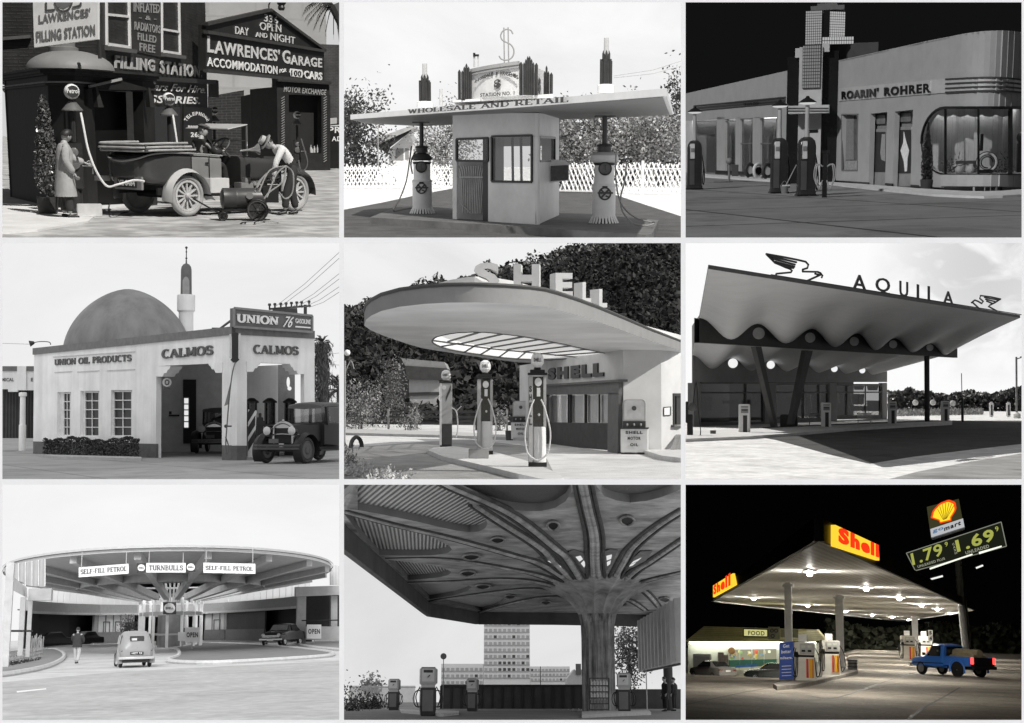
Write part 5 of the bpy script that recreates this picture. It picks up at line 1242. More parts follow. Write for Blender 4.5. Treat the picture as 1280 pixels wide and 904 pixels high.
def pump29():
 t=thing('petrol_pump','-','petrol pump',group='tall pumps with lamp masts')
 def ring(z,w_,d_,r=.06):
  pts=[]
  for sx,sy,a0 in((1,1,0),(-1,1,90),(-1,-1,180),(1,-1,270)):
   for i in range(4):a=RAD(a0+i*30);pts.append(V((sx*(w_-r)+r*math.cos(a),sy*(d_-r)+r*math.sin(a),z)))
  return pts
 MB().loft([ring(.04,.27,.24),ring(.14,.27,.24),ring(.15,.25,.22),ring(1.5,.25,.22),ring(1.65,.22,.2),ring(1.74,.15,.14),ring(1.77,.08,.08)]).mk('body',pm,t,smooth=True)
 MB().loft([ring(0,.3,.27),ring(.05,.3,.27)]).mk('base',blackg,t)
 MB().tube([(0,0,1.75),(0,0,2.05),(0,0,2.8)],[.085,.07,.062],12).mk('mast',mat('pale_mast',.4,.35,.1),t,smooth=True)
 l=MB().lathe([(.04,2.98),(.07,2.92),(.12,2.9),(.27,2.8),(.27,2.785),(.1,2.82)],(0,0,0),24).mk('lamp_shade',blackg,t,smooth=True)
 MB().lathe([(.25,2.78),(.2,2.74),(.06,2.72),(0,2.72)],(0,0,0),24).mk('lamp',emit('white_lamp_glow',1,.6),l,smooth=True)
 d=MB().box((-.1,-.225,1.38),(.17,.03,.55)).mk('dial_panel',mat('pale_dial_plate',.6,.3,.1),t,bevel=.02);MB().box((-.1,-.245,1.42),(.12,.01,.14)).mk('window',mat('grey_meter',.2),d)
 MB().box((-.12,-.222,.62),(.2,.02,.9)).mk('side_panel',pside,t,bevel=.01)
 MB().tube(spath([(.26,-.05,1.25),(.32,-.1,.8),(.28,-.12,.3),(.33,-.1,.2),(.36,-.05,.6),(.3,0,1.05)],5),.018,6).mk('hose',blackg,t,smooth=True)
 return t
for i,(X,Y,lab)in enumerate(((460,736,'tall dark pump with lamp mast standing nearest the black tower'),(358,726,'tall dark pump with lamp mast beside the bucket, left of the tower pump'),(42,712,'tall dark pump with lamp mast at the far left edge'))):
 p=c.g(X,Y);
 if i==0:t29=place(pump29(),p,RAD(14),1.0);t29['label']=lab
 else:dup(t29,p,lab,RAD(14))
p=c.g(380,727);t=thing('bucket','grey bucket standing between the two middle pumps','bucket',p);MB().lathe([(.1,0),(.14,.24),(.13,.24),(.1,.03)],p,18).mk('pail',mat('zinc',.18,.4),t,smooth=True);MB().tube(spath([p+V((-.13,0,.24)),p+V((0,0,.4)),p+V((.13,0,.24))],5),.01,5).mk('handle',mat('zinc'),t)
a,b=c.d(386,697,40),c.d(425,620,39.6);MB().tube([a,b],.016,6).box(a,(.25,.05,.04)).mk('squeegee',mat('pale_wood',.45),label='long pale squeegee leaning against the pump nearest the tower',cat='squeegee',base=a)
p=c.g(530,742);t=thing('air_stand','black air and water post draped with hoses before the tower','air stand',p)
MB().box(p+V((0,0,.65)),(.14,.12,1.3)).box(p+V((0,0,1.32)),(.22,.18,.08)).mk('post',blackg,t)
m=MB()
for sx in(-1,1):
 for r_ in(.0,.05):m.tube(spath([p+V((sx*.06,-.07,.9)),p+V((sx*(.2+r_),-.1,.95)),p+V((sx*(.25+r_),-.1,.6)),p+V((sx*.16,-.1,.25+r_)),p+V((sx*.06,-.08,.5))],5),.02,6)
m.mk('hose',mat('grey_hose',.3),t,smooth=True)
p=c.g(172,684);t=thing('pillar_gauge','slim grey pillar gauge on a dark mat before the wing door','gauge',p)
MB().tube([p,p+V((0,0,.75))],.05,8).ball(p+V((0,0,.9)),.15,12,8).mk('pillar',mat('grey_gauge',.2,.4,.3),t,smooth=True);MB().lathe([(.42,0),(.42,.02),(0,.025)],p+V((-.25,0,0)),24).mk('mat',blackg,t);MB().box(p+V((.25,.05,.5)),(.28,.2,.5)).mk('box',mat('dark_grey_slab'),t)
p=c.g(912,716);MB().lathe([(.15,0),(.2,.34),(.18,.36),(.16,.3)],p,20).mk('plant_tub',mat('dark_tub'),label='dark tub holding the slim cypress by the curved window',cat='tub',base=p,smooth=True)
t=thing('cypress','slim dark cypress in a tub at the rounded end of the corner window','tree',p+V((0,0,.3)));MB().tube([p+V((0,0,.3)),p+V((0,0,1.9))],[.03,.01],6).mk('trunk',mat('bark'),t)
pts=[];zc=c.hz(p,462)
for i in range(3000):
 z=rng.uniform(.36,zc);tt=(z-.36)/(zc-.36);R_=.2*math.sin(PI*min(1,tt*.85+.2))**.8*(1-tt*.55);a=rng.uniform(0,2*PI);r_=R_*rng.uniform(.3,1.1);pts.append(p+V((r_*math.cos(a),r_*math.sin(a),z)))
MB().leaves(pts,.07,rng,.6,1.0).mk('crown',mat('dark_cypress_leaf',.03,.6,.5),t)
sky_box(c,emit('sky_night_grey',1,.006),emit('sky_night_side',1,.07))
sun(c,212,33,2.4,(1,1,1),3)
# ================================================================ fourth view: white domed corner station with minaret
c=CUR=Cell('domed_station',0,301,K,BOXES[4],680,1.35,roll=.4)
rng=random.Random(4)
wst=mat('white_rough_stucco',.84,.8,.09,.9,.6,pattern='streak',psc=1.2,col2=.72)
trim=mat('grey_trim_band',.16,.7,.2,4,.2)
basec=mat('grey_painted_base',.12,.7,.2,4,.2)
dkint=mat('dim_interior_paint',.2,.7,.15,2)
conc=mat('grey_concrete_apron',.34,.85,.14,.6,.2,pattern='tile',psc=1.8,col2=.2,ang=.3,stain=.35)
struct('forecourt',MB().quad((-60,12,0),(60,12,0),(90,255,0),(-90,255,0)),conc)
A,B,B2,C_=c.g(126,798),c.g(866,823),c.g(888,823),c.g(1178,813)
FL,FR=vface(c,A,B),vface(c,B2,C_)
zr=4.66
st=thing('domed_station','white stucco corner station with big grey dome and slender minaret','station',B)
dome_st=st
m=MB();TH=.22
def zat(F,X,Y):return F.at(X,Y).z
def piece(F,X0,X1,Yt,Yb,th=TH,off=0,mm=None):
 mm=mm or m;pa,pb=F.at(X0,600,off),F.at(X1,600,off)
 zt=[zr,zr]if Yt=='r' else[F.at(X0,Yt[0],off).z,F.at(X1,Yt[1],off).z];zb=[0,0]if Yb=='g' else[F.at(X0,Yb[0],off).z,F.at(X1,Yb[1],off).z]
 mm.prism([V((pa.x,pa.y,zb[0])),V((pb.x,pb.y,zb[1])),V((pb.x,pb.y,zt[1])),V((pa.x,pa.y,zt[0]))],-F.n*th)
wins=[(215,265,567,732),(301,372,563,734),(416,495,560,734)]
xs=[126,215,265,301,372,416,495,585]
for X0,X1 in zip(xs[::2],xs[1::2]):piece(FL,X0,X1,'r','g')
for X0,X1,t_,b_ in wins:piece(FL,X0,X1,'r',(t_,t_));piece(FL,X0,X1,(b_,b_),'g')
piece(FL,585,832,'r',(470,458));piece(FL,832,866,'r','g')
m.prism([V((B.x,B.y,0)),V((B2.x,B2.y,0)),V((B2.x,B2.y,zr)),V((B.x,B.y,zr))],(0,.4,0))
piece(FR,888,925,'r','g');piece(FR,925,1140,'r',(455,464));piece(FR,1140,1178,'r','g')
rear=FR.at(1178,600);r2=V((rear.x+1.0,rear.y+9,0));m.prism([V((rear.x,rear.y,0)),V((r2.x,r2.y,0)),V((r2.x,r2.y,zr)),V((rear.x,rear.y,zr))],(-.4,0,0))
m.mk('wall',wst,st)
m=MB()
for F,a,b in((FL,120,868),(FR,886,1180)):
 pa,pb=F.at(a,600,.06),F.at(b,600,.06);m.prism([V((pa.x,pa.y,zr-.26)),V((pb.x,pb.y,zr-.26)),V((pb.x,pb.y,zr+.03)),V((pa.x,pa.y,zr+.03))],-F.n*.5)
m.mk('parapet_band',trim,st)
m=MB()
for X0,X1 in((126,585),(832,866)):piece(FL,X0,X1,(752+(X0-126)*.02,752+(X1-126)*.02),'g',.1,.02)
for X0,X1 in((888,925),(1140,1178)):piece(FR,X0,X1,(768,768),'g',.1,.02)
pa,pb=FL.at(866,600,.02),FR.at(888,600,.02);m.prism([V((pa.x,pa.y,0)),V((pb.x,pb.y,0)),V((pb.x,pb.y,FL.at(866,768).z)),V((pa.x,pa.y,FL.at(866,768).z))],(0,.1,0))
m.mk('base_band',basec,st)
m=MB()
for F,X,Y,s in((FL,585,470,1),(FL,832,456,-1),(FR,925,452,1),(FR,1140,461,-1)):
 for k,(w_,h_)in enumerate(((54,14),(44,14),(30,12))):
  yy=Y+k*13;p=F.poly([(X,yy),(X+s*w_,yy),(X+s*(w_-6),yy+13),(X,yy+13)],.03);m.prism(p,-F.n*.5)
m.mk('corbel',wst,st)
bk=V((A.x+3,A.y+9,0))
MB().prism([V((p.x,p.y,zr-.45))for p in(A+V((.3,.3,0)),B+V((-.1,.5,0)),B2+V((.1,.5,0)),rear+V((-.2,.3,0)),r2,bk)],(0,0,.15)).mk('roof',mat('pale_bay_ceiling',.7),st)
m=MB()
e0=FL.at(620,600,-5.0);e1=Face(c,e0,(0,-1,0)).at(850,600)
m.prism([V((e0.x-1,e0.y,0)),V((e1.x,e1.y,0)),V((e1.x,e1.y,zr-.4)),V((e0.x-1,e0.y,zr-.4))],(0,.2,0))
m.mk('inner_wall',mat('shaded_bay_paint',.72,.7,.12,2,.1),st)
E=Face(c,e0,(0,-1,0))
MB().prism(E.poly([(686,520),(735,520),(735,760),(686,760)],.03),(0,-.03,0)).mk('inner_door',mat('black_door_4',.02),st)
lw=MB().prism(E.poly([(689,590),(706,590),(706,700),(689,700)],.07),(0,-.01,0)).mk('lit_window',emit('bright_pane',1,.8),st)
fr=MB();p=E.poly([(688,588),(708,588),(708,702),(688,702)],.09)
for i in range(4):fr.bar(p[i],p[(i+1)%4],.06,.05)
for Y in(612,634,656,678):fr.bar(E.at(688,Y,.09),E.at(708,Y,.09),.05,.05)
fr.mk('frame',dkint,lw)
MB().bar(E.at(632,655,.2),E.at(672,655,.2),.2,.08).box(E.at(638,645,.25),(.12,.1,.14)).mk('bench_shelf',mat('dark_shelf',.04),st)
for X0,X1,t_,b_ in wins:
 s={215:25,301:19,416:12}[X0]
 q=MB().prism(FL.poly([(X0,t_-2),(X1+2,t_-2),(X1+2,b_+2),(X0,b_+2)],-.16),-FL.n*.02).mk('window',mat('dark_pane',.03,.3,.4,3,spec=.2),st)
 f=MB();xa=X0+s;
 pp=FL.poly([(xa,t_+4),(X1,t_+4),(X1,b_-2),(xa,b_-2)],-.13)
 for i in range(4):f.bar(pp[i],pp[(i+1)%4],.06,.05,up=FL.n)
 xm=(xa+X1)/2;f.bar(FL.at(xm,t_+4,-.13),FL.at(xm,b_-2,-.13),.04,.04,up=FL.n)
 for k in range(1,5):Y=lerp(t_+4,b_-2,k/5);f.bar(FL.at(xa,Y,-.125),FL.at(X1,Y,-.125),.035,.035)
 f.prism(FL.poly([(X0-2,t_),(xa,t_),(xa,b_),(X0-2,b_)],-.12),-FL.n*.03)
 f.mk('frame',mat('white_sash_paint',.7),q)
m=MB()
for a,b in(((205,450-32),(500,420-6)),):pass
for X0,X1,Y0,Y1 in((205,270,494,490),(290,372,492,487),(402,506,487,482),(200,506,436,416)):m.bar(FL.at(X0,Y0,.01),FL.at(X1,Y1,.01),.03,.035)
m.mk('panel_moulding',mat('shadowed_moulding',.5,.8),st)
sl=mat('dark_grey_serif',.1,.6,.15,6)
lt=MB()
lt.text("UNION OIL PRODUCTS",*FL.poly(((206,468),(494,452),(206,444)),.01),depth=.03,serif=True,bold=.05)
lt.text("CALMOS",*FL.poly(((608,443),(801,428),(608,408)),.01),depth=.04,serif=True,bold=.06)
lt.text("CALMOS",*FR.poly(((948,424),(1118,430),(948,389)),.01),depth=.04,serif=True,bold=.06)
lt.mk('lettering',sl,st)
dc=c.d(478,680,58.5);dc.z=4.4
R=2.78;hgt=c.hz(dc,181)-4.4
prof=[]
for i in range(19):
 t_=i/18;u_=1-(1-t_)**1.6
 prof.append((R*max(0,1-u_**1.9)**.6,hgt*u_))
MB().lathe(prof,dc,48).mk('dome',mat('grey_dome_render',.24,.7,.15,1.0,.25,pattern='streak',psc=1.0,col2=.17),st,smooth=True)
mc=c.d(697,340,58.5);z0=4.3
def mz(Y):return c.hz(mc,Y)
k=58.5/4676
base=V((mc.x,mc.y,0))
MB().lathe([(26*k,z0),(26*k,mz(268)),(29*k,mz(266)),(32*k,mz(262)),(32*k,mz(205)),(30*k,mz(203)),(0,mz(203))],base,24).mk('minaret',wst,st,smooth=True)
MB().lathe([(20*k,mz(204)),(19*k,mz(110)),(17*k,mz(98)),(11*k,mz(89)),(3*k,mz(85)),(2.5*k,mz(72)),(0,mz(70))],base,20).mk('minaret_lantern',mat('grey_lantern',.12,.6,.15),st,smooth=True)
mf=Face(c,base+V((0,-20*k,0)),(0,-1,0));m=MB();m.prism(mf.poly([(684,200),(684,150),(690,138),(697,134),(704,138),(710,150),(710,200)],.02),(0,.06,0));m.mk('lantern_opening',mat('pale_opening',.3),st)
m=MB().tube([base+V((0,0,mz(86))),base+V((0,0,mz(24)))],.025,6);
for Y,r_ in((26,.06),(42,.04),(66,.05)):m.ball(base+V((0,0,mz(Y))),r_,10,6)
m.mk('spire',mat('dark_spire',.05),st,smooth=True)
p=c.d(118,384,A.y);t=thing('floodlight','dark floodlight on a bent arm at the left roof corner of the domed station','lamp',p)
MB().lathe([(.06,-.12),(.13,.05),(.14,.08),(.0,.09)],p+V((.0,0,0)),16,(-1,-.2,-.3)).mk('lamp_shade',mat('dark_spire'),t,smooth=True);MB().tube(spath([p,c.d(150,378,A.y),c.d(184,380,A.y+.2),c.d(190,390,A.y+.2)],5),.02,6).mk('arm',mat('dark_spire'),t)
p=FL.at(607,530,.0);t=thing('round_sign','small round white sign with a dark ring at the edge of the open bay','sign',p)
q=V((p.x,p.y,p.z))+V((.18,.25,0));MB().lathe([(.17,0),(.17,.04),(0,.04)],q,20,(0,-1,0)).mk('disc',mat('white_sash_paint'),t);MB().tube([q+V((math.cos(a)*.07,-.05,math.sin(a)*.09))for a in[2*PI*i/16 for i in range(16)]],.022,6,closed=True).mk('ring',sl,t);MB().box(q+V((0,0,-.24)),(.22,.04,.05)).mk('bar',sl,t)
nc=FR.at(880,400,.25);F0=Face(c,nc,(0,-1,0))
t=thing('neon_sign','narrow dark vertical sign box fixed to the corner above the pier','sign',F0.at(880,455))
MB().prism(F0.poly([(869,345),(893,345),(893,440),(897,446),(886,456),(874,456),(864,446),(869,440)]),(0,.2,0)).mk('box',mat('black_sign_box',.02,.4),t)
MB().tube([F0.at(863,350,.02),F0.at(863,440,.02)],.035,6).tube([F0.at(898,348,.02),F0.at(898,440,.02)],.035,6).mk('side_tube',mat('pale_side_tube',.55),t)
MB().tube(spath([F0.at(882,455,.0),F0.at(870,500,.1),F0.at(858,600,.15),F0.at(850,700,.15),F0.at(846,760,.15),F0.at(850,800,.2),F0.at(856,770,.15),F0.at(845,735,.1)],5),.022,6).mk('air_hose',mat('dark_hose'),label='dark air hose hanging down the corner pier',cat='hose',base=F0.at(882,455),smooth=True)
MB().prism(F0.poly([(866,520),(858,612),(840,620),(846,600)],.12),(0,.03,0)).mk('pennant',mat('grey_pennant',.22),label='narrow grey pennant hung beside the hose on the corner pier',cat='pennant',base=F0.at(858,612))
MB().bar(F0.at(848,695,.1),F0.at(868,695,.1),.05).ball(F0.at(846,695,.1),.06,8,6).mk('tap',mat('dark_spire'),label='small dark tap on the corner pier by the hose',cat='tap',base=F0.at(848,695))
sg0,sg1=c.d(877,322,FR.at(888,600).y-.3),c.d(1174,343,FR.at(1174,600).y-.3);SG=vface(c,sg0,sg1);SG=Face(c,sg0,SG.n)
t=thing('roof_sign','dark rooftop board with big pale serif name and a slanted number above the right facade','sign',sg0)
MB().prism(SG.poly([(877,252),(1168,280),(1168,342),(877,322)]),-SG.n*.25).mk('board',mat('grey_sign_face',.12,.5,.12,2),t)
fr=MB();p=SG.poly([(877,252),(1170,281),(1170,342),(877,322)],.02)
for i in range(4):fr.bar(p[i],p[(i+1)%4],.08,.05,up=SG.n)
fr.mk('frame',mat('mid_frame',.22),t)
lt=MB();lt.text("UNION",*SG.poly(((886,306),(1042,317),(886,273)),.02),depth=.04,serif=True,bold=.07)
lt.text("76",*SG.poly(((1059,324),(1091,326),(1067,283)),.02),depth=.04,bold=.0,shear=.3);lt.text("GASOLINE",*SG.poly(((1106,309),(1163,314),(1106,291)),.02),depth=.03,bold=.01);lt.bar(SG.at(1107,322,.03),SG.at(1163,326,.03),.03,.05)
lt.mk('lettering',letter_white if 'letter_white' in globals()else mat('white_letters',.8,.5,.06,9),t)
MB().bar(c.d(878,290,45),c.d(824,330,47),.06).mk('strut',mat('dark_spire'),t);MB().box(c.d(820,329,47),(.5,.1,.06)).mk('strut_foot',mat('dark_spire'),t)
hp0,hp1=c.g(165,806),c.g(520,816);hp0.y-=.1;hp1.y-=.1
pts=[]
for i in range(5200):
 q=lerp(hp0,hp1,rng.random());h_=.72*(1+.08*math.sin(q.x*3)+.05*math.sin(q.x*11));u_=rng.random();pts.append(V((q.x+rng.gauss(0,.03),q.y+(rng.random()-.5)*.75,h_*(1-(1-u_)**3)if rng.random()<.5 else rng.uniform(.05,h_))))
MB().leaves(pts,.1,rng).mk('hedge',mat('dark_hedge_leaf',.035,.6,.6,5),label='low clipped dark hedge under the three white windows',cat='hedge',base=lerp(hp0,hp1,.5))
struct('planter_kerb',MB().prism([c.g(145,810),c.g(205,817),c.g(530,826),c.g(530,820),c.g(205,811)],(0,0,.1)),mat('pale_kerb',.4,.8))
a,b=c.d(-10,600,66),c.d(130,600,66);F5=Face(c,a,(0,-1,0))
t=thing('side_garage','white garage block with dark doors and column at the far left','building',V((a.x,66,0)))
MB().prism(F5.poly([(-10,470),(130,470),(130,560),(66,560),(66,566),(30,566),(30,556),(-10,556)]),(0,.5,0)).mk('wall',wst,t)
MB().prism(F5.poly([(64,470),(98,470),(98,560),(64,560)],.12),(0,.1,0)).mk('pilaster',wst,t)
for X0,X1 in((-10,64),(98,130)):MB().prism(F5.poly([(X0,470),(X1,470),(X1,488),(X0,488)],.05),(0,.1,0)).mk('parapet_band',trim,t)
q=F5.at(84,735);q.z=0;MB().lathe([(.17,0),(.17,c.hz(q,690)),(.14,c.hz(q,689)),(.13,c.hz(q,585)),(.19,c.hz(q,582)),(.19,c.hz(q,570)),(.13,c.hz(q,568))],q,14).mk('column',wst,t,smooth=True)
MB().prism(F5.poly([(-10,550),(130,550),(130,740),(-10,740)],-.6),(0,.1,0)).mk('door',mat('dark_plank_door',.06,.7,.2,3,.5,pattern='wavex',psc=2.2,col2=.02),t)
lt=MB();lt.text("MICAL",*F5.poly(((8,527),(52,527),(8,514)),.0),depth=.02,serif=False,bold=.02);lt.text("E",*F5.poly(((116,527),(124,527),(116,514)),.0),depth=.02,bold=.02);lt.mk('lettering',sl,t)
wb=c.d(985,600,58);WB=Face(c,wb,(0,-1,0))
MB().prism(WB.poly([(900,472),(1042,466),(1042,760),(900,760)]),(0,.2,0)).mk('rear_wall',wst,label='white rear wall seen through the right opening of the domed station',cat='wall',base=V((wb.x,58,0)))
MB().prism(WB.poly([(1042,465),(1105,465),(1105,760),(1042,760)],-1),(0,.2,0)).mk('rear_pier',mat('grey_rough_pier',.2,.8,.2,3,.4),label='grey rough pier behind the third visible pump',cat='pier',base=V((WB.at(1070,600).x,59,0)))
pb=mat('black_pump_glass',.02,.2,.4,8,spec=.6);pt=mat('black_pump_iron',.015,.4)
def vis_pump():
 t=thing('petrol_pump','-','petrol pump',group='tall black pumps at the domed station')
 MB().box((0,0,.6),(.44,.4,1.2)).mk('base',pt,t,bevel=.02);MB().box((0,0,1.24),(.62,.5,.06)).mk('collar',pt,t)
 MB().lathe([(.2,1.27),(.2,2.1)],(0,0,0),20).mk('cylinder',pb,t,smooth=True)
 m=MB()
 for k in range(4):
  a=PI/4+k*PI/2;m.tube([(math.cos(a)*.25,math.sin(a)*.25,1.25),(math.cos(a)*.25,math.sin(a)*.25,2.1)],.025,6)
 m.mk('cage',pt,t);MB().lathe([(.28,2.08),(.28,2.14),(.2,2.2),(.1,2.27),(0,2.28)],(0,0,0),20).mk('cap',pt,t,smooth=True)
 return t
for i,(X,Yt,D,lab)in enumerate(((943,537,50,'black visible pump partly hidden by the corner pier'),(1011,537,50,'black visible pump in the middle of the right opening'),(1086,543,50.5,'black visible pump above the bonnet of the dark sedan'))):
 p=c.d(X,680,D);p.z=0
 if i==0:vp=place(vis_pump(),p);vp['label']=lab
 else:dup(vp,p,lab)
p=c.d(1080,530,50);m=MB().ball(p,.13,10,8,(.5,.5,1.6)).ball(p+V((.05,0,-.25)),.08,8,6);m.mk('hanging_lamp',emit('bright_glint',1,.9),label='small bright lamp hanging in the right opening',cat='lamp',base=p,smooth=True)
p=c.g(944,820);S0=Face(c,p,(0,-1,0));t=thing('striped_board','white board with dark diagonal stripes leaning beside the corner pier','sign',p)
MB().prism(S0.poly([(928,812),(952,812),(962,636),(930,632)]),(0,.08,0)).mk('board',mat('white_sash_paint'),t)
m=MB()
for Y in(790,735,680):m.prism(S0.poly([(929,Y),(929,Y-36),(957,Y-82),(956,Y-44)],.004),(0,-.01,0))
m.mk('stripe',mat('dark_stripe',.03),t)
p=c.g(974,822);MB().box(p+V((0,0,.75)),(.22,.2,1.5)).box(p+V((0,0,1.55)),(.1,.1,.2)).box(p+V((.04,0,1.28)),(.3,.25,.2)).mk('meter_post',pt,label='dark meter post between the striped board and the sedan',cat='post',base=p,bevel=.02)
paint31=mat('dark_sedan_paint',.014,.4,.15,2,spec=.3);roof31=mat('grey_fabric_roof',.08,.7,.1,5);chrome=mat('nickel_plate',.4,.2,.05,metal=.9);tyre31=mat('dark_tyre_wall',.04,.75,.2);glz=glass('car_pane',.55,.15)
def sedan31(lab):
 t=thing('vintage_sedan',lab,'car')
 MB().loft([sec(.12,.34,.62,1.16,5,.1),sec(-.2,.36,.6,1.18,5,.1),sec(-1.15,.5,.58,1.2,5,.1)]).mk('bonnet',paint31,t,smooth=True)
 MB().loft([sec(-1.15,.62,.5,1.2,5,.08),sec(-1.6,.68,.48,1.22,5,.08),sec(-3.2,.68,.48,1.22,5,.1),sec(-3.6,.6,.52,1.2,5,.15)]).mk('body',paint31,t,smooth=True)
 def pillar(x,y):return[(x-.04,y),(x+.04,y)]
 m=MB()
 for x in(-1.32,-2.3,-3.2):
  for y in(-.64,.64):m.bar((x,y,1.15),(x+(.06 if x>-1.5 else 0),y*.96,1.72),.09,.07,up=(0,1,0))
 m.prism([(-3.2,-.64,1.15),(-3.58,-.55,1.15),(-3.5,-.52,1.74),(-3.2,-.62,1.74)],(0,.06,0));m.prism([(-3.2,.58,1.15),(-3.58,.5,1.15),(-3.5,.46,1.74),(-3.2,.56,1.74)],(0,.06,0));m.prism([(-3.58,-.55,1.15),(-3.58,.55,1.15),(-3.5,.5,1.74),(-3.5,-.5,1.74)],(.05,0,0))
 m.prism([(-1.28,-.64,1.15),(-1.28,.64,1.15),(-1.26,.64,1.22),(-1.26,-.64,1.22)],(-.06,0,0));m.mk('pillar',paint31,t)
 m=MB();m.quad((-1.3,-.6,1.2),(-1.3,.6,1.2),(-1.25,.58,1.7),(-1.25,-.58,1.7));m.mk('windscreen',glz,t)
 for y in(-.63,.63):
  for x0,x1 in((-1.36,-2.26),(-2.34,-3.2)):MB().quad((x0,y,1.2),(x1,y,1.2),(x1,y*.97,1.7),(x0+.03,y*.97,1.7)).mk('side_window',glz,t)
 MB().loft([[V((x,y*w_,z+dz))for y,dz in((-1,0),(-.95,.07),(-.5,.12),(0,.135),(.5,.12),(.95,.07),(1,0),(0,-.03))]for x,w_,z in((-1.02,.6,1.66),(-1.1,.66,1.7),(-1.4,.68,1.72),(-3.2,.68,1.72),(-3.55,.6,1.68))]).mk('roof',roof31,t,smooth=True)
 g=MB().box((.13,0,.88),(.04,.56,.56)).mk('grille',mat('black_core',.012),t,bevel=.01)
 m=MB();pts=[(.14,-.33,.6),(.14,-.34,.95),(.14,-.3,1.1),(.15,-.15,1.19),(.15,0,1.22),(.15,.15,1.19),(.14,.3,1.1),(.14,.34,.95),(.14,.33,.6)];m.tube(spath(pts,4),.05,8);m.prism([(.12,y,1.08+.12*(1-(y/.3)**2))for y in(-.3,-.2,-.1,0,.1,.2,.3)]+[(.12,.3,1.06),(.12,-.3,1.06)],(.05,0,0));m.mk('radiator_shell',chrome,g,smooth=True)
 MB().ball((.15,0,1.28),.045,10,6).tube([(.15,0,1.2),(.15,0,1.28)],.02,6).mk('radiator_cap',chrome,t,smooth=True)
 for y in(-.44,.44):
  h=MB().lathe([(.02,-.2),(.09,-.15),(.12,-.04),(.125,.03)],(.32,y,.98),20,(1,0,0)).mk('headlight',paint31,t,smooth=True)
  MB().lathe([(.125,.03),(.13,.045),(.11,.06),(0,.075)],(.32,y,.98),20,(1,0,0)).mk('lens',mat('pale_lens',.5,.12,.05,spec=.8),h,smooth=True)
 MB().tube([(.2,-.6,.85),(.22,0,.88),(.2,.6,.85)],.025,8).mk('lamp_bar',chrome,t,smooth=True)
 m=MB()
 for z in(.46,.55):m.loft([[V((x+dx,y,z+dz))for dx,dz in((0,-.032),(.03,-.032),(.03,.032),(0,.032))]for x,y in((.5,-.82),(.6,-.6),(.62,0),(.6,.6),(.5,.82))])
 m.box((.55,-.3,.5),(.04,.05,.16)).box((.55,.3,.5),(.04,.05,.16)).bar((.55,-.3,.5),(.0,-.3,.5),.05).bar((.55,.3,.5),(.0,.3,.5),.05);m.mk('bumper',mat('dull_bumper',.07,.3,.1,metal=.5),t)
 pl=MB().box((.5,-.1,.68),(.02,.34,.13)).mk('number_plate',mat('grey_plate',.1),t)
 for y in(-.72,.72):
  rings=[]
  for a in range(200,-40,-14):
   ra=RAD(a);rr=.5;rings.append([V((rr*math.cos(ra),y-.15,.4+rr*math.sin(ra)-.03)),V(((rr+.04)*math.cos(ra),y,.4+(rr+.04)*math.sin(ra))),V((rr*math.cos(ra),y+.15,.4+rr*math.sin(ra)-.03)),V(((rr-.02)*math.cos(ra),y,.4+(rr-.02)*math.sin(ra)))])
  rings=[[p+V((-.35,0,-.0))for p in rings[0]]]+rings
  MB().loft(rings).mk('mudguard',paint31,t,smooth=True)
  rings=[]
  for a in range(190,-15,-14):
   ra=RAD(a);rr=.48;rings.append([V((-2.9+rr*math.cos(ra),y-.14,.4+rr*math.sin(ra)-.03)),V((-2.9+(rr+.04)*math.cos(ra),y,.4+(rr+.04)*math.sin(ra))),V((-2.9+rr*math.cos(ra),y+.14,.4+rr*math.sin(ra)-.03)),V((-2.9+(rr-.02)*math.cos(ra),y,.4+(rr-.02)*math.sin(ra)))])
  MB().loft(rings).mk('mudguard',paint31,t,smooth=True)
  MB().box((-1.5,y,.38),(1.8,.26,.05)).mk('running_board',mat('black_core'),t)
  for x in(0,-2.9):wheel(t,(x,y*.98,.4),.4,.14,(0,1 if y>0 else-1,0),tyre31,mat('dark_disc_wheel',.05,.35,.1),0,rim_r=.7)
 MB().box((-1.6,0,.42),(3.4,1.1,.12)).tube([(0,-.7,.4),(0,.7,.4)],.05,8).tube([(-2.9,-.7,.4),(-2.9,.7,.4)],.05,8).mk('chassis',mat('black_core'),t)
 return t
fw=c.g(1158,838);rw=c.g(1003,832);th=RAD(-129)
ctr=lerp(fw,rw,.5);s31=sedan31('dark vintage sedan with bright headlights, cut by the right edge of the domed station');place(s31,ctr+V((-.05,.1,0)),th,1.07)
p2=c.g(775,800);dup(s31,p2+V((.35,1.2,0)),'dark vintage sedan standing in the shade of the open bay',RAD(-100))
Jd={k_:V(p_)for k_,p_ in dict(pelvis=(0,0,0),waist=(-.04,0,.14),chest=(-.06,0,.34),neck=(-.03,0,.5),head=(.0,0,.63),shL=(-.05,.18,.44),elL=(.1,.24,.22),wrL=(.32,.18,.26),shR=(-.05,-.18,.44),elR=(.1,-.24,.22),wrR=(.32,-.18,.26),hiL=(.05,.1,0),knL=(.4,.12,.02),anL=(.5,.12,-.3),hiR=(.05,-.1,0),knR=(.4,-.12,.02),anR=(.5,-.12,-.3)).items()}
Rz=Matrix.Rotation(th,3,'Z');dk4=mat('dark_wool',.022,.8,.2,8)
person('driver in dark clothes inside the sedan at the right edge',ctr+V((0,.1,0))+Rz@V((-1.95,.3,.86)),th,Jd,dict(shirt=dk4,trousers=dk4,shoes=dk4,hair=dk4))
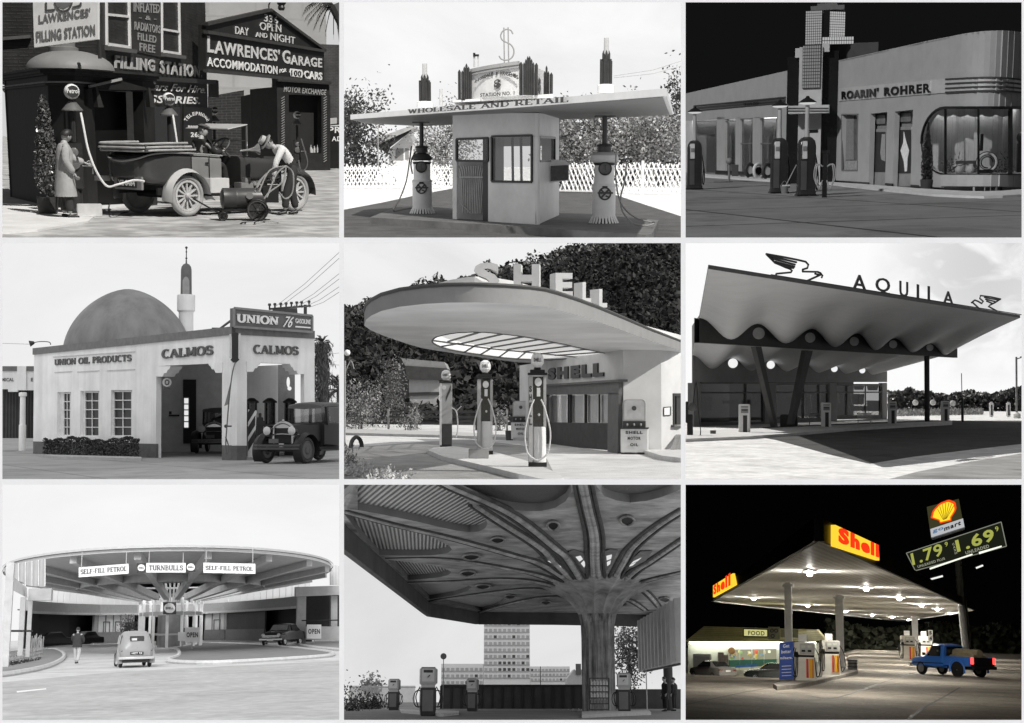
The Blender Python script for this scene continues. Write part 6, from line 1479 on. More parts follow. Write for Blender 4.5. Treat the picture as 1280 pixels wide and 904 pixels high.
def palm(X,Yb,Yt,D,lab,tr,fl,skirt):
 p=c.d(X,680,D);p.z=0;zt=c.hz(p,Yt);t=thing('palm_tree',lab,'palm',p)
 m=MB().tube([p,p+V((.1,0,zt*.5)),p+V((.05,0,zt))],[tr*1.1,tr*.9,tr*.8],10);m.mk('trunk',mat('shaggy_palm_bark',.09,.9,.3,5,.8),t,smooth=True)
 if skirt:
  pts=[p+V((rng.gauss(0,tr*.75),rng.gauss(0,tr*.75),rng.uniform(skirt*zt,zt)))for _ in range(2600)]
  MB().leaves(pts,.42,rng,.13,-3).mk('dead_fronds',mat('dry_frond',.1,.8,.5,3),t)
 m=MB();top=p+V((.05,0,zt))
 for i in range(34):
  a=rng.uniform(0,2*PI);e=rng.uniform(-.6,1.2);ln=fl*rng.uniform(.75,1.1);d=V((math.cos(a)*math.cos(e),math.sin(a)*math.cos(e),math.sin(e)))
  mid=top+d*ln*.6;end=top+d*ln+V((0,0,-.35*ln*abs(math.cos(e))))
  ps=spath([top,mid,end],5);m.tube(ps,.02,4)
  for k in range(3,len(ps)):
   dd=(ps[k]-ps[k-1]).normalized();sdv=dd.cross(UP)
   if sdv.length<.01:continue
   sdv.normalize()
   for sg in(-1,1,-.6,.6):e_=ps[k]+(dd*1.0+sdv*sg*.8-V((0,0,.25))).normalized()*fl*.36;m.add([ps[k],ps[k]+dd*.06,e_],[(0,1,2)])
 m.mk('frond',mat('palm_leaf_grey',.07,.6,.4,2),t)
 return t
palm(1204,610,385,66,'shaggy palm with thick skirt of dead fronds right of the domed station',.34,.55,.15)
palm(1268,640,560,70,'low palm with arching fronds at the far right edge behind the sedan',.2,1.1,0)
p=c.d(1144,680,75);p.z=0;zt=c.hz(p,240);t=thing('power_pole','dark power pole with loaded crossarm behind the rooftop sign','power pole',p)
MB().tube([p,p+V((0,0,zt))],.1,8).mk('pole',mat('dark_spire'),t)
m=MB().bar(c.d(1010,256,73),c.d(1162,244,76),.12).bar(c.d(1026,268,73),c.d(1110,262,74),.2,.3);m.mk('crossarm',mat('dark_spire'),t)
m=MB()
for X in(1010,1030,1052,1072,1092,1112,1130,1158):q=c.d(X,252-(X-1010)*.08,73+(X-1010)/50);m.lathe([(.05,0),(.05,.12),(.1,.14),(.08,.26)],q,8)
m.mk('insulator',mat('dark_spire'),t)
for i,(a,b)in enumerate((((1030,248),(1275,40)),((1052,246),(1275,62)),((1092,250),(1275,120)),((1112,248),(1275,140)),((1130,252),(1275,170)),((1158,250),(1275,190)))):
 q0,q1=c.d(*a,74),c.d(*b,60);MB().tube([q0,lerp(q0,q1,.5)-V((0,0,.12)),q1],.014,5).mk('power_wire',mat('grey_wire',.35),label='thin power wire rising from the crossarm to the top right',cat='wire',group='power wires above the domed station',base=q0)
for i,(a,b,lab)in enumerate((((0,384),(118,388),'thin wire running from the left edge to the floodlight'),((1178,432),(1275,420),'thin wire crossing the sky behind the shaggy palm'),((1178,462),(1275,466),'lower thin wire crossing behind the shaggy palm'))):
 q0,q1=c.d(*a,80),c.d(*b,80);MB().tube([q0,q1],.014,5).mk('power_wire',mat('grey_wire'),label=lab,cat='wire',base=q0)
sky_box(c,cloud('sky_overcast',.92,.9,.012),emit('sky_overcast_side',.9,.8))
sun(c,200,55,.9,(1,1,1),20)
# ================================================================ fifth view: round canopied station below a wooded hill
c=CUR=Cell('round_canopy_station',427,301,K,BOXES[5],615,1.46)
rng=random.Random(5)
ren=mat('pale_smooth_render',.62,.7,.12,.6,.1,pattern='speck',psc=.5,col2=.54)
struct('forecourt',MB().quad((-50,12,0),(50,12,0),(70,120,0),(-70,120,0)),mat('pale_fine_gravel',.6,.9,.16,1.2,.4,bscale=22,stain=.25))
asp=[(-20,782),(150,766),(330,752),(480,745),(700,770),(760,800),(800,880),(760,960),(-20,960)]
struct('asphalt_drive',MB().prism([c.g(X,Y)for X,Y in asp],(0,0,.006)),mat('grey_worn_asphalt',.3,.9,.25,1.4,.4,bscale=20,stain=.4))
isl=[(322,784),(345,776),(420,770),(560,788),(700,826),(815,872),(830,890),(800,900),(740,890),(640,868),(500,834),(380,808)]
struct('island',MB().prism([c.g(X,Y,.12)for X,Y in isl],(0,0,-.12)),mat('pale_island_concrete',.58,.8,.12,2,.2))
st_pave=[(-20,712),(380,722),(730,742),(730,752),(380,738),(-20,728)]
struct('pavement',MB().prism([c.g(X,Y)for X,Y in st_pave],(0,0,.12)),mat('kerb_stone',.42,.8,.15,2))
H=3.1
out=[(85,318),(92,296),(112,280),(150,263),(220,247),(310,237),(400,232),(500,231),(600,234),(700,240),(760,247),(808,258),(880,278),(960,303),(1058,338),(1150,372),(1275,413),(1290,440),(1200,436),(1100,440),(1000,446),(900,452),(780,458),(665,456),(590,447),(520,437),(450,427),(400,418),(350,411),(300,402),(250,388),(200,371),(160,357),(130,345),(105,333)]
inn=[(340,376),(341,372),(346,366),(356,360),(380,353),(410,347),(440,343),(490,341),(540,342),(590,347),(640,353),(700,361),(760,372),(820,384),(880,398),(950,413),(1020,428),(1000,431),(960,433),(920,437),(870,440),(820,444),(770,446),(720,446),(660,443),(610,439),(560,433),(510,426),(470,420),(430,413),(400,407),(375,399),(355,391),(345,385),(341,380)]
O=[c.g(X,Y,H)for X,Y in out];I=[c.g(X,Y,H)for X,Y in inn];n=len(O)
stn=thing('service_station','pale station with great round canopy, glazed ceiling and block letters on its edge','station',c.g(900,785))
m=MB();z=V((0,0,.05));tz=V((0,0,.3))
m.add(O+I,[(i,(i+1)%n,n+(i+1)%n,n+i)for i in range(n)]);m.add([p+tz for p in O]+[p+tz for p in I],[(i,(i+1)%n,n+(i+1)%n,n+i)for i in range(n)])
m.loft([I,[p+tz for p in I]],caps=False);m.mk('canopy',ren,stn)
m=MB();m.loft([[p for p in O],[p+V((0,0,.28))for p in O]],caps=False)
m.mk('fascia',mat('grey_fascia_render',.24,.7,.1,1.5,.1),stn,smooth=True,sharp=60)
m=MB();m.tube([p+V((0,0,.29))for p in O],.035,6,closed=True);m.mk('edge_trim',mat('dark_edge_trim',.05),stn,smooth=True)
gl=MB().add([p+V((0,0,.04))for p in I],[tuple(range(n))])
tm=bpy.data.materials.new('opal_glazing');tm.use_nodes=True;nt=tm.node_tree;nt.nodes.clear()
tr_=nt.nodes.new('ShaderNodeBsdfTranslucent');tr_.inputs[0].default_value=(.95,.95,.95,1);tp=nt.nodes.new('ShaderNodeBsdfTransparent');mx=nt.nodes.new('ShaderNodeMixShader');mx.inputs[0].default_value=.55;oo=nt.nodes.new('ShaderNodeOutputMaterial')
nt.links.new(tr_.outputs[0],mx.inputs[1]);nt.links.new(tp.outputs[0],mx.inputs[2]);nt.links.new(mx.outputs[0],oo.inputs[0])
sk5=gl.mk('skylight',tm,stn)
m=MB();bars=[((398,378),(520,342)),((440,388),(605,349)),((500,393),(680,360)),((560,400),(742,370)),((620,408),(800,381)),((680,416),(860,394)),((740,424),(920,407)),((800,430),(970,418)),((342,374),(560,405)),((560,405),(890,437)),((460,418),(500,393)),((520,427),(560,403)),((590,436),(625,411)),((660,442),(690,418)),((720,446),(750,426)),((370,397),(440,385))]
for a,b in bars:m.bar(c.g(*a,H+.02),c.g(*b,H+.02),.035,.04)
m.tube([p+V((0,0,.0))for p in I],.022,5,closed=True);m.mk('glazing_bar',mat('dark_glazing_bar',.06),sk5)
up=[(312,188),(345,165),(400,148),(450,139),(500,134),(560,136),(640,150),(720,172),(790,196),(860,222),(930,250),(1010,285),(1275,355)]
U=[c.d(X,188,lerp(24,27,abs(i-4)/8)if i<=8 else lerp(27,38,(i-8)/4))for i,(X,Y)in enumerate(up)]
m=MB()
for(p,q),(a,b)in zip(zip(U,U[1:]),zip(up,up[1:])):
 za,zb=c.hz(p,a[1]),c.hz(q,b[1]);m.prism([V((p.x,p.y,H+.28)),V((q.x,q.y,H+.28)),V((q.x,q.y,max(zb,H+.3))),V((p.x,p.y,max(za,H+.3)))],(0,.15,0))
m.mk('roof_upstand',ren,stn)
lm_=mat('pale_block_letter',.5,.6,.08,3)
for ch,X0,X1,Y0,Y1,D,rz in(('S',497,592,86,181,21.2,.0),('H',648,744,92,196,21.4,-.1),('E',788,852,124,214,22.6,.35),('L',882,914,158,236,24.6,.6),('L',943,973,183,252,26.4,.7)):
 p=c.d((X0+X1)/2,Y1,D);Fx=Face(c,p,(math.sin(rz),-math.cos(rz),0));a,b,t_=Fx.at(X0,Y1),Fx.at(X1,Y1),Fx.at(X0,Y0)
 MB().text(ch,a,b,t_,depth=.28,bold=.05,off=-.1).mk('letter',lm_,stn)
W0,W1=c.g(640,742),c.g(1056,798);WF=vface(c,W0,W1);W2=c.g(1198,797);WF2=vface(c,W1,W2);W3=c.g(1300,803);W3=V((W2.x+2.2,W2.y+3.2,0));WF3=vface(c,W2,W3)
m=MB()
def wp_(F,pts,off=0,th=.2):m.prism(F.poly(pts,off),-F.n*th)
def upto(F,X0,X1):
 a,b=F.at(X0,600),F.at(X1,600);return a,b
def wallp(F,X0,X1,Yt=None,Yb=None,th=.2):
 a,b=upto(F,X0,X1);zt=[H+.01,H+.01]if Yt is None else[F.at(X0,Yt).z,F.at(X1,Yt).z];zb=[0,0]if Yb is None else[F.at(X0,Yb).z,F.at(X1,Yb).z]
 m.prism([V((a.x,a.y,zb[0])),V((b.x,b.y,zb[1])),V((b.x,b.y,zt[1])),V((a.x,a.y,zt[0]))],-F.n*th)
wallp(WF,667,775);wallp(WF,775,1013,None,572);wallp(WF,1013,1056)
wallp(WF2,1056,1198);wallp(WF3,1198,1240);wallp(WF3,1240,1290,None,572);wallp(WF3,1240,1290,692,None)
m.mk('wall',ren,stn)
fr=MB();fm=mat('grey_window_surround',.13,.7,.15,3,.15)
for pts in([(762,545),(1053,527),(1053,575),(762,577)],[(1012,570),(1053,570),(1048,797),(1010,790)],[(762,577),(776,577),(776,762),(762,760)]):fr.prism(WF.poly(pts,.02),WF.n*.12)
fr.bar(WF.at(762,543,.08),WF.at(1054,524,.08),.3,.07);fr.mk('window_surround',fm,stn)
q=MB().prism(WF.poly([(776,576),(1012,572),(1012,684),(776,680)],-.08),-WF.n*.01).mk('window',glass('shop_pane_bright',.9,.2),stn)
fr=MB()
for X in(776,852,858,915,966,1011):fr.bar(WF.at(X,576,-.03),WF.at(X,682,-.03),.09 if X in(852,858,915)else.05,.06)
fr.mk('frame',mat('dark_window_frame',.04),q)
MB().prism(WF.poly([(776,680),(1012,684),(1012,786),(776,766)],-.02),-WF.n*.05).mk('lower_panel',mat('dark_lower_panel',.035,.6,.4,3),stn)
MB().prism(WF.poly([(740,560),(1030,560),(1030,700),(740,700)],-1.5),-WF.n*.05).mk('room_back',mat('pale_room_wall',.6,.8,.2,2),stn)
m=MB()
for X,w_ in((780,34),(822,22),(862,44),(922,40),(972,38)):m.prism(WF.poly([(X,580),(X+w_,580),(X+w_-3,680),(X+2,680)],-.14),-WF.n*.01)
m.mk('curtain_or_reflection',mat('pale_pane_reflection',.85),stn)  # pale sheets added behind the panes in place of a bright outdoor reflection
MB().text("SHELL",*WF.poly(((778,522),(986,508),(778,478)),.0),depth=.06,bold=.07).mk('lettering',mat('black_wall_letters',.04,.5),stn)
q=MB().prism(WF3.poly([(1242,574),(1290,574),(1290,690),(1242,690)],-.1),-WF3.n*.02).mk('window',mat('dark_pane_5',.04,.1),stn);f2=MB();f2.bar(WF3.at(1242,574,-.05),WF3.at(1242,690,-.05),.07,.07).bar(WF3.at(1254,574,-.05),WF3.at(1254,690,-.05),.05,.05).bar(WF3.at(1240,576,-.05),WF3.at(1290,576,-.05),.07,.1);f2.mk('frame',mat('dark_window_frame'),q);MB().prism(WF3.poly([(1234,690),(1290,694),(1290,702),(1234,698)],.0),WF3.n*.12).mk('sill',mat('grey_sill'),q)
q=MB().prism(WF3.poly([(1206,623),(1232,621),(1232,655),(1206,656)],.01),WF3.n*.03).mk('notice',mat('dark_notice_frame',.08),label='small framed notice on the bright right wall of the round-canopied station',cat='notice',base=WF3.at(1219,656));
MB().prism(WF3.poly([(1209,627),(1229,625),(1229,652),(1209,653)],.045),WF3.n*.005).mk('paper',mat('paper_white',.75),q)
a=[c.g(1132,800),c.g(1205,794),c.g(1300,800),c.g(1300,835),c.g(1200,822)]
struct('step',MB().prism([p+V((0,0,.12))for p in a],(0,0,-.12)),mat('pale_step',.62))
for i in range(3):p0=WF3.at(1238+i*12,790,.5);p1=WF3.at(1258+i*9,728,.03);MB().bar(p0,p1,.1,.03).mk('plank',mat('grey_plank',.25,.7,.2),label='grey plank leaning against the bright right wall',cat='plank',group='planks leaning on the right wall',base=p0)
def cabinet(lab):
 t=thing('oil_cabinet',lab,'oil cabinet',group='oil cabinets by the shop front');w_=mat('white_cabinet',.72,.45,.08,3);dk_=mat('dark_cabinet_trim',.05)
 b=MB().box((0,0,.4),(.8,.5,.72)).mk('base',w_,t,bevel=.02);MB().box((0,0,.03),(.76,.46,.06)).box((0,0,.77),(.84,.54,.04)).mk('trim',dk_,t)
 pts=[(-.34,0,.98)]+[(-.34+.12-.12*math.cos(a),0,1.5+.12*math.sin(a))for a in[i*PI/12 for i in range(7)]]+[(.34-.12+.12*math.sin(a),0,1.5+.12*math.cos(a))for a in[i*PI/12 for i in range(7)]]+[(.34,0,.98)]
 MB().prism([(x,-.2,z_)for x,y,z_ in pts],(0,.42,0)).mk('hood',mat('grey_hood',.4,.45,.1,3),t)
 MB().prism([(x*.86,-.215,1.02+(z_-.98)*.9)for x,y,z_ in pts],(0,.01,0)).mk('face_panel',mat('pale_face_panel',.55),t)
 MB().box((0,0,.88),(.66,.4,.2)).mk('recess',dk_,t);m=MB()
 for x in(-.2,0,.2):m.tube([(x,-.22,.9),(x,-.26,.84)],.03,8)
 m.mk('spout',mat('steel'),t)
 MB().lathe([(.07,0),(.07,.01)],(0,-.22,1.36),16,(0,-1,0)).mk('emblem',mat('dark_emblem'),t)
 l=MB()
 for s_,z_,w2 in(("SHELL",.6,.25),("MOTOR",.43,.19),("OIL",.24,.12)):l.text(s_,(-w2,-.255,z_),(w2,-.255,z_),(-w2,-.255,z_+.09),depth=.006,bold=.04)
 l.mk('lettering',dk_,b)
 return t
p=c.g(1094,798);cb5=place(cabinet('white oil cabinet with rounded hood at right of the shop window'),p+V((0,-.3,0)),RAD(-8))
p=c.g(674,748);dup(cb5,p,'white oil cabinet half hidden left of the nearest pump',RAD(-8))
dkp=mat('dark_pump_glass',.02,.15,.3,4,spec=.7);gp=mat('grey_pump_paint',.42,.4,.12,3);wpn=mat('white_pump_paint',.68,.4,.08,3);blkp=mat('black_pump_base',.02)
def globe5(t,z,r=.16):
 MB().lathe([(.08,z-.02),(.11,z),(.09,z+.03)],(0,0,0),16).mk('globe_collar',blkp,t,smooth=True)
 g=MB().lathe([(.08,z+.02),(r,z+.12),(r*1.02,z+.22),(r*.85,z+.32),(r*.4,z+.37),(0,z+.38)],(0,0,0),10).mk('globe',mat('white_pump_globe',.85,.25,.03),t)
 MB().text("SHELL",(-.11,-r-.01,z+.16),(.11,-r-.01,z+.16),(-.11,-r-.01,z+.25),depth=.006,bold=.04).mk('lettering',mat('dark_letters'),g)
t=thing('petrol_pump','slender grey pump with white globe standing left on the island','petrol pump');
MB().box((0,0,.04),(.38,.38,.08)).mk('base',blkp,t);MB().box((.03,0,.42),(.34,.34,.72)).mk('lower_cabinet',mat('dark_pump_side',.06,.4),t,bevel=.02);MB().box((.0,0,1.45),(.4,.36,1.38)).mk('body',gp,t,bevel=.02)
MB().box((-.17,-.01,1.1),(.07,.37,2.1)).mk('edge_strip',wpn,t);MB().prism([(.0,-.185,1.5),(.17,-.185,1.9),(.17,-.185,2.08),(.0,-.185,1.66)],(0,-.006,0)).mk('stripe',mat('dark_pump_side'),t)
MB().lathe([(.07,0),(.07,.02)],(-.06,-.18,1.98),16,(0,-1,0)).mk('dial',wpn,t);MB().box((0,0,2.16),(.44,.4,.05)).mk('cap',blkp,t);globe5(t,2.2)
MB().tube(spath([(.2,-.05,1.3),(.36,-.1,1.15),(.4,-.1,.6),(.34,-.1,.3)],6),.022,6).bar((.36,-.1,1.2),(.52,-.12,1.36),.03).mk('hose',hose_m if 'hose_m' in globals()else mat('pale_rubber_hose',.62),t,smooth=True)
place(t,c.g(391,783,.0)+V((0,0,.1)),0,.97)
def bigpump(lab,side_txt):
 t=thing('petrol_pump',lab,'petrol pump');
 MB().box((0,0,.05),(.52,.44,.1)).mk('base',blkp,t);MB().lathe([(.21,.1),(.2,.9),(.2,.92)],(.04,0,0),20).mk('lower_cylinder',wpn,t,smooth=True)
 MB().box((-.2,0,1.1),(.13,.4,2.0)).mk('side_column',gp,t,bevel=.02);MB().box((.2,.05,1.5),(.1,.34,1.2)).mk('side_rail',gp,t,bevel=.02)
 MB().box((.02,.04,1.5),(.3,.3,1.16)).mk('glass_cabinet',dkp,t);MB().box((0,0,2.14),(.56,.5,.05)).box((0,0,2.2),(.42,.38,.08)).mk('cap',blkp,t,bevel=.01)
 MB().lathe([(.1,0),(.1,.03)],(.02,-.14,1.95),18,(0,-1,0)).mk('dial',wpn,t);MB().box((.03,-.13,1.72),(.1,.02,.2)).mk('label_plate',wpn,t);MB().ball((.04,-.16,1.2),.035,10,6).mk('valve',wpn,t)
 if side_txt:
  l=MB()
  for i,ch in enumerate("SHELL"):l.text(ch,(-.24,-.205,1.72-i*.19),(-.16,-.205,1.72-i*.19),(-.24,-.205,1.86-i*.19),depth=.004,bold=.05)
  l.mk('lettering',mat('dark_letters'),t)
 h=MB()
 for sx in(-1,1):h.tube(spath([(sx*.1,-.18,1.55),(sx*.22,-.24,1.3),(sx*.36,-.26,.8),(sx*.3,-.26,.35),(sx*.1,-.26,.18),(0,-.26,.16)],6),.022,6)
 h.mk('hose',mat('pale_rubber_hose'),t,smooth=True);globe5(t,2.26,.18)
 return t
place(bigpump('dark glazed pump with looping hoses standing in the middle of the island',0),c.g(538,800,.12),0,(.82,.82,.97))
place(bigpump('dark glazed pump with upright lettering nearest the shop window',1),c.g(734,846,.12),0,(.76,.76,.94))
MB().box(c.g(514,815,.12)+V((0,0,.12)),(.5,.35,.24)).mk('step_box',mat('grey_step_box',.3),label='low grey box on the island at the foot of the middle pump',cat='box',base=c.g(514,815,.12),bevel=.01)
p=c.g(628,748);MB().lathe([(.13,0),(.17,.4),(.15,.38)],p,16).mk('waste_bin',mat('dark_bin',.06),label='dark bin beside the left oil cabinet',cat='bin',base=p,smooth=True)
fp0,fp1=c.g(-20,704),c.g(740,712);t=thing('rail_fence','dark three-railed timber fence along the road behind the pumps','fence',fp0);wd=mat('dark_fence_timber',.05,.7,.25,4)
for z_ in(.35,.75,1.05):MB().bar(fp0+V((0,0,z_)),fp1+V((0,0,z_)),.06,.13).mk('rail',wd,t)
for X in(-10,75,176,283,392,505,620,720):p=c.g(X,704+(X+20)*.0105);MB().bar(p+V((0,-.08,0)),p+V((0,-.08,1.2)),.16,.12).mk('post',mat('pale_fence_post',.25)if X in(176,283,620)else wd,t)
B0=c.d(300,620,100);HB=Face(c,B0,(0,-1,0));t=thing('barn','pale barn with dark gambrel roof on the slope behind the bushes','barn',HB.at(300,620))
MB().prism(HB.poly([(252,520),(366,520),(366,670),(252,670)]),(0,6,0)).mk('wall',mat('pale_barn_boards',.5,.7,.1,3),t);MB().prism(HB.poly([(200,520),(205,470),(222,440),(240,470),(250,520),(250,620),(200,620)],.05),(0,5,0)).mk('gable',mat('dark_gable',.06),t)
m=MB().prism(HB.poly([(222,440),(385,455),(395,478),(238,468)],.3),(0,5,0));m.mk('upper_roof',mat('pale_tin_roof',.28,.5,.15,2),t);MB().prism(HB.poly([(238,468),(395,478),(398,523),(245,520)],.5),(0,5,0)).mk('lower_roof',mat('dark_shingle_roof',.06,.8,.3,3),t)
MB().prism(HB.poly([(213,460),(221,460),(221,485),(213,485)],.1),(0,.1,0)).mk('window',mat('paper_white'),t);MB().bar(HB.at(252,575,.06),HB.at(366,572,.06),.1,.25).mk('band',mat('dark_band',.06),t)
bank=[(290,640),(330,610),(380,560),(700,520),(1300,520),(1300,660),(290,660)]
lf1=mat('pale_bush_leaf',.22,.5,.45,1.2);lf2=mat('mid_bush_leaf',.11,.5,.5,1.2);bark=mat('bark',.08)
for X,D,hgt,rx,cz,n_,lf,lab,sz in((62,72,3.2,1.15,.55,1600,lf1,'pale round bush at the far left above the fence',.17),(180,80,4.6,1.1,.5,1800,lf2,'pointed grey bush between the round bush and the barn',.17),(258,70,1.7,.6,.5,600,lf1,'small pale bush below the barn gable',.14),(595,70,1.7,.45,.5,450,lf1,'small pale bush showing right of the middle pump',.14),(120,84,3.4,1.0,.5,900,lf2,'mid grey bush behind the round bush',.18)):
 p=c.d(X,615,D);p.z=-.3 if D>60 else 0;t=thing('bush',lab,'bush',p,'bushes beyond the rail fence');tree_on(t,p,hgt,(hgt*cz,rx,rx,hgt*.42),n_,sz,rng,lf,bark,.05,16,6,.5)
p=c.d(12,615,44);t=thing('street_lamp','slim street lamp with white globe at the left edge','lamp',(p.x,p.y,0));k_=44/4676
MB().tube([(p.x,p.y,0),(p.x,p.y,p.z+165*k_)],.035,8).tube(spath([(p.x,p.y,p.z+120*k_),(p.x+.2,p.y,p.z+165*k_),(p.x+.32,p.y,p.z+135*k_)],5),.02,6).mk('pole',mat('grey_pole',.3),t,smooth=True);q=c.d(21,420,44);MB().ball(q,.11,16,10).mk('globe',mat('white_pump_globe'),t,smooth=True)
pts=[]
for X,Y in((20,880),(60,872),(110,885),(160,890),(30,850),(90,868),(200,895)):
 q=c.g(X,Y);pts+=[q+V((rng.gauss(0,.18),rng.gauss(0,.2),abs(rng.gauss(.05,.08))))for _ in range(170)]
MB().leaves(pts,.09,rng,.5).mk('rockery_plants',mat('pale_rockery',.5,.7,.4,6),label='low pale rockery plants in the bottom left corner',cat='plants',base=c.g(90,880))
q=c.g(30,850);MB().leaves([q+V((rng.gauss(0,.1),rng.gauss(0,.1),abs(rng.gauss(.2,.14))))for _ in range(160)],.12,rng,.3,1.5).mk('leafy_shoot',lf1,label='taller leafy shoot rising from the rockery at the left edge',cat='plant',base=q)
ridge=[(-40,252),(40,250),(80,258),(180,225),(250,190),(310,165),(420,150),(560,118),(620,100),(660,86),(720,72),(780,56),(850,28),(950,0),(1100,-60),(1320,-140)]
def ry(X):
 for(a,ya),(b,yb)in zip(ridge,ridge[1:]):
  if a<=X<=b:return lerp(ya,yb,(X-a)/(b-a))
 return-140
rows=[]
Xs=[lerp(-40,1320,i/40)for i in range(41)]
for j in range(9):
 t_=j/8;D=lerp(95,210,t_);row=[]
 for X in Xs:
  top=c.d(X,ry(X),210).z;p=c.d(X,615,D);row.append(V((p.x,p.y,-.2+(top-.6)*t_**1.15+.6*noise.noise(V((p.x*.15,p.y*.1,0))))))
 rows.append(row)
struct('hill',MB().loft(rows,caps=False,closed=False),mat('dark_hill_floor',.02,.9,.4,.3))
pts=[];pts2=[]
for i in range(42000):
 t_=rng.random()**.8;D=lerp(95,210,t_);X=rng.uniform(-40,1320);top=c.d(X,ry(X),210).z;p=c.d(X,615,D);zz=-.2+(top-.6)*t_**1.15
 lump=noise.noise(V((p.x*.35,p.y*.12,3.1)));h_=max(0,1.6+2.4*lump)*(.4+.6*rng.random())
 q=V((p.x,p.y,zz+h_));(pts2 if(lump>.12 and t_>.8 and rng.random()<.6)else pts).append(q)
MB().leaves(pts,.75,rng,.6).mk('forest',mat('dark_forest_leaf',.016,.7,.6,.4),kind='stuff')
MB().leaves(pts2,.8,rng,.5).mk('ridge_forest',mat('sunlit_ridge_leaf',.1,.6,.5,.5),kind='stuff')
sky_box(c,cloud('sky_bright_haze',.88,.84,.015),emit('sky_bright_side',.9,.5),emit('sky_bright_top',.9,.8))
sun(c,104,34,4.4)
# ================================================================ sixth view: wave-roofed station, seen against the light
K6=1280/426.0
c=CUR=Cell('wave_roof_station',854,301,K6,BOXES[6],565,2.2)
rng=random.Random(6)
f6=FPX*K6
struct('forecourt',MB().quad((-60,12,0),(60,12,0),(100,255,0),(-100,255,0)),mat('white_sunlit_concrete',.6,.9,.12,.6,.5,pattern='speck',psc=2.5,col2=.74,stain=.3,ssc=.5))
asp=[(230,728),(345,748),(450,776),(560,806),(700,838),(860,812),(1080,785),(1300,760),(1300,676),(900,676),(300,700)]
struct('roof_shade_sheet',MB().prism([c.g(X,Y)for X,Y in asp],(0,0,.005)),mat('painted_roof_shade',.06,.9,.4,.8,.4,bscale=16,stain=.5))  # dark sheet with the wave roof's shadow put into its colour and outline
asp=[(700,915),(880,868),(1080,830),(1300,795),(1300,960),(700,960)]
struct('road',MB().prism([c.g(X,Y)for X,Y in asp],(0,0,.005)),mat('grey_road_asphalt',.26,.9,.35,.6,.4,bscale=14,stain=.45))
isl=[(-20,745),(250,734),(420,722),(640,704),(1010,684),(1010,676),(640,690),(300,704),(-20,716)]
struct('island',MB().prism([c.g(X,Y,.14)for X,Y in isl],(0,0,-.14)),mat('pale_island_kerb',.55,.8,.12,2))
grey=mat('grey_facade',.22,.7,.1,1.5,.08);shell_m=mat('smooth_white_shell',.62,.6,.06,.8,.05);beam_m=mat('dark_beam',.035,.6,.15,2)
zb=4.7
def depth_for(Y,z):return(z-2.2)*f6/(565-Y)
bl,br_=c.d(60,385,depth_for(385,zb)),c.d(1036,446,depth_for(446,zb))
BF=vface(c,bl,br_)
rl,rr=c.g(33,700),c.g(766,670);RF=vface(c,rl,rr)
zf=6.2
f0,f1=c.d(94,106,depth_for(106,zf)),c.d(1272,291,depth_for(291,zf));FFc=vface(c,f0,f1)
stn=thing('wave_roof_station','station with wavy white shell roof on a dark beam, angled posts and wire birds','station',c.g(400,690))
bx=[60,180,280,385,485,570,655,722,795,862,930,985,1030];by=[290,371,312,386,331,399,348,411,366,419,386,429,404]
rx=[33,110,185,255,325,390,450,510,565,612,672,712,766];ryy=[430,481,440,488,450,491,457,496,466,500,475,503,484]
N=8;rowsB,rowsR,rowsF=[],[],[]
tot=(br_-bl).length
for i in range(len(bx)-1):
 for k in range(N+(1 if i==len(bx)-2 else 0)):
  t_=k/N;s=(1-math.cos(PI*t_))/2
  Bp=BF.at(lerp(bx[i],bx[i+1],t_),lerp(by[i],by[i+1],s));Rp=RF.at(lerp(rx[i],rx[i+1],t_),lerp(ryy[i],ryy[i+1],s),.05)
  f_=clamp(V((Bp.x-bl.x,Bp.y-bl.y,0)).length/V((br_.x-bl.x,br_.y-bl.y,0)).length,0,1)
  rowsB.append(Bp);rowsR.append(Rp);rowsF.append(lerp(f0,f1,f_))
ML=len(rowsB)
zB=lambda f_:5.55
rows=[]
Bflat=[V((p.x,p.y,max(q.z for q in rowsB)))for p in rowsB]
for j in range(11):
 t_=j/10;rows.append([lerp(F_,lerp(Bf,Bp,t_**.32),t_)for F_,Bf,Bp in zip(rowsF,Bflat,rowsB)])
for j in range(1,6):
 t_=j/5;rows.append([lerp(Bp,Rp,t_)for Bp,Rp in zip(rowsB,rowsR)])
m=MB().loft(rows,caps=False,closed=False)
m.mk('shell_roof',shell_m,stn,smooth=True,sharp=80)
top=[[V((p.x,p.y,max(p.z,q.z)+.14))for p,q in zip(r_,[lerp(F_,Bf,min(1,j/10))for F_,Bf in zip(rowsF,Bflat)])]for j,r_ in enumerate(rows)]
m=MB().loft(top,caps=False,closed=False);m.mk('roof_top',mat('roof_felt',.2,.8),stn,smooth=True)
m=MB();m.loft([rows[0],[p+V((0,0,.14))for p in rows[0]]],caps=False,closed=False);m.loft([[r_[-1]for r_ in rows],[r_[-1]for r_ in top]],caps=False,closed=False);m.loft([[r_[0]for r_ in rows],[r_[0]for r_ in top]],caps=False,closed=False);m.mk('roof_edge',mat('dark_roof_edge',.1),stn)
m=MB();bot=[V((p.x,p.y,zb))for p in rowsB]
m.loft([bot,[p+V((0,0,.02))for p in rowsB]],caps=False,closed=False);m.loft([[p-BF.n*.3 for p in bot],[p-BF.n*.3+V((0,0,.02))for p in rowsB]],caps=False,closed=False);m.loft([bot,[p-BF.n*.3 for p in bot]],caps=False,closed=False)
m.mk('beam',beam_m,stn)
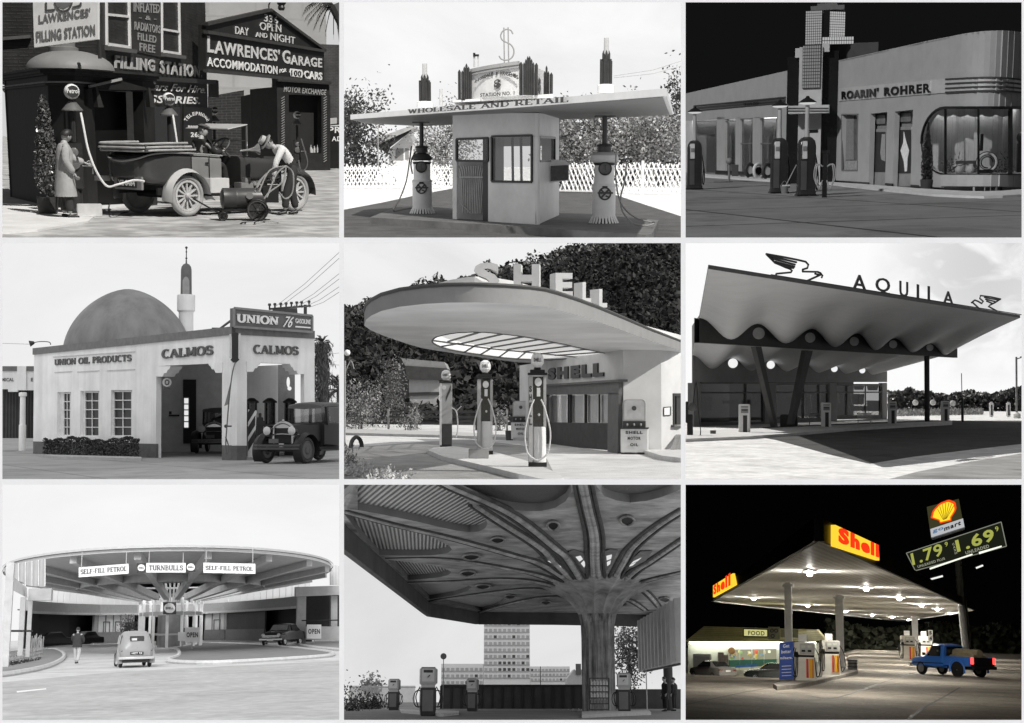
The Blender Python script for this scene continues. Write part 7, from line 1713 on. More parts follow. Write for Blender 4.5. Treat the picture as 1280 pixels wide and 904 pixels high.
for X,Y,r_ in((283,348,22),(476,364,19),(642,378,17),(788,389,15),(926,401,13)):
 p=BF.at(X,Y,.02);k_=(p-c.C).length/f6;ct=BF.n.dot((c.C-p).normalized())
 MB().prism(BF.poly([(X+r_*math.cos(2*PI*i/24),Y+r_*math.sin(2*PI*i/24))for i in range(24)],.02),BF.n*.02).mk('beam_disc',mat('pale_beam_disc',.5,.6),stn,smooth=True)
m=MB()
bot=[V((p.x,p.y,0))for p in rowsR];
def fac(X0,X1,Y0,Y1,th=.3):m.prism(RF.poly([(X0,Y0[0]),(X1,Y0[1]),(X1,Y1[1]),(X0,Y1[0])]),-RF.n*th)
zt_=[V((p.x,p.y,min(p.z,99)))for p in rowsR];wl=[RF.at(c.px(p)[0],531)for p in rowsR]
m.loft([[q for q in wl],[p for p in rowsR]],caps=False,closed=False)
for X0,X1 in((33,66),(307,350),(550,578),(748,766)):
 a,b=RF.at(X0,600),RF.at(X1,600);m.prism([V((a.x,a.y,0)),V((b.x,b.y,0)),V((b.x,b.y,RF.at(X1,534).z)),V((a.x,a.y,RF.at(X0,534).z))],-RF.n*.3)
m.prism(RF.poly([(66,696),(748,668),(748,674),(66,702)]),-RF.n*.3)
a=RF.at(33,600);b2=V((a.x+1.0,a.y+12,0));m.prism([V((a.x,a.y,0)),V((b2.x,b2.y,0)),V((b2.x,b2.y,4.6)),V((a.x,a.y,4.6))],(.1,0,0))
m.mk('facade',grey,stn)
MB().prism([RF.at(40,500,-6),RF.at(640,515,-6),RF.at(640,686,-6),RF.at(40,710,-6)],(0,.2,0)).mk('back_wall',mat('dark_shop_back',.03),stn)
for X,Y,r_ in((186,460,18),(328,466,15),(448,474,13),(567,481,12),(672,487,11)):
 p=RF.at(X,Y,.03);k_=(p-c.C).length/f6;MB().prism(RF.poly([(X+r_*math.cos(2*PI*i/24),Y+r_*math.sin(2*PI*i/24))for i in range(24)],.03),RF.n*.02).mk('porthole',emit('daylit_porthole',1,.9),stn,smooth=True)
pane6=glass('dark_shop_pane',.6,.12);reflect6=mat('pale_reflection_tone',.45,.6,.3,3)
for X0,X1,Y0,Y1,hy in((66,307,530,697,571),(350,550,534,683,570),(578,748,538,670,569)):
 w_=MB().prism(RF.poly([(X0,Y0),(X1,Y0+1),(X1,Y1-4),(X0,Y1)],-.15),-RF.n*.02).mk('window',pane6,stn)
 fr=MB();fr.bar(RF.at(X0,hy,-.1),RF.at(X1,hy,-.1),.08,.1);fr.bar(RF.at(X0,Y1-6,-.1),RF.at(X1,Y1-9,-.1),.1,.3);fr.bar(RF.at(X0,Y0+3,-.1),RF.at(X1,Y0+3,-.1),.08,.14)
 for fX in((235,)if X0<100 else(510,452)if X0<400 else(615,684)):fr.bar(RF.at(fX,Y0,-.1),RF.at(fX,Y1-5,-.1),.08,.08)
 fr.mk('frame',mat('grey_metal_frame',.1),w_)
 boxes={66:[(70,585,110,640),(240,572,300,625),(150,600,200,612)],350:[(352,588,480,594),(455,570,470,650),(480,575,505,650),(515,575,545,640),(400,630,440,638)],578:[(582,572,598,610),(602,572,614,600),(630,575,680,615),(690,600,742,640),(690,540,735,562),(640,545,680,560),(625,620,740,640)]}[X0]
 for a,b,x1,y1 in boxes:MB().prism(RF.poly([(a,b),(x1,b+rng.uniform(-3,3)),(x1-rng.uniform(0,6),y1),(a+rng.uniform(0,6),y1)],-.3),-RF.n*.05).mk('window_reflection',reflect6,w_)  # pale sheets added behind the glass to imitate reflections and daylight
def post(X0,Y0,X1,Y1,w0,w1,off0=0,name='angled_post',mm=beam_m):
 a,b=BF.at(X0,Y0,-.15),BF.at(X1,Y1,-.15);k0=(a-c.C).length/f6;ex=(br_-bl).normalized();ex.z=0;ex.normalize()
 kk=abs(c.px(a+ex)[0]-c.px(a)[0])
 A_=[a-ex*w0/2/kk,a+ex*w0/2/kk,a+ex*w0/2/kk-BF.n*.3,a-ex*w0/2/kk-BF.n*.3];B_=[b-ex*w1/2/kk,b+ex*w1/2/kk,b+ex*w1/2/kk-BF.n*.3,b-ex*w1/2/kk-BF.n*.3]
 MB().loft([A_,B_]).mk(name,mm,stn)
pm6=mat('grey_post',.07,.6,.1)
post(283,398,352,706,22,10,mm=pm6);post(474,412,412,690,26,12,mm=pm6)
p=c.g(396,704);MB().box(p+V((0,.4,.4)),(1.0,.7,.8)).mk('post_footing',beam_m,stn,bevel=.05)
q=BF.at(915,440,-.15);k_=(q-c.C).length/f6;MB().tube([(q.x,q.y,0),(q.x,q.y,zb+.1)],9*k_,12).mk('round_column',beam_m,stn,smooth=True)
def onf(X,Y,off=-.3):return FFc.at(X,Y,off)
wire=mat('black_sign_metal',.02,.4)
lt=MB()
for ch,X0,X1,Yb0,Yb1,Yt in(('A',634,687,183,191,124),('Q',721,775,199,204,137),('U',811,843,209,214,150),('I',876,884,224,226,163),('L',917,944,231,235,170),('A',974,1014,237,244,186)):
 lt.text(ch,onf(X0,Yb0),onf(X1,Yb1),onf(X0,Yt),depth=.03,bold=.012)
lt.mk('lettering',wire,stn)
def bird(lines,r_=.04):
 m=MB()
 for ln in lines:m.tube([onf(X,Y)for X,Y in ln],r_,6)
 m.mk('wire_bird',wire,stn,smooth=True)
bird([[(312,50),(380,62),(430,72),(460,79),(470,90),(466,103),(449,108),(449,116),(505,117),(516,122),(523,131),(520,139)],[(516,128),(467,150)],[(495,124),(510,128)],[(312,50),(330,68),(345,83),(365,91),(385,100),(402,106),(409,113),(404,119),(350,124),(346,132)],[(322,57),(425,81)],[(333,67),(420,90)],[(345,79),(418,98)],[(362,90),(414,103)]])
bird([[(1192,219),(1155,211),(1116,206),(1113,216),(1127,228),(1121,236),(1108,228),(1095,223),(1083,233)],[(1086,231),(1115,258)],[(1192,219),(1172,232),(1152,242),(1147,247),(1178,264),(1176,270)],[(1132,213),(1184,223)],[(1136,220),(1172,229)],[(1140,227),(1162,236)]],.04)
m=MB();m.tube([onf(330,128,-.2),onf(1270,278,-.2)],.025,5)
for X in range(350,1260,60):Y=128+(X-330)*.1596;m.tube([onf(X,Y,-.2),onf(X,Y+12,-.2)],.025,5)
m.mk('sign_rail',wire,stn)
def pump49():
 t=thing('petrol_pump','-','petrol pump',group='white cabinet pumps under the wave roof');w_=mat('white_pump_cabinet',.72,.4,.08,3);d_=mat('dark_pump_panel',.03,.35)
 MB().box((0,0,.78),(.55,.42,1.5)).mk('cabinet',w_,t,bevel=.025);MB().box((0,0,.02),(.5,.38,.05)).mk('base',d_,t)
 MB().box((.05,-.215,.5),(.2,.02,.95)).mk('dark_stripe',d_,t);p_=MB().box((.03,-.215,1.2),(.36,.02,.22)).mk('meter_face',mat('grey_meter_face',.25),t);MB().box((.03,-.23,1.24),(.28,.01,.06)).mk('window',d_,p_);MB().box((.03,-.215,1.4),(.36,.02,.08)).mk('name_strip',mat('dim_strip',.3),t)
 MB().box((-.22,-.216,.78),(.06,.012,1.46)).mk('edge_strip',w_,t)
 return t
for i,(X,Y,sc,lab)in enumerate(((230,729,1.0,'white cabinet pump in the sun at the left end of the island'),(537,708,1.0,'white cabinet pump right of the angled posts'),(785,694,1.0,'white cabinet pump before the right corner of the shop'),(984,684,1.0,'white cabinet pump standing right of the round column'))):
 p=c.g(X,Y)
 if i==0:p49=place(pump49(),p);p49['label']=lab
 else:dup(p49,p,lab)
p=c.g(26,741);t=thing('air_pump','black air pump stand with round dial at the left edge','air pump',p);m=MB().box(p+V((0,0,.55)),(.26,.2,1.1)).box(p+V((0,0,.05)),(.45,.35,.1));m.box(p+V((-.14,0,1.2)),(.12,.2,1.0));m.mk('body',wire,t,bevel=.02);MB().lathe([(.2,0),(.2,.1),(.17,.12)],p+V((.1,-.1,1.45)),18,(.3,-1,0)).mk('dial',mat('grey_dial'),t,smooth=True)
MB().tube(spath([p+V((.12,-.1,1.3)),p+V((.3,-.1,2.6)),p+V((.4,-.1,1.2)),p+V((.5,-.1,.3)),p+V((.4,-.1,.05)),p+V((.2,-.1,.1))],6),.025,6).mk('hose',wire,t,smooth=True)
p=c.g(112,736);MB().lathe([(.11,0),(.15,.3),(.13,.28)],p,16).mk('bucket',mat('dark_bucket',.1),label='small bucket on the sunny end of the island',cat='bucket',base=p,smooth=True)
def bench(X,Y,lab,dark):
 p=c.g(X,Y);t=thing('bench',lab,'bench',p);w_=mat('pale_slats',.5)if not dark else mat('grey_slats',.22);k_=(p-c.C).length/f6;W_=50*k_
 m=MB()
 for i in range(4):m.bar(p+V((-W_/2,-.25+i*.13,.4)),p+V((W_/2,-.25+i*.13,.4)),.09,.03)
 m.mk('seat',w_,t);m=MB()
 for i in range(3):m.bar(p+V((-W_/2,.2+i*.04,.55+i*.13)),p+V((W_/2,.2+i*.04,.55+i*.13)),.03,.09)
 m.mk('backrest',w_,t)
 for sx in(-1,1):
  for y in(-.25,.2):MB().bar(p+V((sx*W_*.46,y,0)),p+V((sx*W_*.42,y,.42)),.05).mk('leg',w_,t)
bench(680,701,'pale slatted bench between the second and third pumps',0);bench(498,702,'dim slatted bench left of the second pump',1)
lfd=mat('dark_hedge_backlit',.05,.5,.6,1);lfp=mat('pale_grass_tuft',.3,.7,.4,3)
h0,h1=c.d(770,565,150),c.d(1290,565,150);pts=[];pts2=[]
for i in range(6500):
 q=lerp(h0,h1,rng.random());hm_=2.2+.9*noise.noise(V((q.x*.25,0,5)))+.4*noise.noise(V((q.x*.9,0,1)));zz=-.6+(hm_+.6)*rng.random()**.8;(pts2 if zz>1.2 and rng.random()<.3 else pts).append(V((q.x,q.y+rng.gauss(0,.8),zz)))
hd6=thing('hedge','long dark bushy hedge with pale blossoms beyond the road at right','hedge',lerp(h0,h1,.5));MB().leaves(pts,.5,rng,.6).mk('foliage',lfd,hd6);MB().leaves(pts2,.5,rng,.6).mk('highlight_leaves',mat('hedge_highlight_leaf',.2,.5,.4,1),hd6,kind='stuff')  # paler upper leaves paint the highlights on the hedge
g0,g1=c.g(800,658),c.g(1120,652);pts=[lerp(g0,g1,rng.random())+V((0,rng.uniform(-2,2),rng.uniform(0,.5)))for _ in range(1600)]
MB().leaves(pts,.5,rng,.2,3).mk('tall_grass',lfp,kind='stuff')
for X,Y in((872,608),(938,608),(1013,611)):
 p=c.d(X,Y,125);t=thing('round_sign_post','pale round disc on a thin stem before the dark hedge','sign',(p.x,p.y,0),'pale discs before the hedge');MB().ball(p,.28,14,10,(1,.4,1)).mk('disc',mat('pale_disc',.6),t,smooth=True);MB().tube([(p.x,p.y,0),p],.03,6).mk('stem',wire,t)
p=c.g(1049,681);t=thing('post','thin dark post with a tall rod right of the last pump','post',p);k_=(p-c.C).length/f6;MB().tube([p,p+V((0,0,85*k_))],4.5*k_,8).mk('lower_post',wire,t,smooth=True);MB().tube([p,p+V((-.05,0,172*k_))],1.6*k_,6).mk('rod',mat('grey_rod',.25),t)
p=c.d(1252,565,110);k_=110/f6;t=thing('lamp_post','tall lamp post with short arm near the right edge','lamp post',(p.x,p.y,0));MB().tube([(p.x,p.y,0),(p.x,p.y,p.z+120*k_)],.08,8).bar((p.x,p.y,p.z+112*k_),(p.x+.5,p.y,p.z+120*k_),.08).mk('pole',mat('grey_rod'),t);MB().box((p.x+.5,p.y,p.z+120*k_),(.4,.2,.1)).mk('lamp_head',mat('grey_rod'),t);MB().lathe([(.3,0),(.3,.35),(.1,.5)],(p.x,p.y,0),10).mk('base',mat('pale_disc'),t)
for X,Y0,Y1,lab in((1157,601,653,'white arched far pump by the road at right'),(1221,605,650,'white slim far pump near the right edge')):
 p=c.d(X,565,115);p.z=0;k_=115/f6;t=thing('far_pump',lab,'petrol pump',p);MB().box(p+V((0,0,.65)),(.35,.3,1.3)).mk('cabinet',mat('white_pump_cabinet'),t,bevel=.08);MB().box(p+V((.02,-.16,.6)),(.12,.02,.9)).mk('dark_stripe',wire,t)
sm=bpy.data.materials.new('sky_white_with_grey_cloud');sm.use_nodes=True;nt=sm.node_tree;nt.nodes.clear();L=nt.links
tcn=nt.nodes.new('ShaderNodeTexCoord');mp=nt.nodes.new('ShaderNodeMapping');nz=nt.nodes.new('ShaderNodeTexNoise');nz.inputs['Scale'].default_value=1.0;nz.inputs['Detail'].default_value=5;nz.inputs['Distortion'].default_value=.6
cp=c.d(1290,70,258);mp.inputs['Location'].default_value=tuple(-cp);L.new(tcn.outputs['Object'],mp.inputs[0])
ln=nt.nodes.new('ShaderNodeVectorMath');ln.operation='LENGTH';L.new(mp.outputs[0],ln.inputs[0])
ra=nt.nodes.new('ShaderNodeMapRange');ra.inputs[1].default_value=4;ra.inputs[2].default_value=32;ra.inputs[3].default_value=1;ra.inputs[4].default_value=0;L.new(ln.outputs['Value'],ra.inputs[0])
sc_=nt.nodes.new('ShaderNodeMapping');sc_.inputs['Scale'].default_value=(.09,.09,.16);L.new(tcn.outputs['Object'],sc_.inputs[0]);L.new(sc_.outputs[0],nz.inputs['Vector'])
rn=nt.nodes.new('ShaderNodeMapRange');rn.inputs[1].default_value=.66;rn.inputs[2].default_value=.44;L.new(nz.outputs['Fac'],rn.inputs[0])
mu=nt.nodes.new('ShaderNodeMath');mu.operation='MULTIPLY';L.new(ra.outputs[0],mu.inputs[0]);L.new(rn.outputs[0],mu.inputs[1])
cr_=nt.nodes.new('ShaderNodeMapRange');cr_.inputs[3].default_value=.98;cr_.inputs[4].default_value=.30;L.new(mu.outputs[0],cr_.inputs[0])
em=nt.nodes.new('ShaderNodeEmission');L.new(cr_.outputs[0],em.inputs[0]);em.inputs[1].default_value=1;oo=nt.nodes.new('ShaderNodeOutputMaterial');L.new(em.outputs[0],oo.inputs[0])
sky_box(c,sm,emit('sky_dim_side_6',.9,.28))
sun(c,-60,45,5)
# ================================================================ seventh view: round mushroom-roofed self-service station
c=CUR=Cell('round_self_service',0,603,K,BOXES[7],548,1.6)
rng=random.Random(7)
f7=FPX*K
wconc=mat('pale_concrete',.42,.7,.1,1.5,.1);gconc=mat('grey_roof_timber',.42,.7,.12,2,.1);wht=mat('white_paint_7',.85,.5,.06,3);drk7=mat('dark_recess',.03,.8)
struct('forecourt',MB().quad((-60,12,0),(60,12,0),(100,255,0),(-100,255,0)),mat('pale_dry_tarmac',.58,.9,.12,.5,.2,bscale=18,stain=.3))
rd=[(-20,752),(250,728),(430,712),(640,700),(830,690),(1300,668),(1300,960),(-20,960)]
struct('road',MB().prism([c.g(X,Y)for X,Y in rd],(0,0,.005)),mat('grey_road_tarmac',.4,.9,.14,.5,.3,pattern='speck',psc=3,col2=.48,stain=.22,ssc=.25))
struct('road_marking',MB().prism([c.g(X,Y,.006)for X,Y in((62,783),(172,772),(174,776),(64,788))],(0,0,.004)),wht)
def kerbed(name,pts,m_in,closed=True):
 P=[c.g(X,Y)for X,Y in pts];struct(name,MB().prism([p+V((0,0,.1))for p in P],(0,0,-.1)),m_in)
 m=MB();m.tube(spath([p+V((0,0,.08))for p in P]+([P[0]+V((0,0,.08))]if closed else[]),3),.12,6);struct('kerb',m,mat('pale_kerb_concrete',.6,.8,.12,3))
kerbed('traffic_island',[(640,627),(662,629),(672,640),(668,655),(650,664),(630,672),(660,680),(800,683),(1000,673),(1180,661),(1245,652),(1225,640),(1100,625),(900,608),(760,606),(690,618)],mat('dark_island_tarmac',.2,.9,.2,.8,.2))
kerbed('pavement',[(-30,735),(60,722),(150,704),(205,685),(236,664),(240,648),(225,636),(195,628),(120,632),(-30,650)],mat('grey_pavement',.26,.85,.15,1),False)
kerbed('pavement',[(1100,606),(1150,618),(1230,628),(1310,630),(1310,604),(1180,600)],mat('grey_pavement'),False)
Dc,a_,b_,H=118.0,13.4,40.0,6.2
C0=c.d(640,548,Dc);C0=V((C0.x,Dc,0))
stn=thing('round_station','wide disc roof of radiating beams carried on a cluster of posts, with hanging name boards','station',C0)
def el(t,s,z):return C0+V((a_*s*math.cos(t),b_*s*math.sin(t),z))
NS=72
T=[2*PI*i/NS for i in range(NS)]
m=MB();m.loft([[el(t,1.0,H-.02)for t in T],[el(t,.62,H-.75)for t in T],[el(t,.44,H-1.2)for t in T]],caps=False);m.mk('soffit',gconc,stn,smooth=True)
m=MB();m.loft([[el(t,1.0,H+.24)for t in T],[el(t,.44,H+.5)for t in T]],caps=False);m.mk('roof_top',mat('pale_roof_felt',.5),stn,smooth=True)
m=MB();m.loft([[el(t,1.004,H-.08)for t in T],[el(t,1.004,H+.1)for t in T]],caps=False);m.loft([[el(t,1.012,H+.12)for t in T],[el(t,1.012,H+.26)for t in T]],caps=False);m.mk('rim',mat('pale_rim',.55,.6,.08,2),stn,smooth=True)
m=MB();m.loft([[el(t,1.006,H+.085)for t in T],[el(t,1.006,H+.125)for t in T]],caps=False);m.mk('rim_groove',mat('dark_rim_line',.12),stn,smooth=True)
for i in range(20):
 t=2*PI*(i+.5)/20
 P4=[el(t,.985,H-.25),el(t,.6,H-1.05),el(t,.34,H-1.7),el(t,.2,H-2.0)]
 m=MB()
 for p,q in zip(P4,P4[1:]):m.bar(p,q,.42,.5)
 m.mk('beam',mat('pale_beam_7',.5,.65,.1,2),stn)
m=MB();m.loft([[el(t,.6,H-.78)for t in T],[el(t,.6,H-1.3)for t in T]],caps=False);m.mk('ring_beam',gconc,stn,smooth=True)
for i in range(22):
 t=2*PI*i/22;MB().bar(el(t,.12,H-.15),el(t,.05,H-2.3),.13,.22).mk('fin',wht,stn)
for i in range(14):
 t=2*PI*(i+.25)/14;p=el(t,.2,0);MB().bar(p,p+V((0,0,H-2.05)),.24).mk('post',wht,stn)
m=MB();m.loft([[el(t,.205,2.7)for t in T],[el(t,.205,3.0)for t in T]],caps=False);m.loft([[el(t,.19,1.05)for t in T],[el(t,.19,1.2)for t in T]],caps=False);m.mk('ring_band',wconc,stn,smooth=True)
m=MB();m.loft([[el(t,.085,0)for t in T],[el(t,.085,2.9)for t in T]],caps=True);m.mk('kiosk_core',mat('grey_kiosk_glass',.14,.3,.3,1),stn,smooth=True)
fY=C0.y-b_*.23
KF7=Face(c,V((C0.x,fY,0)),(0,-1,0))
SD=78.1
SF7=Face(c,V((0,SD,0)),(0,-1,0))
bm_=mat('white_sign_board',.85,.5,.05,4);lm7=mat('dark_sign_serif',.07,.5,.1,9)
for name,q,tq,txt in(('left',[(295,319),(482,305),(482,342),(295,356)],((302,345),(474,332),(302,327)),"SELF-FILL PETROL"),('mid',[(548,302),(696,302),(696,338),(548,338)],((558,330),(686,330),(558,311)),"TURNBULLS"),('right',[(762,301),(957,305),(957,343),(762,339)],((770,328),(948,332),(770,312)),"SELF-FILL PETROL")):
 b=MB().prism(SF7.poly(q),(0,.12,0)).mk('name_board',bm_,stn)
 MB().text(txt,*SF7.poly(tq,.005),depth=.02,serif=True,bold=.03).mk('lettering',lm7,b)
 m=MB()
 for X in(q[0][0]+10,q[1][0]-10):pt=SF7.at(X,q[0][1]);m.tube([pt,pt+V((0,.1,.9))],.03,5)
 m.mk('hanger',gconc,b)
def roundel(Fx,X0,X1,Y0,Y1):
 b=MB().prism(Fx.poly([(X0,Y0),(X1,Y0),(X1,Y1),(X0,Y1)],.01),-Fx.n*.12).mk('roundel_board',mat('dark_roundel_board',.035,.5),stn)
 Xc,Yc,r_=(X0+X1)/2,(Y0+Y1)/2,(X1-X0)*.42
 MB().prism([Fx.at(Xc+r_*math.cos(a),Yc+r_*.94*math.sin(a)-(1.2 if abs(math.cos(a))<.3 and math.sin(a)>0 else 0),.015)for a in T[::3]],Fx.n*.01).mk('roundel',wht,b)
 MB().text("SHELL",*Fx.poly(((Xc-r_*.72,Yc+r_*.22),(Xc+r_*.72,Yc+r_*.22),(Xc-r_*.72,Yc-r_*.25)),.03),depth=.01,bold=.05).mk('lettering',lm7,b)
roundel(SF7,513,546,303,338);roundel(SF7,697,733,301,335);roundel(KF7,611,660,449,494)
pm7=mat('dark_pump_7',.04,.4,.3,3)
def pump58():
 t=thing('petrol_pump','-','petrol pump',group='pumps round the posts of the disc roof')
 MB().box((0,0,.85),(.6,.5,1.7)).mk('body',pm7,t,bevel=.04);MB().box((0,-.26,1.4),(.42,.02,.4)).mk('dial',mat('pale_dial_7',.5,.4,.2),t);MB().lathe([(.12,0),(.2,.15),(.18,.36),(0,.42)],(0,0,1.72),12).mk('globe',wht,t,smooth=True);MB().box((0,-.27,.7),(.4,.02,.7)).mk('front_panel',mat('grey_panel_7',.18),t)
 MB().tube(spath([(.3,-.1,1.4),(.5,-.2,.9),(.4,-.2,.3),(.3,-.1,.9)],4),.03,5).mk('hose',drk7,t)
 return t
for i,(X,lab)in enumerate(((598,'dark pump left of the kiosk front under the disc roof'),(628,'dark pump before the middle of the kiosk under the disc roof'),(658,'dark pump right of the kiosk front under the disc roof'))):
 p=c.g(X,610)
 if i==0:p58=place(pump58(),p,0,1.12);p58['label']=lab
 else:dup(p58,p,lab)
opal7=bpy.data.materials.new('white_translucent_panel');opal7.use_nodes=True;nt=opal7.node_tree;nt.nodes.clear()
tr_=nt.nodes.new('ShaderNodeBsdfTranslucent');tr_.inputs[0].default_value=(.97,.97,.97,1);oo=nt.nodes.new('ShaderNodeOutputMaterial');nt.links.new(tr_.outputs[0],oo.inputs[0])
Wp=[(c.d(X,548,D).x,D)for X,D in((60,124),(120,136),(240,150),(362,160),(505,167),(640,170),(765,167),(845,161),(960,150),(1060,140),(1140,130),(1200,120))]
t7=thing('curved_range','curved range of dark bays under a pale translucent wall behind the disc roof','building',(0,170,0))
def wallc(m,X0,X1,zlo,zhi,th=.25,off=0):
 for(xa,ya),(xb,yb)in zip(Wp,Wp[1:]):
  pa,pb=c.px((xa,ya,1.6))[0],c.px((xb,yb,1.6))[0]
  lo,hi_=max(pa,X0),min(pb,X1)
  if lo>=hi_-.5:continue
  A=lerp(V((xa,ya,0)),V((xb,yb,0)),(lo-pa)/(pb-pa));B=lerp(V((xa,ya,0)),V((xb,yb,0)),(hi_-pa)/(pb-pa));d=(B-A).normalized();n=V((d.y,-d.x,0));A+=n*off;B+=n*off
  m.prism([V((A.x,A.y,zlo)),V((B.x,B.y,zlo)),V((B.x,B.y,zhi)),V((A.x,A.y,zhi))],-n*th)
 return m
wallc(MB(),90,1160,4.35,8.2,.02).mk('translucent_wall',opal7,t7)
m=MB()
for X in range(110,1150,24):
 wallc(m,X,X+.9,4.36,8.2,.03,.03)
m.mk('panel_joint',mat('grey_joint',.85),t7)
wallc(MB(),90,1140,3.6,4.6,.8,.3).mk('lintel',mat('grey_lintel',.36,.7,.1),t7)
wallc(MB(),90,1140,3.35,3.6,.3,.5).mk('lintel_edge',mat('pale_edge_7',.6),t7)
wallc(MB(),364,505,0,1.35).mk('low_wall',mat('grey_block_wall',.24,.8,.15),t7);wallc(MB(),765,990,0,1.35).mk('low_wall',mat('grey_block_wall'),t7)
wallc(MB(),845,990,1.3,3.5,.2,-.1).mk('dark_panel',mat('dark_grey_panel_7',.09),t7)
wallc(MB(),352,366,0,3.6).mk('pier',gconc,t7);wallc(MB(),838,848,0,3.6).mk('pier',gconc,t7)
for X0,X1 in((366,505),(765,840)):
 q=wallc(MB(),X0,X1,1.35,3.5,.04,-.1).mk('window',mat('bright_pane_7',.8,.3,.12,.8),t7);m=MB()
 for X in range(X0,X1+1,28):wallc(m,X,X+1.5,1.35,3.5,.06,0)
 for X in((386,430)if X0<500 else(800,)):
  for a,b in((X,X+2),(X+22,X+24)):wallc(m,a,b,1.35,2.6,.06,.01)
  wallc(m,X,X+24,2.5,2.6,.06,.01)
 m.mk('frame',mat('dark_frame_7',.15),q)
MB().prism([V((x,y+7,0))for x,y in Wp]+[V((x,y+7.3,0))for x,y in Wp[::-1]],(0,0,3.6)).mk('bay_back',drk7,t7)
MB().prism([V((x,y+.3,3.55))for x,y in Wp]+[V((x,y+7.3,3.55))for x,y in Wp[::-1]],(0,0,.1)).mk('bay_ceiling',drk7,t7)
p=c.d(485,530,158);t=thing('shrub','pale rounded shrub seen before the far window behind the parked saloon','shrub',(p.x,p.y,0));MB().tube([(p.x,p.y,0),(p.x,p.y,1.6)],.06,6).mk('stem',mat('bark'),t)
MB().leaves([V((p.x+rng.gauss(0,.55),p.y+rng.gauss(0,.4),1.9+rng.gauss(0,.55)))for _ in range(700)],.3,rng).mk('foliage',mat('grey_shrub_leaf',.2,.6,.4,2),t)
for k,(X,D,lab)in enumerate(((205,140,'dark parked motor cycle shape in the left bay'),(330,146,'dark parked car shape at the right of the left bay'))):
 p=c.d(X,548,D);b=V((p.x,p.y,0));MB().loft([csec(y_,.25,.85,h_,.75,.74,.6)for y_,h_ in((-1.6,.9),(-1.3,1.0),(-.6,1.5),(.6,1.5),(1.1,1.0),(1.7,.9))]).xf(Matrix.Translation(b)@Matrix.Rotation(RAD(20+30*k),4,'Z')).mk('shaded_car',mat('black_shaded_car',.02,.3),label=('dark car standing deepest in the left bay' if k==0 else 'dark car at the pier end of the left bay'),cat='car',base=b,smooth=True)
fl=thing('left_canopy_frame','pale concrete posts and beams with hung corrugated panels at the left edge','structure frame',c.g(30,690))
def stick(X,Yb,Yt,w,D,par,m_=wconc,dep=None):
 a=c.d(X-w/2,548,D);b=c.d(X+w/2,548,D);z0=c.hz(a,Yb);z1=c.hz(a,Yt);dp=dep or(b.x-a.x)
 MB().prism([V((a.x,a.y,z0)),V((b.x,b.y,z0)),V((b.x,b.y,z1)),V((a.x,a.y,z1))],(0,dp,0)).mk('post' if Yb-Yt>50 else 'beam',m_,par)
stick(24,692,300,30,55,fl,mat('board_marked_concrete',.5,.75,.14,2,.2));stick(80,650,430,20,66,fl,gconc);stick(108,655,425,16,66,fl,gconc);stick(142,443,398,86,64,fl,gconc,1.0)
a,b=[c.d(X,Y,D)for X,Y,D in((40,345,57),(40,400,57))],[c.d(X,Y,D)for X,Y,D in((100,432,66),(98,396,66))]
MB().prism([a[0],a[1],b[0],b[1]],(.0,.3,0)).mk('beam',mat('white_beam_7',.62),fl)
Hp=Face(c,V((0,68,0)),(0,-1,0))
MB().prism(Hp.poly([(14,330),(60,306),(170,287),(170,392),(110,388),(30,350)]),(0,.06,0)).mk('hung_panel',mat('grey_sheet_panel',.42,.6,.08,2,.3,pattern='wavex',psc=1.4,col2=.36),fl)
m=MB()
for X,Y0 in((45,314),(70,303),(95,299),(120,295),(145,291),(169,287)):m.bar(Hp.at(X,Y0,.04),Hp.at(X,388-max(0,60-X),.04),.04,.04)
m.mk('panel_joint',mat('white_joint',.7),fl)
MB().tube([c.d(0,557,56),c.d(120,557,62)],.05,6).mk('guard_rail',drk7,fl)
t=thing('paling_fence','leaning chestnut paling fence at the left pavement edge','fence',c.g(120,672))
p0,p1=c.g(10,702),c.g(158,660)
m=MB()
for i in range(34):
 q=lerp(p0,p1,i/33);h_=(.55 if i<18 else 1.35)*rng.uniform(.85,1.1);m.bar(q,q+V((rng.uniform(-.12,.1),rng.uniform(-.05,.05),h_)),.05,.03)
for z_ in(.3,.5):m.tube([p0+V((0,0,z_)),p1+V((0,0,z_))],.02,5)
m.mk('pale',mat('weathered_pale',.3,.8,.3,6),t)
pts=[lerp(c.g(10,700),c.g(150,672),rng.random())+V((0,rng.uniform(-.2,.5),rng.uniform(0,.25)))for _ in range(400)];MB().leaves(pts,.16,rng,.3,1).mk('weeds',mat('dark_weeds',.06,.7,.5,5),kind='stuff')
fr_=thing('right_canopy_frame','pale concrete portal with low wall over a dark bay at the right edge','structure frame',c.g(1130,605))
stick(1130,604,425,32,110,fr_,gconc,1.2);stick(1252,545,425,24,110,fr_,wconc,1.0)
RF7=Face(c,V((0,109,0)),(0,-1,0))
MB().prism(RF7.poly([(1108,392),(1300,386),(1300,420),(1108,428)]),(0,1.2,0)).mk('beam',wconc,fr_);MB().prism(RF7.poly([(1146,540),(1300,540),(1300,594),(1146,590)]),(0,.4,0)).mk('low_wall',wconc,fr_)
MB().prism(RF7.poly([(1146,424),(1300,420),(1300,545),(1146,545)],-3),(0,.1,0)).mk('bay_back',drk7,fr_);MB().prism(RF7.poly([(1236,308),(1300,318),(1300,385),(1236,385)],-2),(0,.1,0)).mk('hung_panel',mat('pale_sheet_panel',.55,.6,.08,2,.3,pattern='wavex',psc=1.2,col2=.48),fr_)
MB().tube([RF7.at(1130,518,.1),RF7.at(1300,516,.1)],.06,6).mk('guard_rail',drk7,fr_)
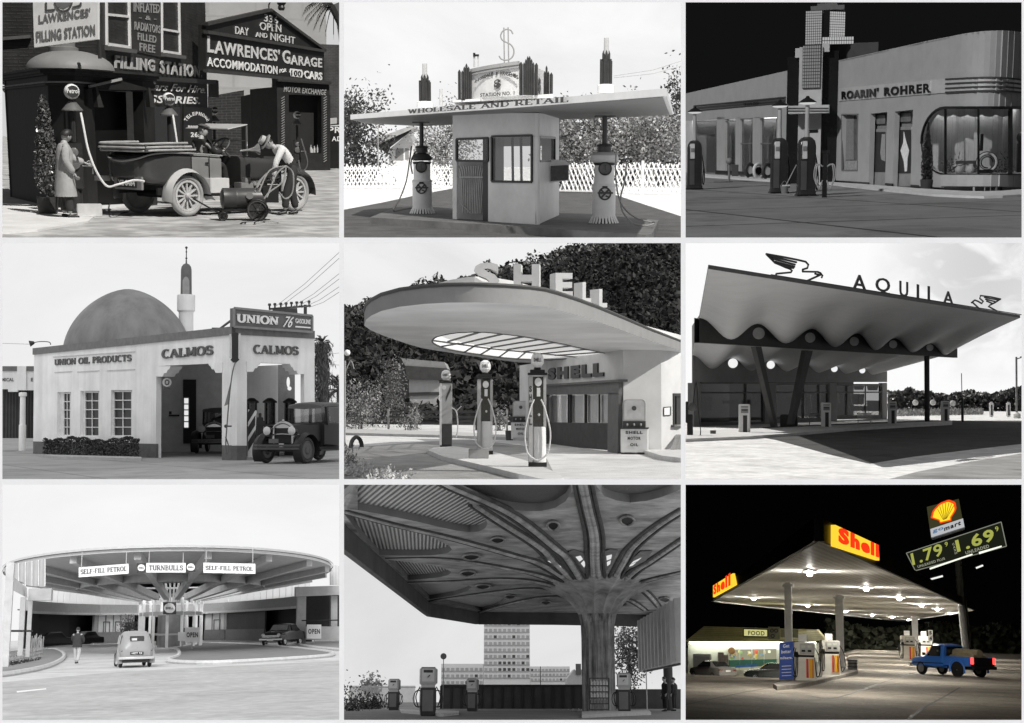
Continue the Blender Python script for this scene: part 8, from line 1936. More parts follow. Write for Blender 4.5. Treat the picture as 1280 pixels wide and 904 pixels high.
def board(X0,X1,Y0,Y1,Xl,Yl,txt,lab,ts):
 p=c.g(Xl,Yl);Fx=Face(c,p,(0,-1,0));t=thing('board_sign',lab,'sign',p)
 b=MB().prism(Fx.poly([(X0,Y0),(X1,Y0),(X1,Y1),(X0,Y1)]),(0,.06,0)).mk('board',wht,t)
 if txt:MB().text(txt,*Fx.poly(ts,.005),depth=.01,bold=.04).mk('lettering',lm7,b)
 k_=p.y/f7;MB().tube([p,Fx.at(Xl,Y1)],2.2*k_,6).mk('leg',mat('grey_leg',.4),t)
board(693,748,543,600,720,629,"OPEN",'white OPEN board on a leg at the tip of the traffic island',((699,581),(742,581),(699,562)))
board(1150,1204,533,586,1178,610,"OPEN",'white OPEN board before the low wall at right',((1155,568),(1199,568),(1155,549)))
board(667,697,561,594,682,622,"",'small white board half hidden behind the island OPEN board',None)
board(679,706,503,546,693,615,"",'narrow white notice above the island OPEN board',None)
body7=mat('pale_grey_saloon',.3,.3,.06,3,spec=.5);gl7=mat('dark_car_glass',.03,.08,.2,4,spec=.8);tyre7=mat('dark_tyre_7',.025,.8);chr7=mat('dull_chrome',.55,.25,.1,metal=.8)
t=thing('saloon_car','pale rounded saloon seen from behind, driving in towards the disc roof','car')
secs=[csec(-.62,.42,.8,.95,.5,.5,.4),csec(-.55,.36,.86,1.15,.62,.6,.44),csec(-.4,.33,.92,1.36,.68,.66,.5),csec(-.15,.32,.95,1.5,.7,.68,.54),csec(.4,.32,.97,1.58,.7,.69,.55),csec(1.1,.32,.98,1.56,.7,.68,.53),csec(1.6,.32,.98,1.4,.68,.64,.5),csec(1.9,.32,.97,1.02,.62,.58,.5),csec(2.7,.34,.9,.93,.5,.46,.4),csec(2.95,.42,.8,.82,.4,.38,.3)]
MB().loft(secs).mk('body',body7,t,smooth=True,sharp=60)
MB().prism([(-.575,-.32,1.12),(-.575,.32,1.12),(-.44,.3,1.36),(-.44,-.3,1.36)],(.3,0,0)).mk('rear_window',gl7,t,bevel=.02);MB().box((-.53,.12,1.22),(.06,.22,.1)).mk('sticker',mat('pale_sticker',.6),t)
for sy in(-1,1):
 for x0,x1 in((-.02,.6),(.68,1.3)):MB().prism([(x0,sy*.665,1.02),(x1,sy*.665,1.02),(x1-.06,sy*.595,1.42),(x0+.06,sy*.595,1.42)],(0,sy*.02,0)).mk('side_window',gl7,t)
 rings=[]
 for a in range(200,-30,-15):
  ra=RAD(a);rings.append([V((.05+.44*math.cos(ra),sy*.58,.33+.42*math.sin(ra))),V((.05+.48*math.cos(ra),sy*.74,.33+.46*math.sin(ra))),V((.05+.44*math.cos(ra),sy*.8,.33+.42*math.sin(ra))),V((.05+.41*math.cos(ra),sy*.7,.33+.39*math.sin(ra)))])
 MB().loft(rings).mk('wing',body7,t,smooth=True)
 for x in(.05,2.3):wheel(t,(x,sy*.62,.31),.31,.15,(0,sy,0),tyre7,chr7,0,rim_r=.6)
 MB().ball((-.5,sy*.6,.72),.05,8,6).mk('tail_light',mat('dark_lamp',.08,.2),t)
m=MB();m.loft([[V((x+dx,y,.42+dz))for dx,dz in((0,-.06),(-.05,-.05),(-.06,0),(-.05,.05),(0,.06))]for x,y in((-.5,-.76),(-.66,-.55),(-.7,0),(-.66,.55),(-.5,.76))]);m.mk('bumper',mat('pale_bumper',.62,.25,.05,metal=.4),t,smooth=True)
np=MB().box((-.63,0,.62),(.03,.56,.12)).mk('number_plate',mat('black_plate'),t);MB().text("HZY 93",(-.648,.22,.585),(-.648,-.22,.585),(-.648,.22,.66),depth=.004,bold=.02).mk('lettering',wht,np)
MB().box((1,0,.3),(3.2,1.1,.16)).mk('chassis',tyre7,t);MB().ball((-.6,0,.86),.03,8,5).mk('boot_handle',chr7,t)
q=c.g(505,694);place(t,q+V((0,.2,0)),RAD(97),.97)
t=thing('saloon_car','dark saloon with chrome front standing under the right-hand lintel','car')
bd7=mat('black_saloon_paint',.02,.15,.1,2,spec=.7)
secs=[csec(.5,.4,.75,.78,.68,.66,.5),csec(.42,.34,.85,.88,.78,.76,.6),csec(-.5,.32,.95,.98,.8,.78,.66),csec(-.7,.32,.97,1.02,.8,.78,.66),csec(-1.15,.32,.98,1.42,.8,.77,.58),csec(-2.3,.32,.98,1.46,.8,.77,.58),csec(-2.9,.34,.96,1.1,.8,.76,.6),csec(-3.6,.4,.9,.93,.74,.7,.6)]
MB().loft(secs).mk('body',bd7,t,smooth=True,sharp=50)
MB().prism([(-.74,-.6,1.04),(-.74,.6,1.04),(-1.1,.54,1.38),(-1.1,-.54,1.38)],(.02,0,.02)).mk('windscreen',mat('pale_windscreen',.2,.1,.2,3),t)
for sy in(-1,1):
 MB().lathe([(.11,0),(.12,.04),(0,.07)],(.48,sy*.55,.74),14,(1,0,0)).mk('headlight',mat('pale_lens'),t,smooth=True);MB().prism([(-1.2,sy*.79,1.04),(-2.3,sy*.79,1.04),(-2.25,sy*.63,1.38),(-1.3,sy*.63,1.38)],(0,sy*.02,0)).mk('side_window',gl7,t)
 for x in(-.1,-2.7):wheel(t,(x,sy*.7,.33),.33,.18,(0,sy,0),tyre7,chr7,0,rim_r=.6)
m=MB().bar((.56,-.8,.46),(.56,.8,.46),.1).bar((.53,-.6,.62),(.53,.6,.62),.05).bar((.53,-.6,.7),(.53,.6,.7),.04);m.mk('bumper',chr7,t);MB().box((.62,0,.42),(.02,.45,.11)).mk('number_plate',wht,t);MB().bar((.45,0,.95),(-.6,0,1.03),.03).mk('bonnet_strip',chr7,t)
place(t,c.g(1028,615)+V((0,.5,0)),RAD(-118),1.22)
J=stand(1.76);J['anL']=V((.2,.08,.12));J['knL']=V((.12,.09,.5));J['anR']=V((-.22,-.08,.14));J['knR']=V((0,-.1,.5));J['elL']=V((.12,.27,1.16));J['wrL']=V((.32,.12,1.08));J['elR']=V((.06,-.28,1.14));J['wrR']=V((.26,-.16,1.02))
person('man in dark jacket and pale trousers walking away up the drive',c.g(286,683),RAD(82),J,dict(trousers=mat('pale_flannel',.5,.85,.1),coat=mat('dark_jacket',.04,.85,.2,6),coatlen=.82,shoes=mat('black_leather',.02),hair=mat('dark_hair',.02)))
sky_box(c,cloud('sky_pale_overcast',.97,.9,.012),emit('sky_overcast_side_7',.9,.95))
sun(c,192,27,3.0,(1,1,1),25)
# ================================================================ eighth view: under a great fluted concrete mushroom roof
c=CUR=Cell('concrete_mushroom',427,603,K,BOXES[8],812,.62,roll=.3)
rng=random.Random(8)
f8=FPX*K
conc=mat('board_marked_concrete_8',.42,.8,.55,.9,.6,bscale=2.5);conc_d=mat('dark_edge_concrete',.1,.8,.25,.8,.2)
struct('forecourt',MB().quad((-60,8,0),(60,8,0),(100,255,0),(-100,255,0)),mat('dark_oiled_forecourt',.14,.85,.35,.35,.3,bscale=9,stain=.4))
ZS,ZE=6.2,5.4
poly=[(-22,126),(60,8),(140,-50),(1330,-50),(1330,430),(1145,497),(1000,492),(800,488),(515,486),(336,452),(322,441)]
PO=[c.g(X,Y,ZS)for X,Y in poly]
base=c.g(965,860);stn=thing('mushroom_station','vast board-marked concrete mushroom roof with ribbed soffit flaring from a fluted column','station',base)
panels={'A':[(-30,92),(60,104),(130,116),(220,134),(300,151),(370,168),(430,181),(480,187),(515,184),(538,172),(547,155),(540,137),(520,115),(490,84),(440,44),(400,14),(370,-20),(150,-30),(70,12)],'B':[(10,118),(100,138),(200,166),(270,184),(330,201),(375,224),(405,240),(413,252),(400,263),(370,270),(330,274),(240,275),(140,273),(75,205)],'C':[(172,290),(260,300),(350,313),(395,326),(411,336),(400,347),(370,355),(320,361),(250,366)],'D':[(265,379),(340,377),(420,379),(470,385),(488,392),(470,408),(420,424),(330,438),(310,420)],'E':[(350,446),(440,432),(520,427),(580,428),(616,437),(600,455),(570,470),(525,482)],'T':[(396,-20),(430,22),(470,48),(530,76),(620,100),(690,108),(750,107),(800,96),(840,70),(862,35),(868,-20)],'U':[(948,-20),(955,15),(985,52),(1030,68),(1080,76),(1140,70),(1190,58),(1240,40),(1280,22),(1280,-20)],}
holes={k_:[c.g(X,Y,ZS)for X,Y in v_]for k_,v_ in panels.items()}
bm=bmesh.new()
def loop_edges(pts):
 vs=[bm.verts.new(p-base)for p in pts];return[bm.edges.new((vs[i],vs[(i+1)%len(vs)]))for i in range(len(vs))]
es=loop_edges(PO)
for h_ in holes.values():es+=loop_edges(h_)
cr=bmesh.ops.triangle_fill(bm,use_beauty=True,use_dissolve=False,edges=es)
me=bpy.data.meshes.new('soffit');bm.to_mesh(me);bm.free();me.materials.append(conc)
so=bpy.data.objects.new('soffit',me);CUR.col.objects.link(so);so.parent=stn
MB().add([p+V((0,0,1.1))for p in PO],[tuple(range(len(PO)))]).mk('roof_deck',conc_d,stn)
def stripe(p,q):
 d=c.g(*q,ZS)-c.g(*p,ZS);return math.atan2(d.y,d.x)+PI/2
ang8={'A':stripe((60,90),(150,15)),'B':stripe((150,150),(175,265)),'C':stripe((230,300),(275,355)),'D':.9,'E':.9,'T':.9,'U':.9}
for k_,h_ in holes.items():
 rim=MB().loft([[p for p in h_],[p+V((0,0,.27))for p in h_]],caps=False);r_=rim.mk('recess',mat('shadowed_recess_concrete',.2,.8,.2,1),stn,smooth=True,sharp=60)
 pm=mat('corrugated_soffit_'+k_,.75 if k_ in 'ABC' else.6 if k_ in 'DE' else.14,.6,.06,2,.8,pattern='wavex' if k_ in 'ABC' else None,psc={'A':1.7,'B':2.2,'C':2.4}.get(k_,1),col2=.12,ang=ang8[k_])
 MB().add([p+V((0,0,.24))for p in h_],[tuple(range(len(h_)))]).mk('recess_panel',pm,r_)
m=MB();drop=[V((p.x,p.y,ZE))for p in PO]
cen=sum(PO,V((0,0,0)))/len(PO)
for i in range(len(PO)):
 a,b=PO[i],PO[(i+1)%len(PO)]
 if i in(0,1,2,3):continue
 d=(b-a);d.z=0;n=d.cross(UP).normalized();n=n if n.dot(cen-a)<0 else-n
 m.prism([V((a.x,a.y,ZE)),V((b.x,b.y,ZE)),V((b.x,b.y,ZS+.3)),V((a.x,a.y,ZS+.3))],n*.25)
m.mk('edge_beam',conc_d,stn)
R=.77;n=144;rings=[]
for z_,r_,sy,fl in((0,.74,1,.14),(3.6,.74,1,.14),(4.3,.76,1,.14),(4.8,.86,1.15,.14),(5.15,1.08,1.5,.13),(5.45,1.3,1.6,.13),(5.7,1.62,1.9,.13),(5.9,2.0,2.2,.13),(6.1,2.45,2.4,.12),(6.22,2.8,2.5,.1)):
 rings.append([base+V((r_*(1+fl*(1-2*abs(math.sin(7*2*PI*k/n))**.5))*math.cos(2*PI*k/n),r_*sy*(1+fl*(1-2*abs(math.sin(7*2*PI*k/n))**.5))*math.sin(2*PI*k/n),z_))for k in range(n)])
MB().loft(rings[:4],caps=False).mk('column',mat('fluted_concrete',.42,.8,.4,1.3,.6,pattern='streak',psc=5,col2=.1),stn,smooth=True,sharp=70)
MB().loft(rings[3:],caps=False).mk('flare',conc,stn,smooth=True,sharp=70)
ribs=[[(915,400),(850,290),(800,245),(640,120),(400,10),(380,-10)],[(905,405),(760,310),(640,270),(400,204),(190,155),(0,104)],[(900,412),(760,352),(620,320),(390,284),(168,284)],[(900,418),(740,372),(600,358),(420,368),(245,374)],[(900,425),(760,398),(640,400),(390,434),(330,447)],[(900,432),(780,425),(640,450),(520,486)],[(948,395),(940,300),(938,200),(915,90),(890,-20)],[(968,395),(958,300),(955,200),(930,90),(908,-20)],[(1000,400),(1060,290),(1092,240),(1180,165),(1290,95)],[(1015,405),(1100,330),(1150,300),(1290,205)],[(1020,412),(1130,370),(1290,330)],[(1022,422),(1120,398),(1190,468)],[(1015,430),(1080,440),(1140,480)],[(905,408),(800,300),(740,240),(600,150),(500,85)]]
for rb in ribs:
 P=spath([c.g(X,max(Y,-45),ZS)for X,Y in rb],5);nP=len(P)
 rbo=MB().tube(P,[lerp(.15,.08,i/(nP-1))for i in range(nP)],8).mk('rib',conc,stn,smooth=True)
 for sd in(-1,1):
  Q=[]
  for i,p in enumerate(P):d=(P[min(i+1,nP-1)]-P[max(i-1,0)]).normalized();Q.append(p+d.cross(UP)*sd*lerp(.3,.17,i/(nP-1))-V((0,0,.0)))
  MB().tube(Q,[lerp(.1,.055,i/(nP-1))for i in range(nP)],6).mk('rib_shade_line',mat('dark_rib_shade',.07,.9,.5,1.5),rbo,smooth=True)  # dark tubes stand in for the recess shade along each rib
def oval(X,Y,rx_,ry_):return[c.g(X+rx_*math.cos(a),Y+ry_*math.sin(a),ZS-.02)for a in[2*PI*i/20 for i in range(20)]]
for X,Y,rx_,ry_ in((793,157,22,16),(1070,138,26,17),(585,212,26,11),(487,275,32,11),(473,337,28,10),(530,387,28,9),(632,425,20,7),(765,447,18,7),(1055,452,16,6),(1210,436,20,8)):
 o=oval(X,Y,rx_,ry_);q=MB().prism(o,(0,0,-.03)).mk('downlight',mat('black_lamp_well',.01),stn)
 m=MB();m.tube([p-V((0,0,.05))for p in o],.04 if rx_<27 else.05,6,closed=True);m.mk('lamp_ring',mat('worn_lamp_ring',.24,.5,.3,4),q,smooth=True)
for pts in([(845,262),(870,252),(905,262),(922,300),(918,345),(900,330)],[(735,282),(760,276),(800,290),(838,322),(820,325),(770,305)],[(972,262),(1005,250),(1035,252),(1010,310),(990,332),(975,300)],[(1165,256),(1120,258),(1075,300),(1058,325),(1090,318),(1140,292)]):
 P=[c.g(X,Y,ZS-.03)for X,Y in pts];q=MB().prism(P,(0,0,-.02)).mk('roof_slot',mat('dim_slot_concrete',.2,.8,.3,1.5),stn)
 m=MB();k0,k1=pts[3],pts[4]
 for tt in((.25,.5),(.6,.82)):
  A=[lerp(V((*pts[0],0)),V((*k1,0)),s_)for s_ in tt];B=[lerp(V((*pts[2],0)),V((*k0,0)),s_)for s_ in tt]
  quad=[lerp(A[0],B[0],.3),lerp(A[0],B[0],.7),lerp(A[1],B[1],.7),lerp(A[1],B[1],.3)]
  m.prism([c.g(p.x,p.y,ZS-.06)for p in quad],(0,0,-.01))
 m.mk('daylight_gap',emit('sky_through_gap',1,.75),q)
a,b=c.d(1132,520,80),c.d(1290,430,60);SC=vface(c,a,b)
t=thing('corrugated_screen','hung screen of dark vertical corrugated slats at the right edge under the roof','screen',(a.x,a.y,2.4))
zA0,zA1=c.hz(a,707),c.hz(a,522);zB0,zB1=c.hz(b,672),c.hz(b,432)
N_=22;top,bot=[],[]
for i in range(N_*2+1):
 f_=i/(N_*2);p=lerp(a,b,f_)+SC.n*(.5 if(i//2)%2 else 0);top.append(V((p.x,p.y,lerp(zA1,zB1,f_))));bot.append(V((p.x,p.y,lerp(zA0,zB0,f_))))
MB().loft([bot,top],caps=False,closed=False).mk('sheet',mat('grey_corrugated_metal',.5,.5,.15,1),t)
MB().bar(bot[0],bot[-1],.15).mk('rail',conc_d,t)
wallm=mat('pale_office_panel',.85,.7,.06,.4);wdk=mat('grey_office_glass',.45,.3,.3,.5);wdk2=mat('dark_office_glass',.07,.2,.4,.5)
Dt=210;TF=Face(c,V((0,Dt,0)),(0,-1,0))
def office(lab,X0,X1,Y0,Yb,rows,cols,y_first,y_step,wh,dep,darkset,name='office_block',m0=wallm):
 t=thing(name,lab,'building',TF.at((X0+X1)/2,Yb));z0=0
 a,b=TF.at(X0,Yb),TF.at(X1,Yb);zt=TF.at(X0,Y0).z
 MB().prism([V((a.x,a.y,0)),V((b.x,b.y,0)),V((b.x,b.y,zt)),V((a.x,a.y,zt))],(0,dep,0)).mk('wall',m0,t)
 cw=(X1-X0)/cols
 for r_ in range(rows):
  yc=y_first+r_*y_step
  MB().prism(TF.poly([(X0+2,yc+wh*.9),(X1-2,yc+wh*.9),(X1-2,yc+wh*1.25),(X0+2,yc+wh*1.25)],.04),(0,-.08,0)).mk('sill_band',mat('grey_sill_band',.42),t)
  for k_ in range(cols):
   x0=X0+cw*(k_+.2);MB().prism(TF.poly([(x0,yc),(x0+cw*.62,yc),(x0+cw*.62,yc+wh),(x0,yc+wh)],.02),(0,-.05,0)).mk('window',wdk2 if(r_,k_)in darkset or rng.random()<.04 else wdk,t)
 return t
dk_={(7,3),(7,4),(7,5),(7,6),(7,8),(8,3),(8,4),(8,5),(8,6),(8,8),(8,9),(6,4),(6,6),(1,5),(3,2),(3,6)}
office('tall pale office tower with rows of windows seen under the roof edge',532,706,300,790,10,10,500,24.5,12,14,dk_,'office_tower')
office('low pale office wing left of the office tower',372,531,680,790,3,9,695,25,12,10,set())
office('low pale office wing right of the office tower',707,856,690,790,3,11,699,18,9,10,set())
GF=Face(c,V((0,150,0)),(0,-1,0));t=thing('gabled_house','pale gabled house beside the right edge of the low office wing','house',GF.at(878,790));MB().prism(GF.poly([(846,800),(846,735),(872,700),(885,714),(904,698),(904,800)]),(0,6,0)).mk('wall',mat('pale_house_wall',.45,.7,.1),t);MB().box(GF.at(887,700),(.6,.6,1.2)).mk('chimney',mat('dark_chimney',.1),t)
BF8=Face(c,V((0,85,0)),(0,-1,0));a,b=BF8.at(372,800),BF8.at(906,800);zt=BF8.at(500,762).z
t=thing('board_wall','dark panelled boundary wall running behind the pumps','wall',(a.x,85,0));MB().prism([(a.x,85,0),(b.x,85,0),(b.x,85,zt),(a.x,85,zt)],(0,.2,0)).mk('panel',mat('dark_wall_panel',.06,.7,.3,1),t)
m=MB()
for i in range(15):p=lerp(a,b,i/14);m.box((p.x,84.97,zt/2),(.12,.1,zt))
m.bar((a.x,84.95,zt),(b.x,84.95,zt),.14);m.mk('batten',mat('dark_batten',.025),t)
a2,b2=BF8.at(1024,800),BF8.at(1290,800);MB().prism([(a2.x,85,0),(b2.x,85,0),(b2.x,85,BF8.at(1100,775).z),(a2.x,85,BF8.at(1100,775).z)],(0,.2,0)).mk('low_wall',mat('dark_wall_panel'),label='dark low wall right of the fluted column',cat='wall',base=V((a2.x,85,0)))
FF8=Face(c,V((0,110,0)),(0,-1,0));t=thing('picket_fence','pale picket fence along the far left boundary','fence',FF8.at(150,800))
m=MB()
for i in range(62):X=30+i*4;p=FF8.at(X,790);m.bar((p.x,110,0),(p.x,110,FF8.at(X,762).z),.14,.05)
m.bar(FF8.at(30,768),FF8.at(278,768),.08);m.mk('pale',mat('pale_picket',.45),t)
lf8=mat('dark_low_shrub',.04,.6,.5,2)
for X,w_,D,lab in((20,1.0,70,'dark shrub at the left edge of the concrete-roofed station'),(85,.9,80,'dark low shrub before the left picket fence'),(125,.7,84,'dark low shrub left of the distant pump')):
 p=c.d(X,812,D);b_=V((p.x,p.y,0));t=thing('shrub',lab,'shrub',b_,'shrubs at the left boundary');MB().tube([b_,b_+V((0,0,.4))],.04,5).mk('stem',mat('bark'),t)
 MB().leaves([b_+V((rng.gauss(0,w_*.5),rng.gauss(0,.4),abs(rng.gauss(.3,.3 if X>30 else.6))))for _ in range(450)],.2,rng).mk('foliage',lf8,t)
p=c.d(100,765,180);b_=V((p.x,p.y,0));t=thing('tree','faint distant tree beyond the left picket fence','tree',b_);tree_on(t,b_,4.5,(2.6,1.6,1.2,1.6),500,.5,rng,mat('hazy_tree_leaf',.3,.6,.3),mat('bark'),.15,10,3)
p=c.d(1082,812,110);b_=V((p.x,p.y,0));t=thing('tree','tall loose-leaved tree between the column and the hung screen','tree',b_);tree_on(t,b_,7,(4.4,1.35,1.2,3.0),2600,.26,rng,mat('grey_tree_leaf',.1,.5,.5,1),mat('bark'),.15,26,7)
p8w=mat('pale_pump_head',.42,.4,.15,2);p8d=mat('dark_pump_body',.035,.4,.25,2);p8g=mat('grey_pump_head_side',.2,.5)
def pump70():
 t=thing('petrol_pump','-','petrol pump',group='boxy headed pumps under the concrete roof')
 MB().box((0,0,1.42),(.62,.5,.6)).mk('head',p8w,t,bevel=.03);MB().box((.0,0,1.07),(.5,.42,.12)).mk('neck',mat('pale_tray',.5),t);MB().loft([[V((sx*w_,sy*d_,z_))for sx,sy in((-1,-1),(1,-1),(1,1),(-1,1))]for z_,w_,d_ in((0,.26,.22),(.35,.3,.25),(1.02,.29,.24))]).mk('body',p8d,t,bevel=.02)
 h=MB().box((-.02,-.255,1.45),(.46,.02,.44)).mk('dial_face',mat('pale_dial_8',.62),t);m=MB().box((-.02,-.268,1.6),(.34,.01,.1)).mk('window',p8d,h)
 MB().bar((-.04,-.27,1.38),(.04,-.27,1.46),.03).mk('pointer',p8d,h);MB().box((-.02,-.245,.55),(.4,.02,.75)).mk('front_panel',mat('grey_front_panel',.16),t);MB().box((.32,0,1.42),(.02,.44,.5)).mk('side_panel',p8g,t)
 hz_=MB()
 for sx in(-1,1):
  hz_.tube([(sx*.36+.2*math.cos(a)*.9,-.1,.62+.3*math.sin(a))for a in[2*PI*i/18 for i in range(18)]],.022,6,closed=True);hz_.tube(spath([(sx*.3,-.1,1.05),(sx*.45,-.12,.7),(sx*.35,-.12,.3)],5),.022,6)
 hz_.mk('hose',mat('black_hose_8',.012,.4),t,smooth=True);MB().box((0,0,1.74),(.5,.4,.03)).mk('cap',p8g,t)
 return t
for i,(X,Y,sc,lab)in enumerate(((322,876,1.0,'boxy headed pump with coiled hoses nearest at left'),(1060,866,1.0,'boxy headed pump right of the fluted column'),(196,826,1.0,'small distant boxy pump before the picket fence'),(490,846,.95,'dark boxy pump standing before the panelled wall'))):
 p=c.g(X,Y)
 if i==2:p=c.d(X,826,75);p.z=0
 if i==3:p=c.d(X,846,68);p.z=0
 if i==0:p70=place(pump70(),p,RAD(8),1.02);p70['label']=lab
 else:dup(p70,p,lab,RAD(-6),sc)
isl=[c.g(X,Y,.1)for X,Y in((218,850),(440,856),(440,862),(380,868),(225,856))];struct('island',MB().prism(isl,(0,0,-.1)),mat('pale_island_8',.4))
a=[c.g(X,Y,.1)for X,Y in((900,858),(1150,852),(1160,862),(900,872))];struct('island',MB().prism(a,(0,0,-.1)),mat('pale_island_8'))
p=c.g(964,868);Fk=Face(c,p,(0,-1,0));t=thing('oil_rack','metal rack of pale oil bottles standing against the fluted column','rack',p)
fr=MB()
for X in(929,1001):fr.bar(Fk.at(X,734),Fk.at(X,852),.05)
for Y in(734,762,785,808,830,852):fr.bar(Fk.at(929,Y),Fk.at(1001,Y),.04)
fr.mk('frame',mat('dark_rack_8',.04),t)
for r_,Y in enumerate((760,783,806,828)):
 for k_ in range(6):
  q=Fk.at(936+k_*11.5,Y,-.03);MB().lathe([(.05,0),(.055,.02),(.055,.13),(.025,.17),(.025,.2),(0,.2)],q,8).mk('oil_bottle',mat('pale_oil_bottle',.5,.4,.3)if r_<3 else mat('dim_oil_bottle',.2),label='oil bottle in the metal rack against the fluted column',cat='bottle',group='oil bottles in the rack',base=q,smooth=True)
p=c.d(382,652,75);t=thing('disc_sign','round grey disc sign on a pole above the nearest pump','sign',(p.x,p.y,0));MB().lathe([(.18,0),(.18,.05),(0,.05)],p,24,(0,-1,0)).mk('disc',mat('grey_disc',.14),t,smooth=True);MB().tube([(p.x,p.y+.03,0),p+V((0,.03,0))],.025,6).mk('pole',mat('grey_rod'),t)
p=c.g(1145,852);MB().tube([p,V((p.x,p.y,c.hz(p,704)))],.035,8).mk('slim_post',mat('pale_slim_post',.5),label='slim pale post under the corner of the hung screen',cat='post',base=p)
p=c.d(1226,812,72);MB().tube([(p.x,p.y,0),(p.x,p.y,2.5)],.26,14).mk('round_pier',mat('dark_pier_8',.03),label='dark round pier under the hung screen at right',cat='pier',base=V((p.x,p.y,0)))
dkf=mat('black_coat_cloth',.015,.85);
for X,D,rz_,lab in((1212,66,200,'person in dark coat standing left of the dark pier'),(1247,68,150,'person in dark clothes standing at the right edge beside the dark pier')):
 p=c.d(X,812,D);person(lab,(p.x,p.y,0),RAD(rz_),stand(1.72),dict(trousers=dkf,coat=dkf,coatlen=.6 if D==66 else.85,shoes=dkf,hair=mat('dark_hair',.02)))
p=c.d(745,690,140);t=thing('lamp_post','thin street lamp before the right office wing','lamp post',(p.x,p.y,0));MB().tube([(p.x,p.y,0),p],.05,6).mk('pole',mat('dark_spire'),t)
p=c.g(885,856);MB().leaves([p+V((rng.gauss(0,.22),rng.gauss(0,.1),abs(rng.gauss(.03,.03))))for _ in range(40)],.14,rng).mk('litter',mat('pale_rag',.5),label='small crumpled pale rag on the ground left of the column',cat='rag',base=p)
sky_box(c,cloud('sky_pale_grey',.84,.84,.012),emit('sky_grey_side',.9,.85))
sun(c,60,60,.7,(1,1,1),25)
# ================================================================ ninth view: modern station at night, in colour
K9=1280/426.0
c=CUR=Cell('night_station',854,603,K9,BOXES[9],565,2.3,roll=.5)
rng=random.Random(9)
f9=FPX*K9
def sm(a,b,x):t=clamp((x-a)/(b-a),0,1);return t*t*(3-2*t)
def gz9(x,y):return-1.55*sm(.5,-4.5,x+.0)*sm(62,100,y)
asph=mat('worn_tan_asphalt',(.25,.22,.18),.8,.35,.35,.35,pattern='speck',psc=7,col2=(.33,.295,.245),stain=.35,ssc=.3)
Xs=[-60,-40,-25,-18]+[-14+i*.75 for i in range(22)]+[4,8,15,30,60];Ys=[10,18]+[24+i*4 for i in range(28)]+[150,180,255]
m=MB();rows=[[V((x,y,gz9(x,y)))for x in Xs]for y in Ys];m.loft(rows,caps=False,closed=False);struct('forecourt',m,asph,smooth=True)
def seam(pts):
 P=spath([c.g(X,Y)for X,Y in pts],5);m=MB()
 for a,b in zip(P,P[1:]):
  d=(b-a).normalized();s_=d.cross(UP)*.05;za,zb=gz9(a.x,a.y)+.006,gz9(b.x,b.y)+.006;m.quad(V((a.x,a.y,za))-s_,V((b.x,b.y,zb))-s_,V((b.x,b.y,zb))+s_,V((a.x,a.y,za))+s_)
 struct('tar_seam',m,mat('black_tar',(.02,.018,.016),.5))
seam([(-20,842),(120,812),(250,785),(330,772)]);seam([(330,790),(460,800),(560,812),(700,770),(800,735),(890,708)]);seam([(845,890),(900,850),(990,800),(1040,770)])
whp=mat('white_enamel_9',(.75,.75,.72),.35,.06,3)
H=4.6
can=[c.g(X,Y,H)for X,Y in((510,212),(1090,479),(830,523),(110,446))]
stn=thing('canopy','white-soffited station canopy glowing with square lamps, dark fascia and backlit signs','canopy',can[0])
MB().prism([p+V((0,0,.02))for p in can],(0,0,.1)).mk('soffit',mat('white_ribbed_soffit',(.9,.88,.83),.5,.04,2,0,pattern='wave',psc=1.1,col2=(.7,.69,.65),ang=math.atan2(can[1].y-can[0].y,can[1].x-can[0].x)),stn)
cen=sum(can,V((0,0,0)))/4
m=MB()
for a,b in zip(can,can[1:]+can[:1]):
 d=(b-a).normalized();n=d.cross(UP).normalized();n=n if n.dot(cen-a)<0 else-n
 m.prism([V((a.x,a.y,H-.06)),V((b.x,b.y,H-.06)),V((b.x,b.y,H+.52)),V((a.x,a.y,H+.52))],n*.12)
m.mk('fascia',mat('dark_brown_fascia',(.03,.022,.015),.5),stn)
m=MB()
for a,b in((can[3],can[0]),(can[0],can[1]),(can[1],can[2]),(can[2],can[3])):m.bar(lerp(a,cen,.004)-V((0,0,.02)),lerp(b,cen,.004)-V((0,0,.02)),.1,.1)
m.mk('soffit_trim',whp,stn)
MB().prism([p+V((0,0,.45))for p in can],(0,0,.1)).mk('deck',mat('dark_deck',(.02,.02,.02)),stn)
e1=can[1]-can[0];e2=can[3]-can[0]
lampm=emit('warm_white_lamp',(1,.96,.88),1050)
pts=[(475,335),(265,432),(688,395),(468,460),(812,432),(610,482),(895,457),(710,496),(955,474),(785,504),(1003,490),(845,515)]
u9,v9=e1.normalized(),e2.normalized()
for X,Y in pts:
 p=c.g(X,Y,H);s_=.62
 hs=MB().prism([p+u9*a*s_*1.6*(p.y/45)**.5+v9*b*s_*1.6*(p.y/45)**.5 for a,b in((-1,-1),(1,-1),(1,1),(-1,1))],(0,0,-.03)).mk('lamp_plate',mat('grey_lamp_plate',(.5,.49,.46),.4),stn)
 MB().prism([p+u9*a*s_*.52*(p.y/45)**.3+v9*b*s_*.52*(p.y/45)**.3-V((0,0,.1))for a,b in((-1,-1),(1,-1),(1,1),(-1,1))],(0,0,-.05)).mk('lamp_lens',lampm,hs)
 MB().prism([p+u9*a*s_*.56*(p.y/45)**.3+v9*b*s_*.56*(p.y/45)**.3-V((0,0,.04))for a,b in((-1,-1),(1,-1),(1,1),(-1,1))],(0,0,-.055)).mk('lamp_housing',mat('pale_lamp_housing',(.6,.6,.56),.4),hs)
yel=emit('sign_yellow_glow',(1,.62,.04),1.15);red=emit('sign_red_glow',(1,.045,.01),1.0)
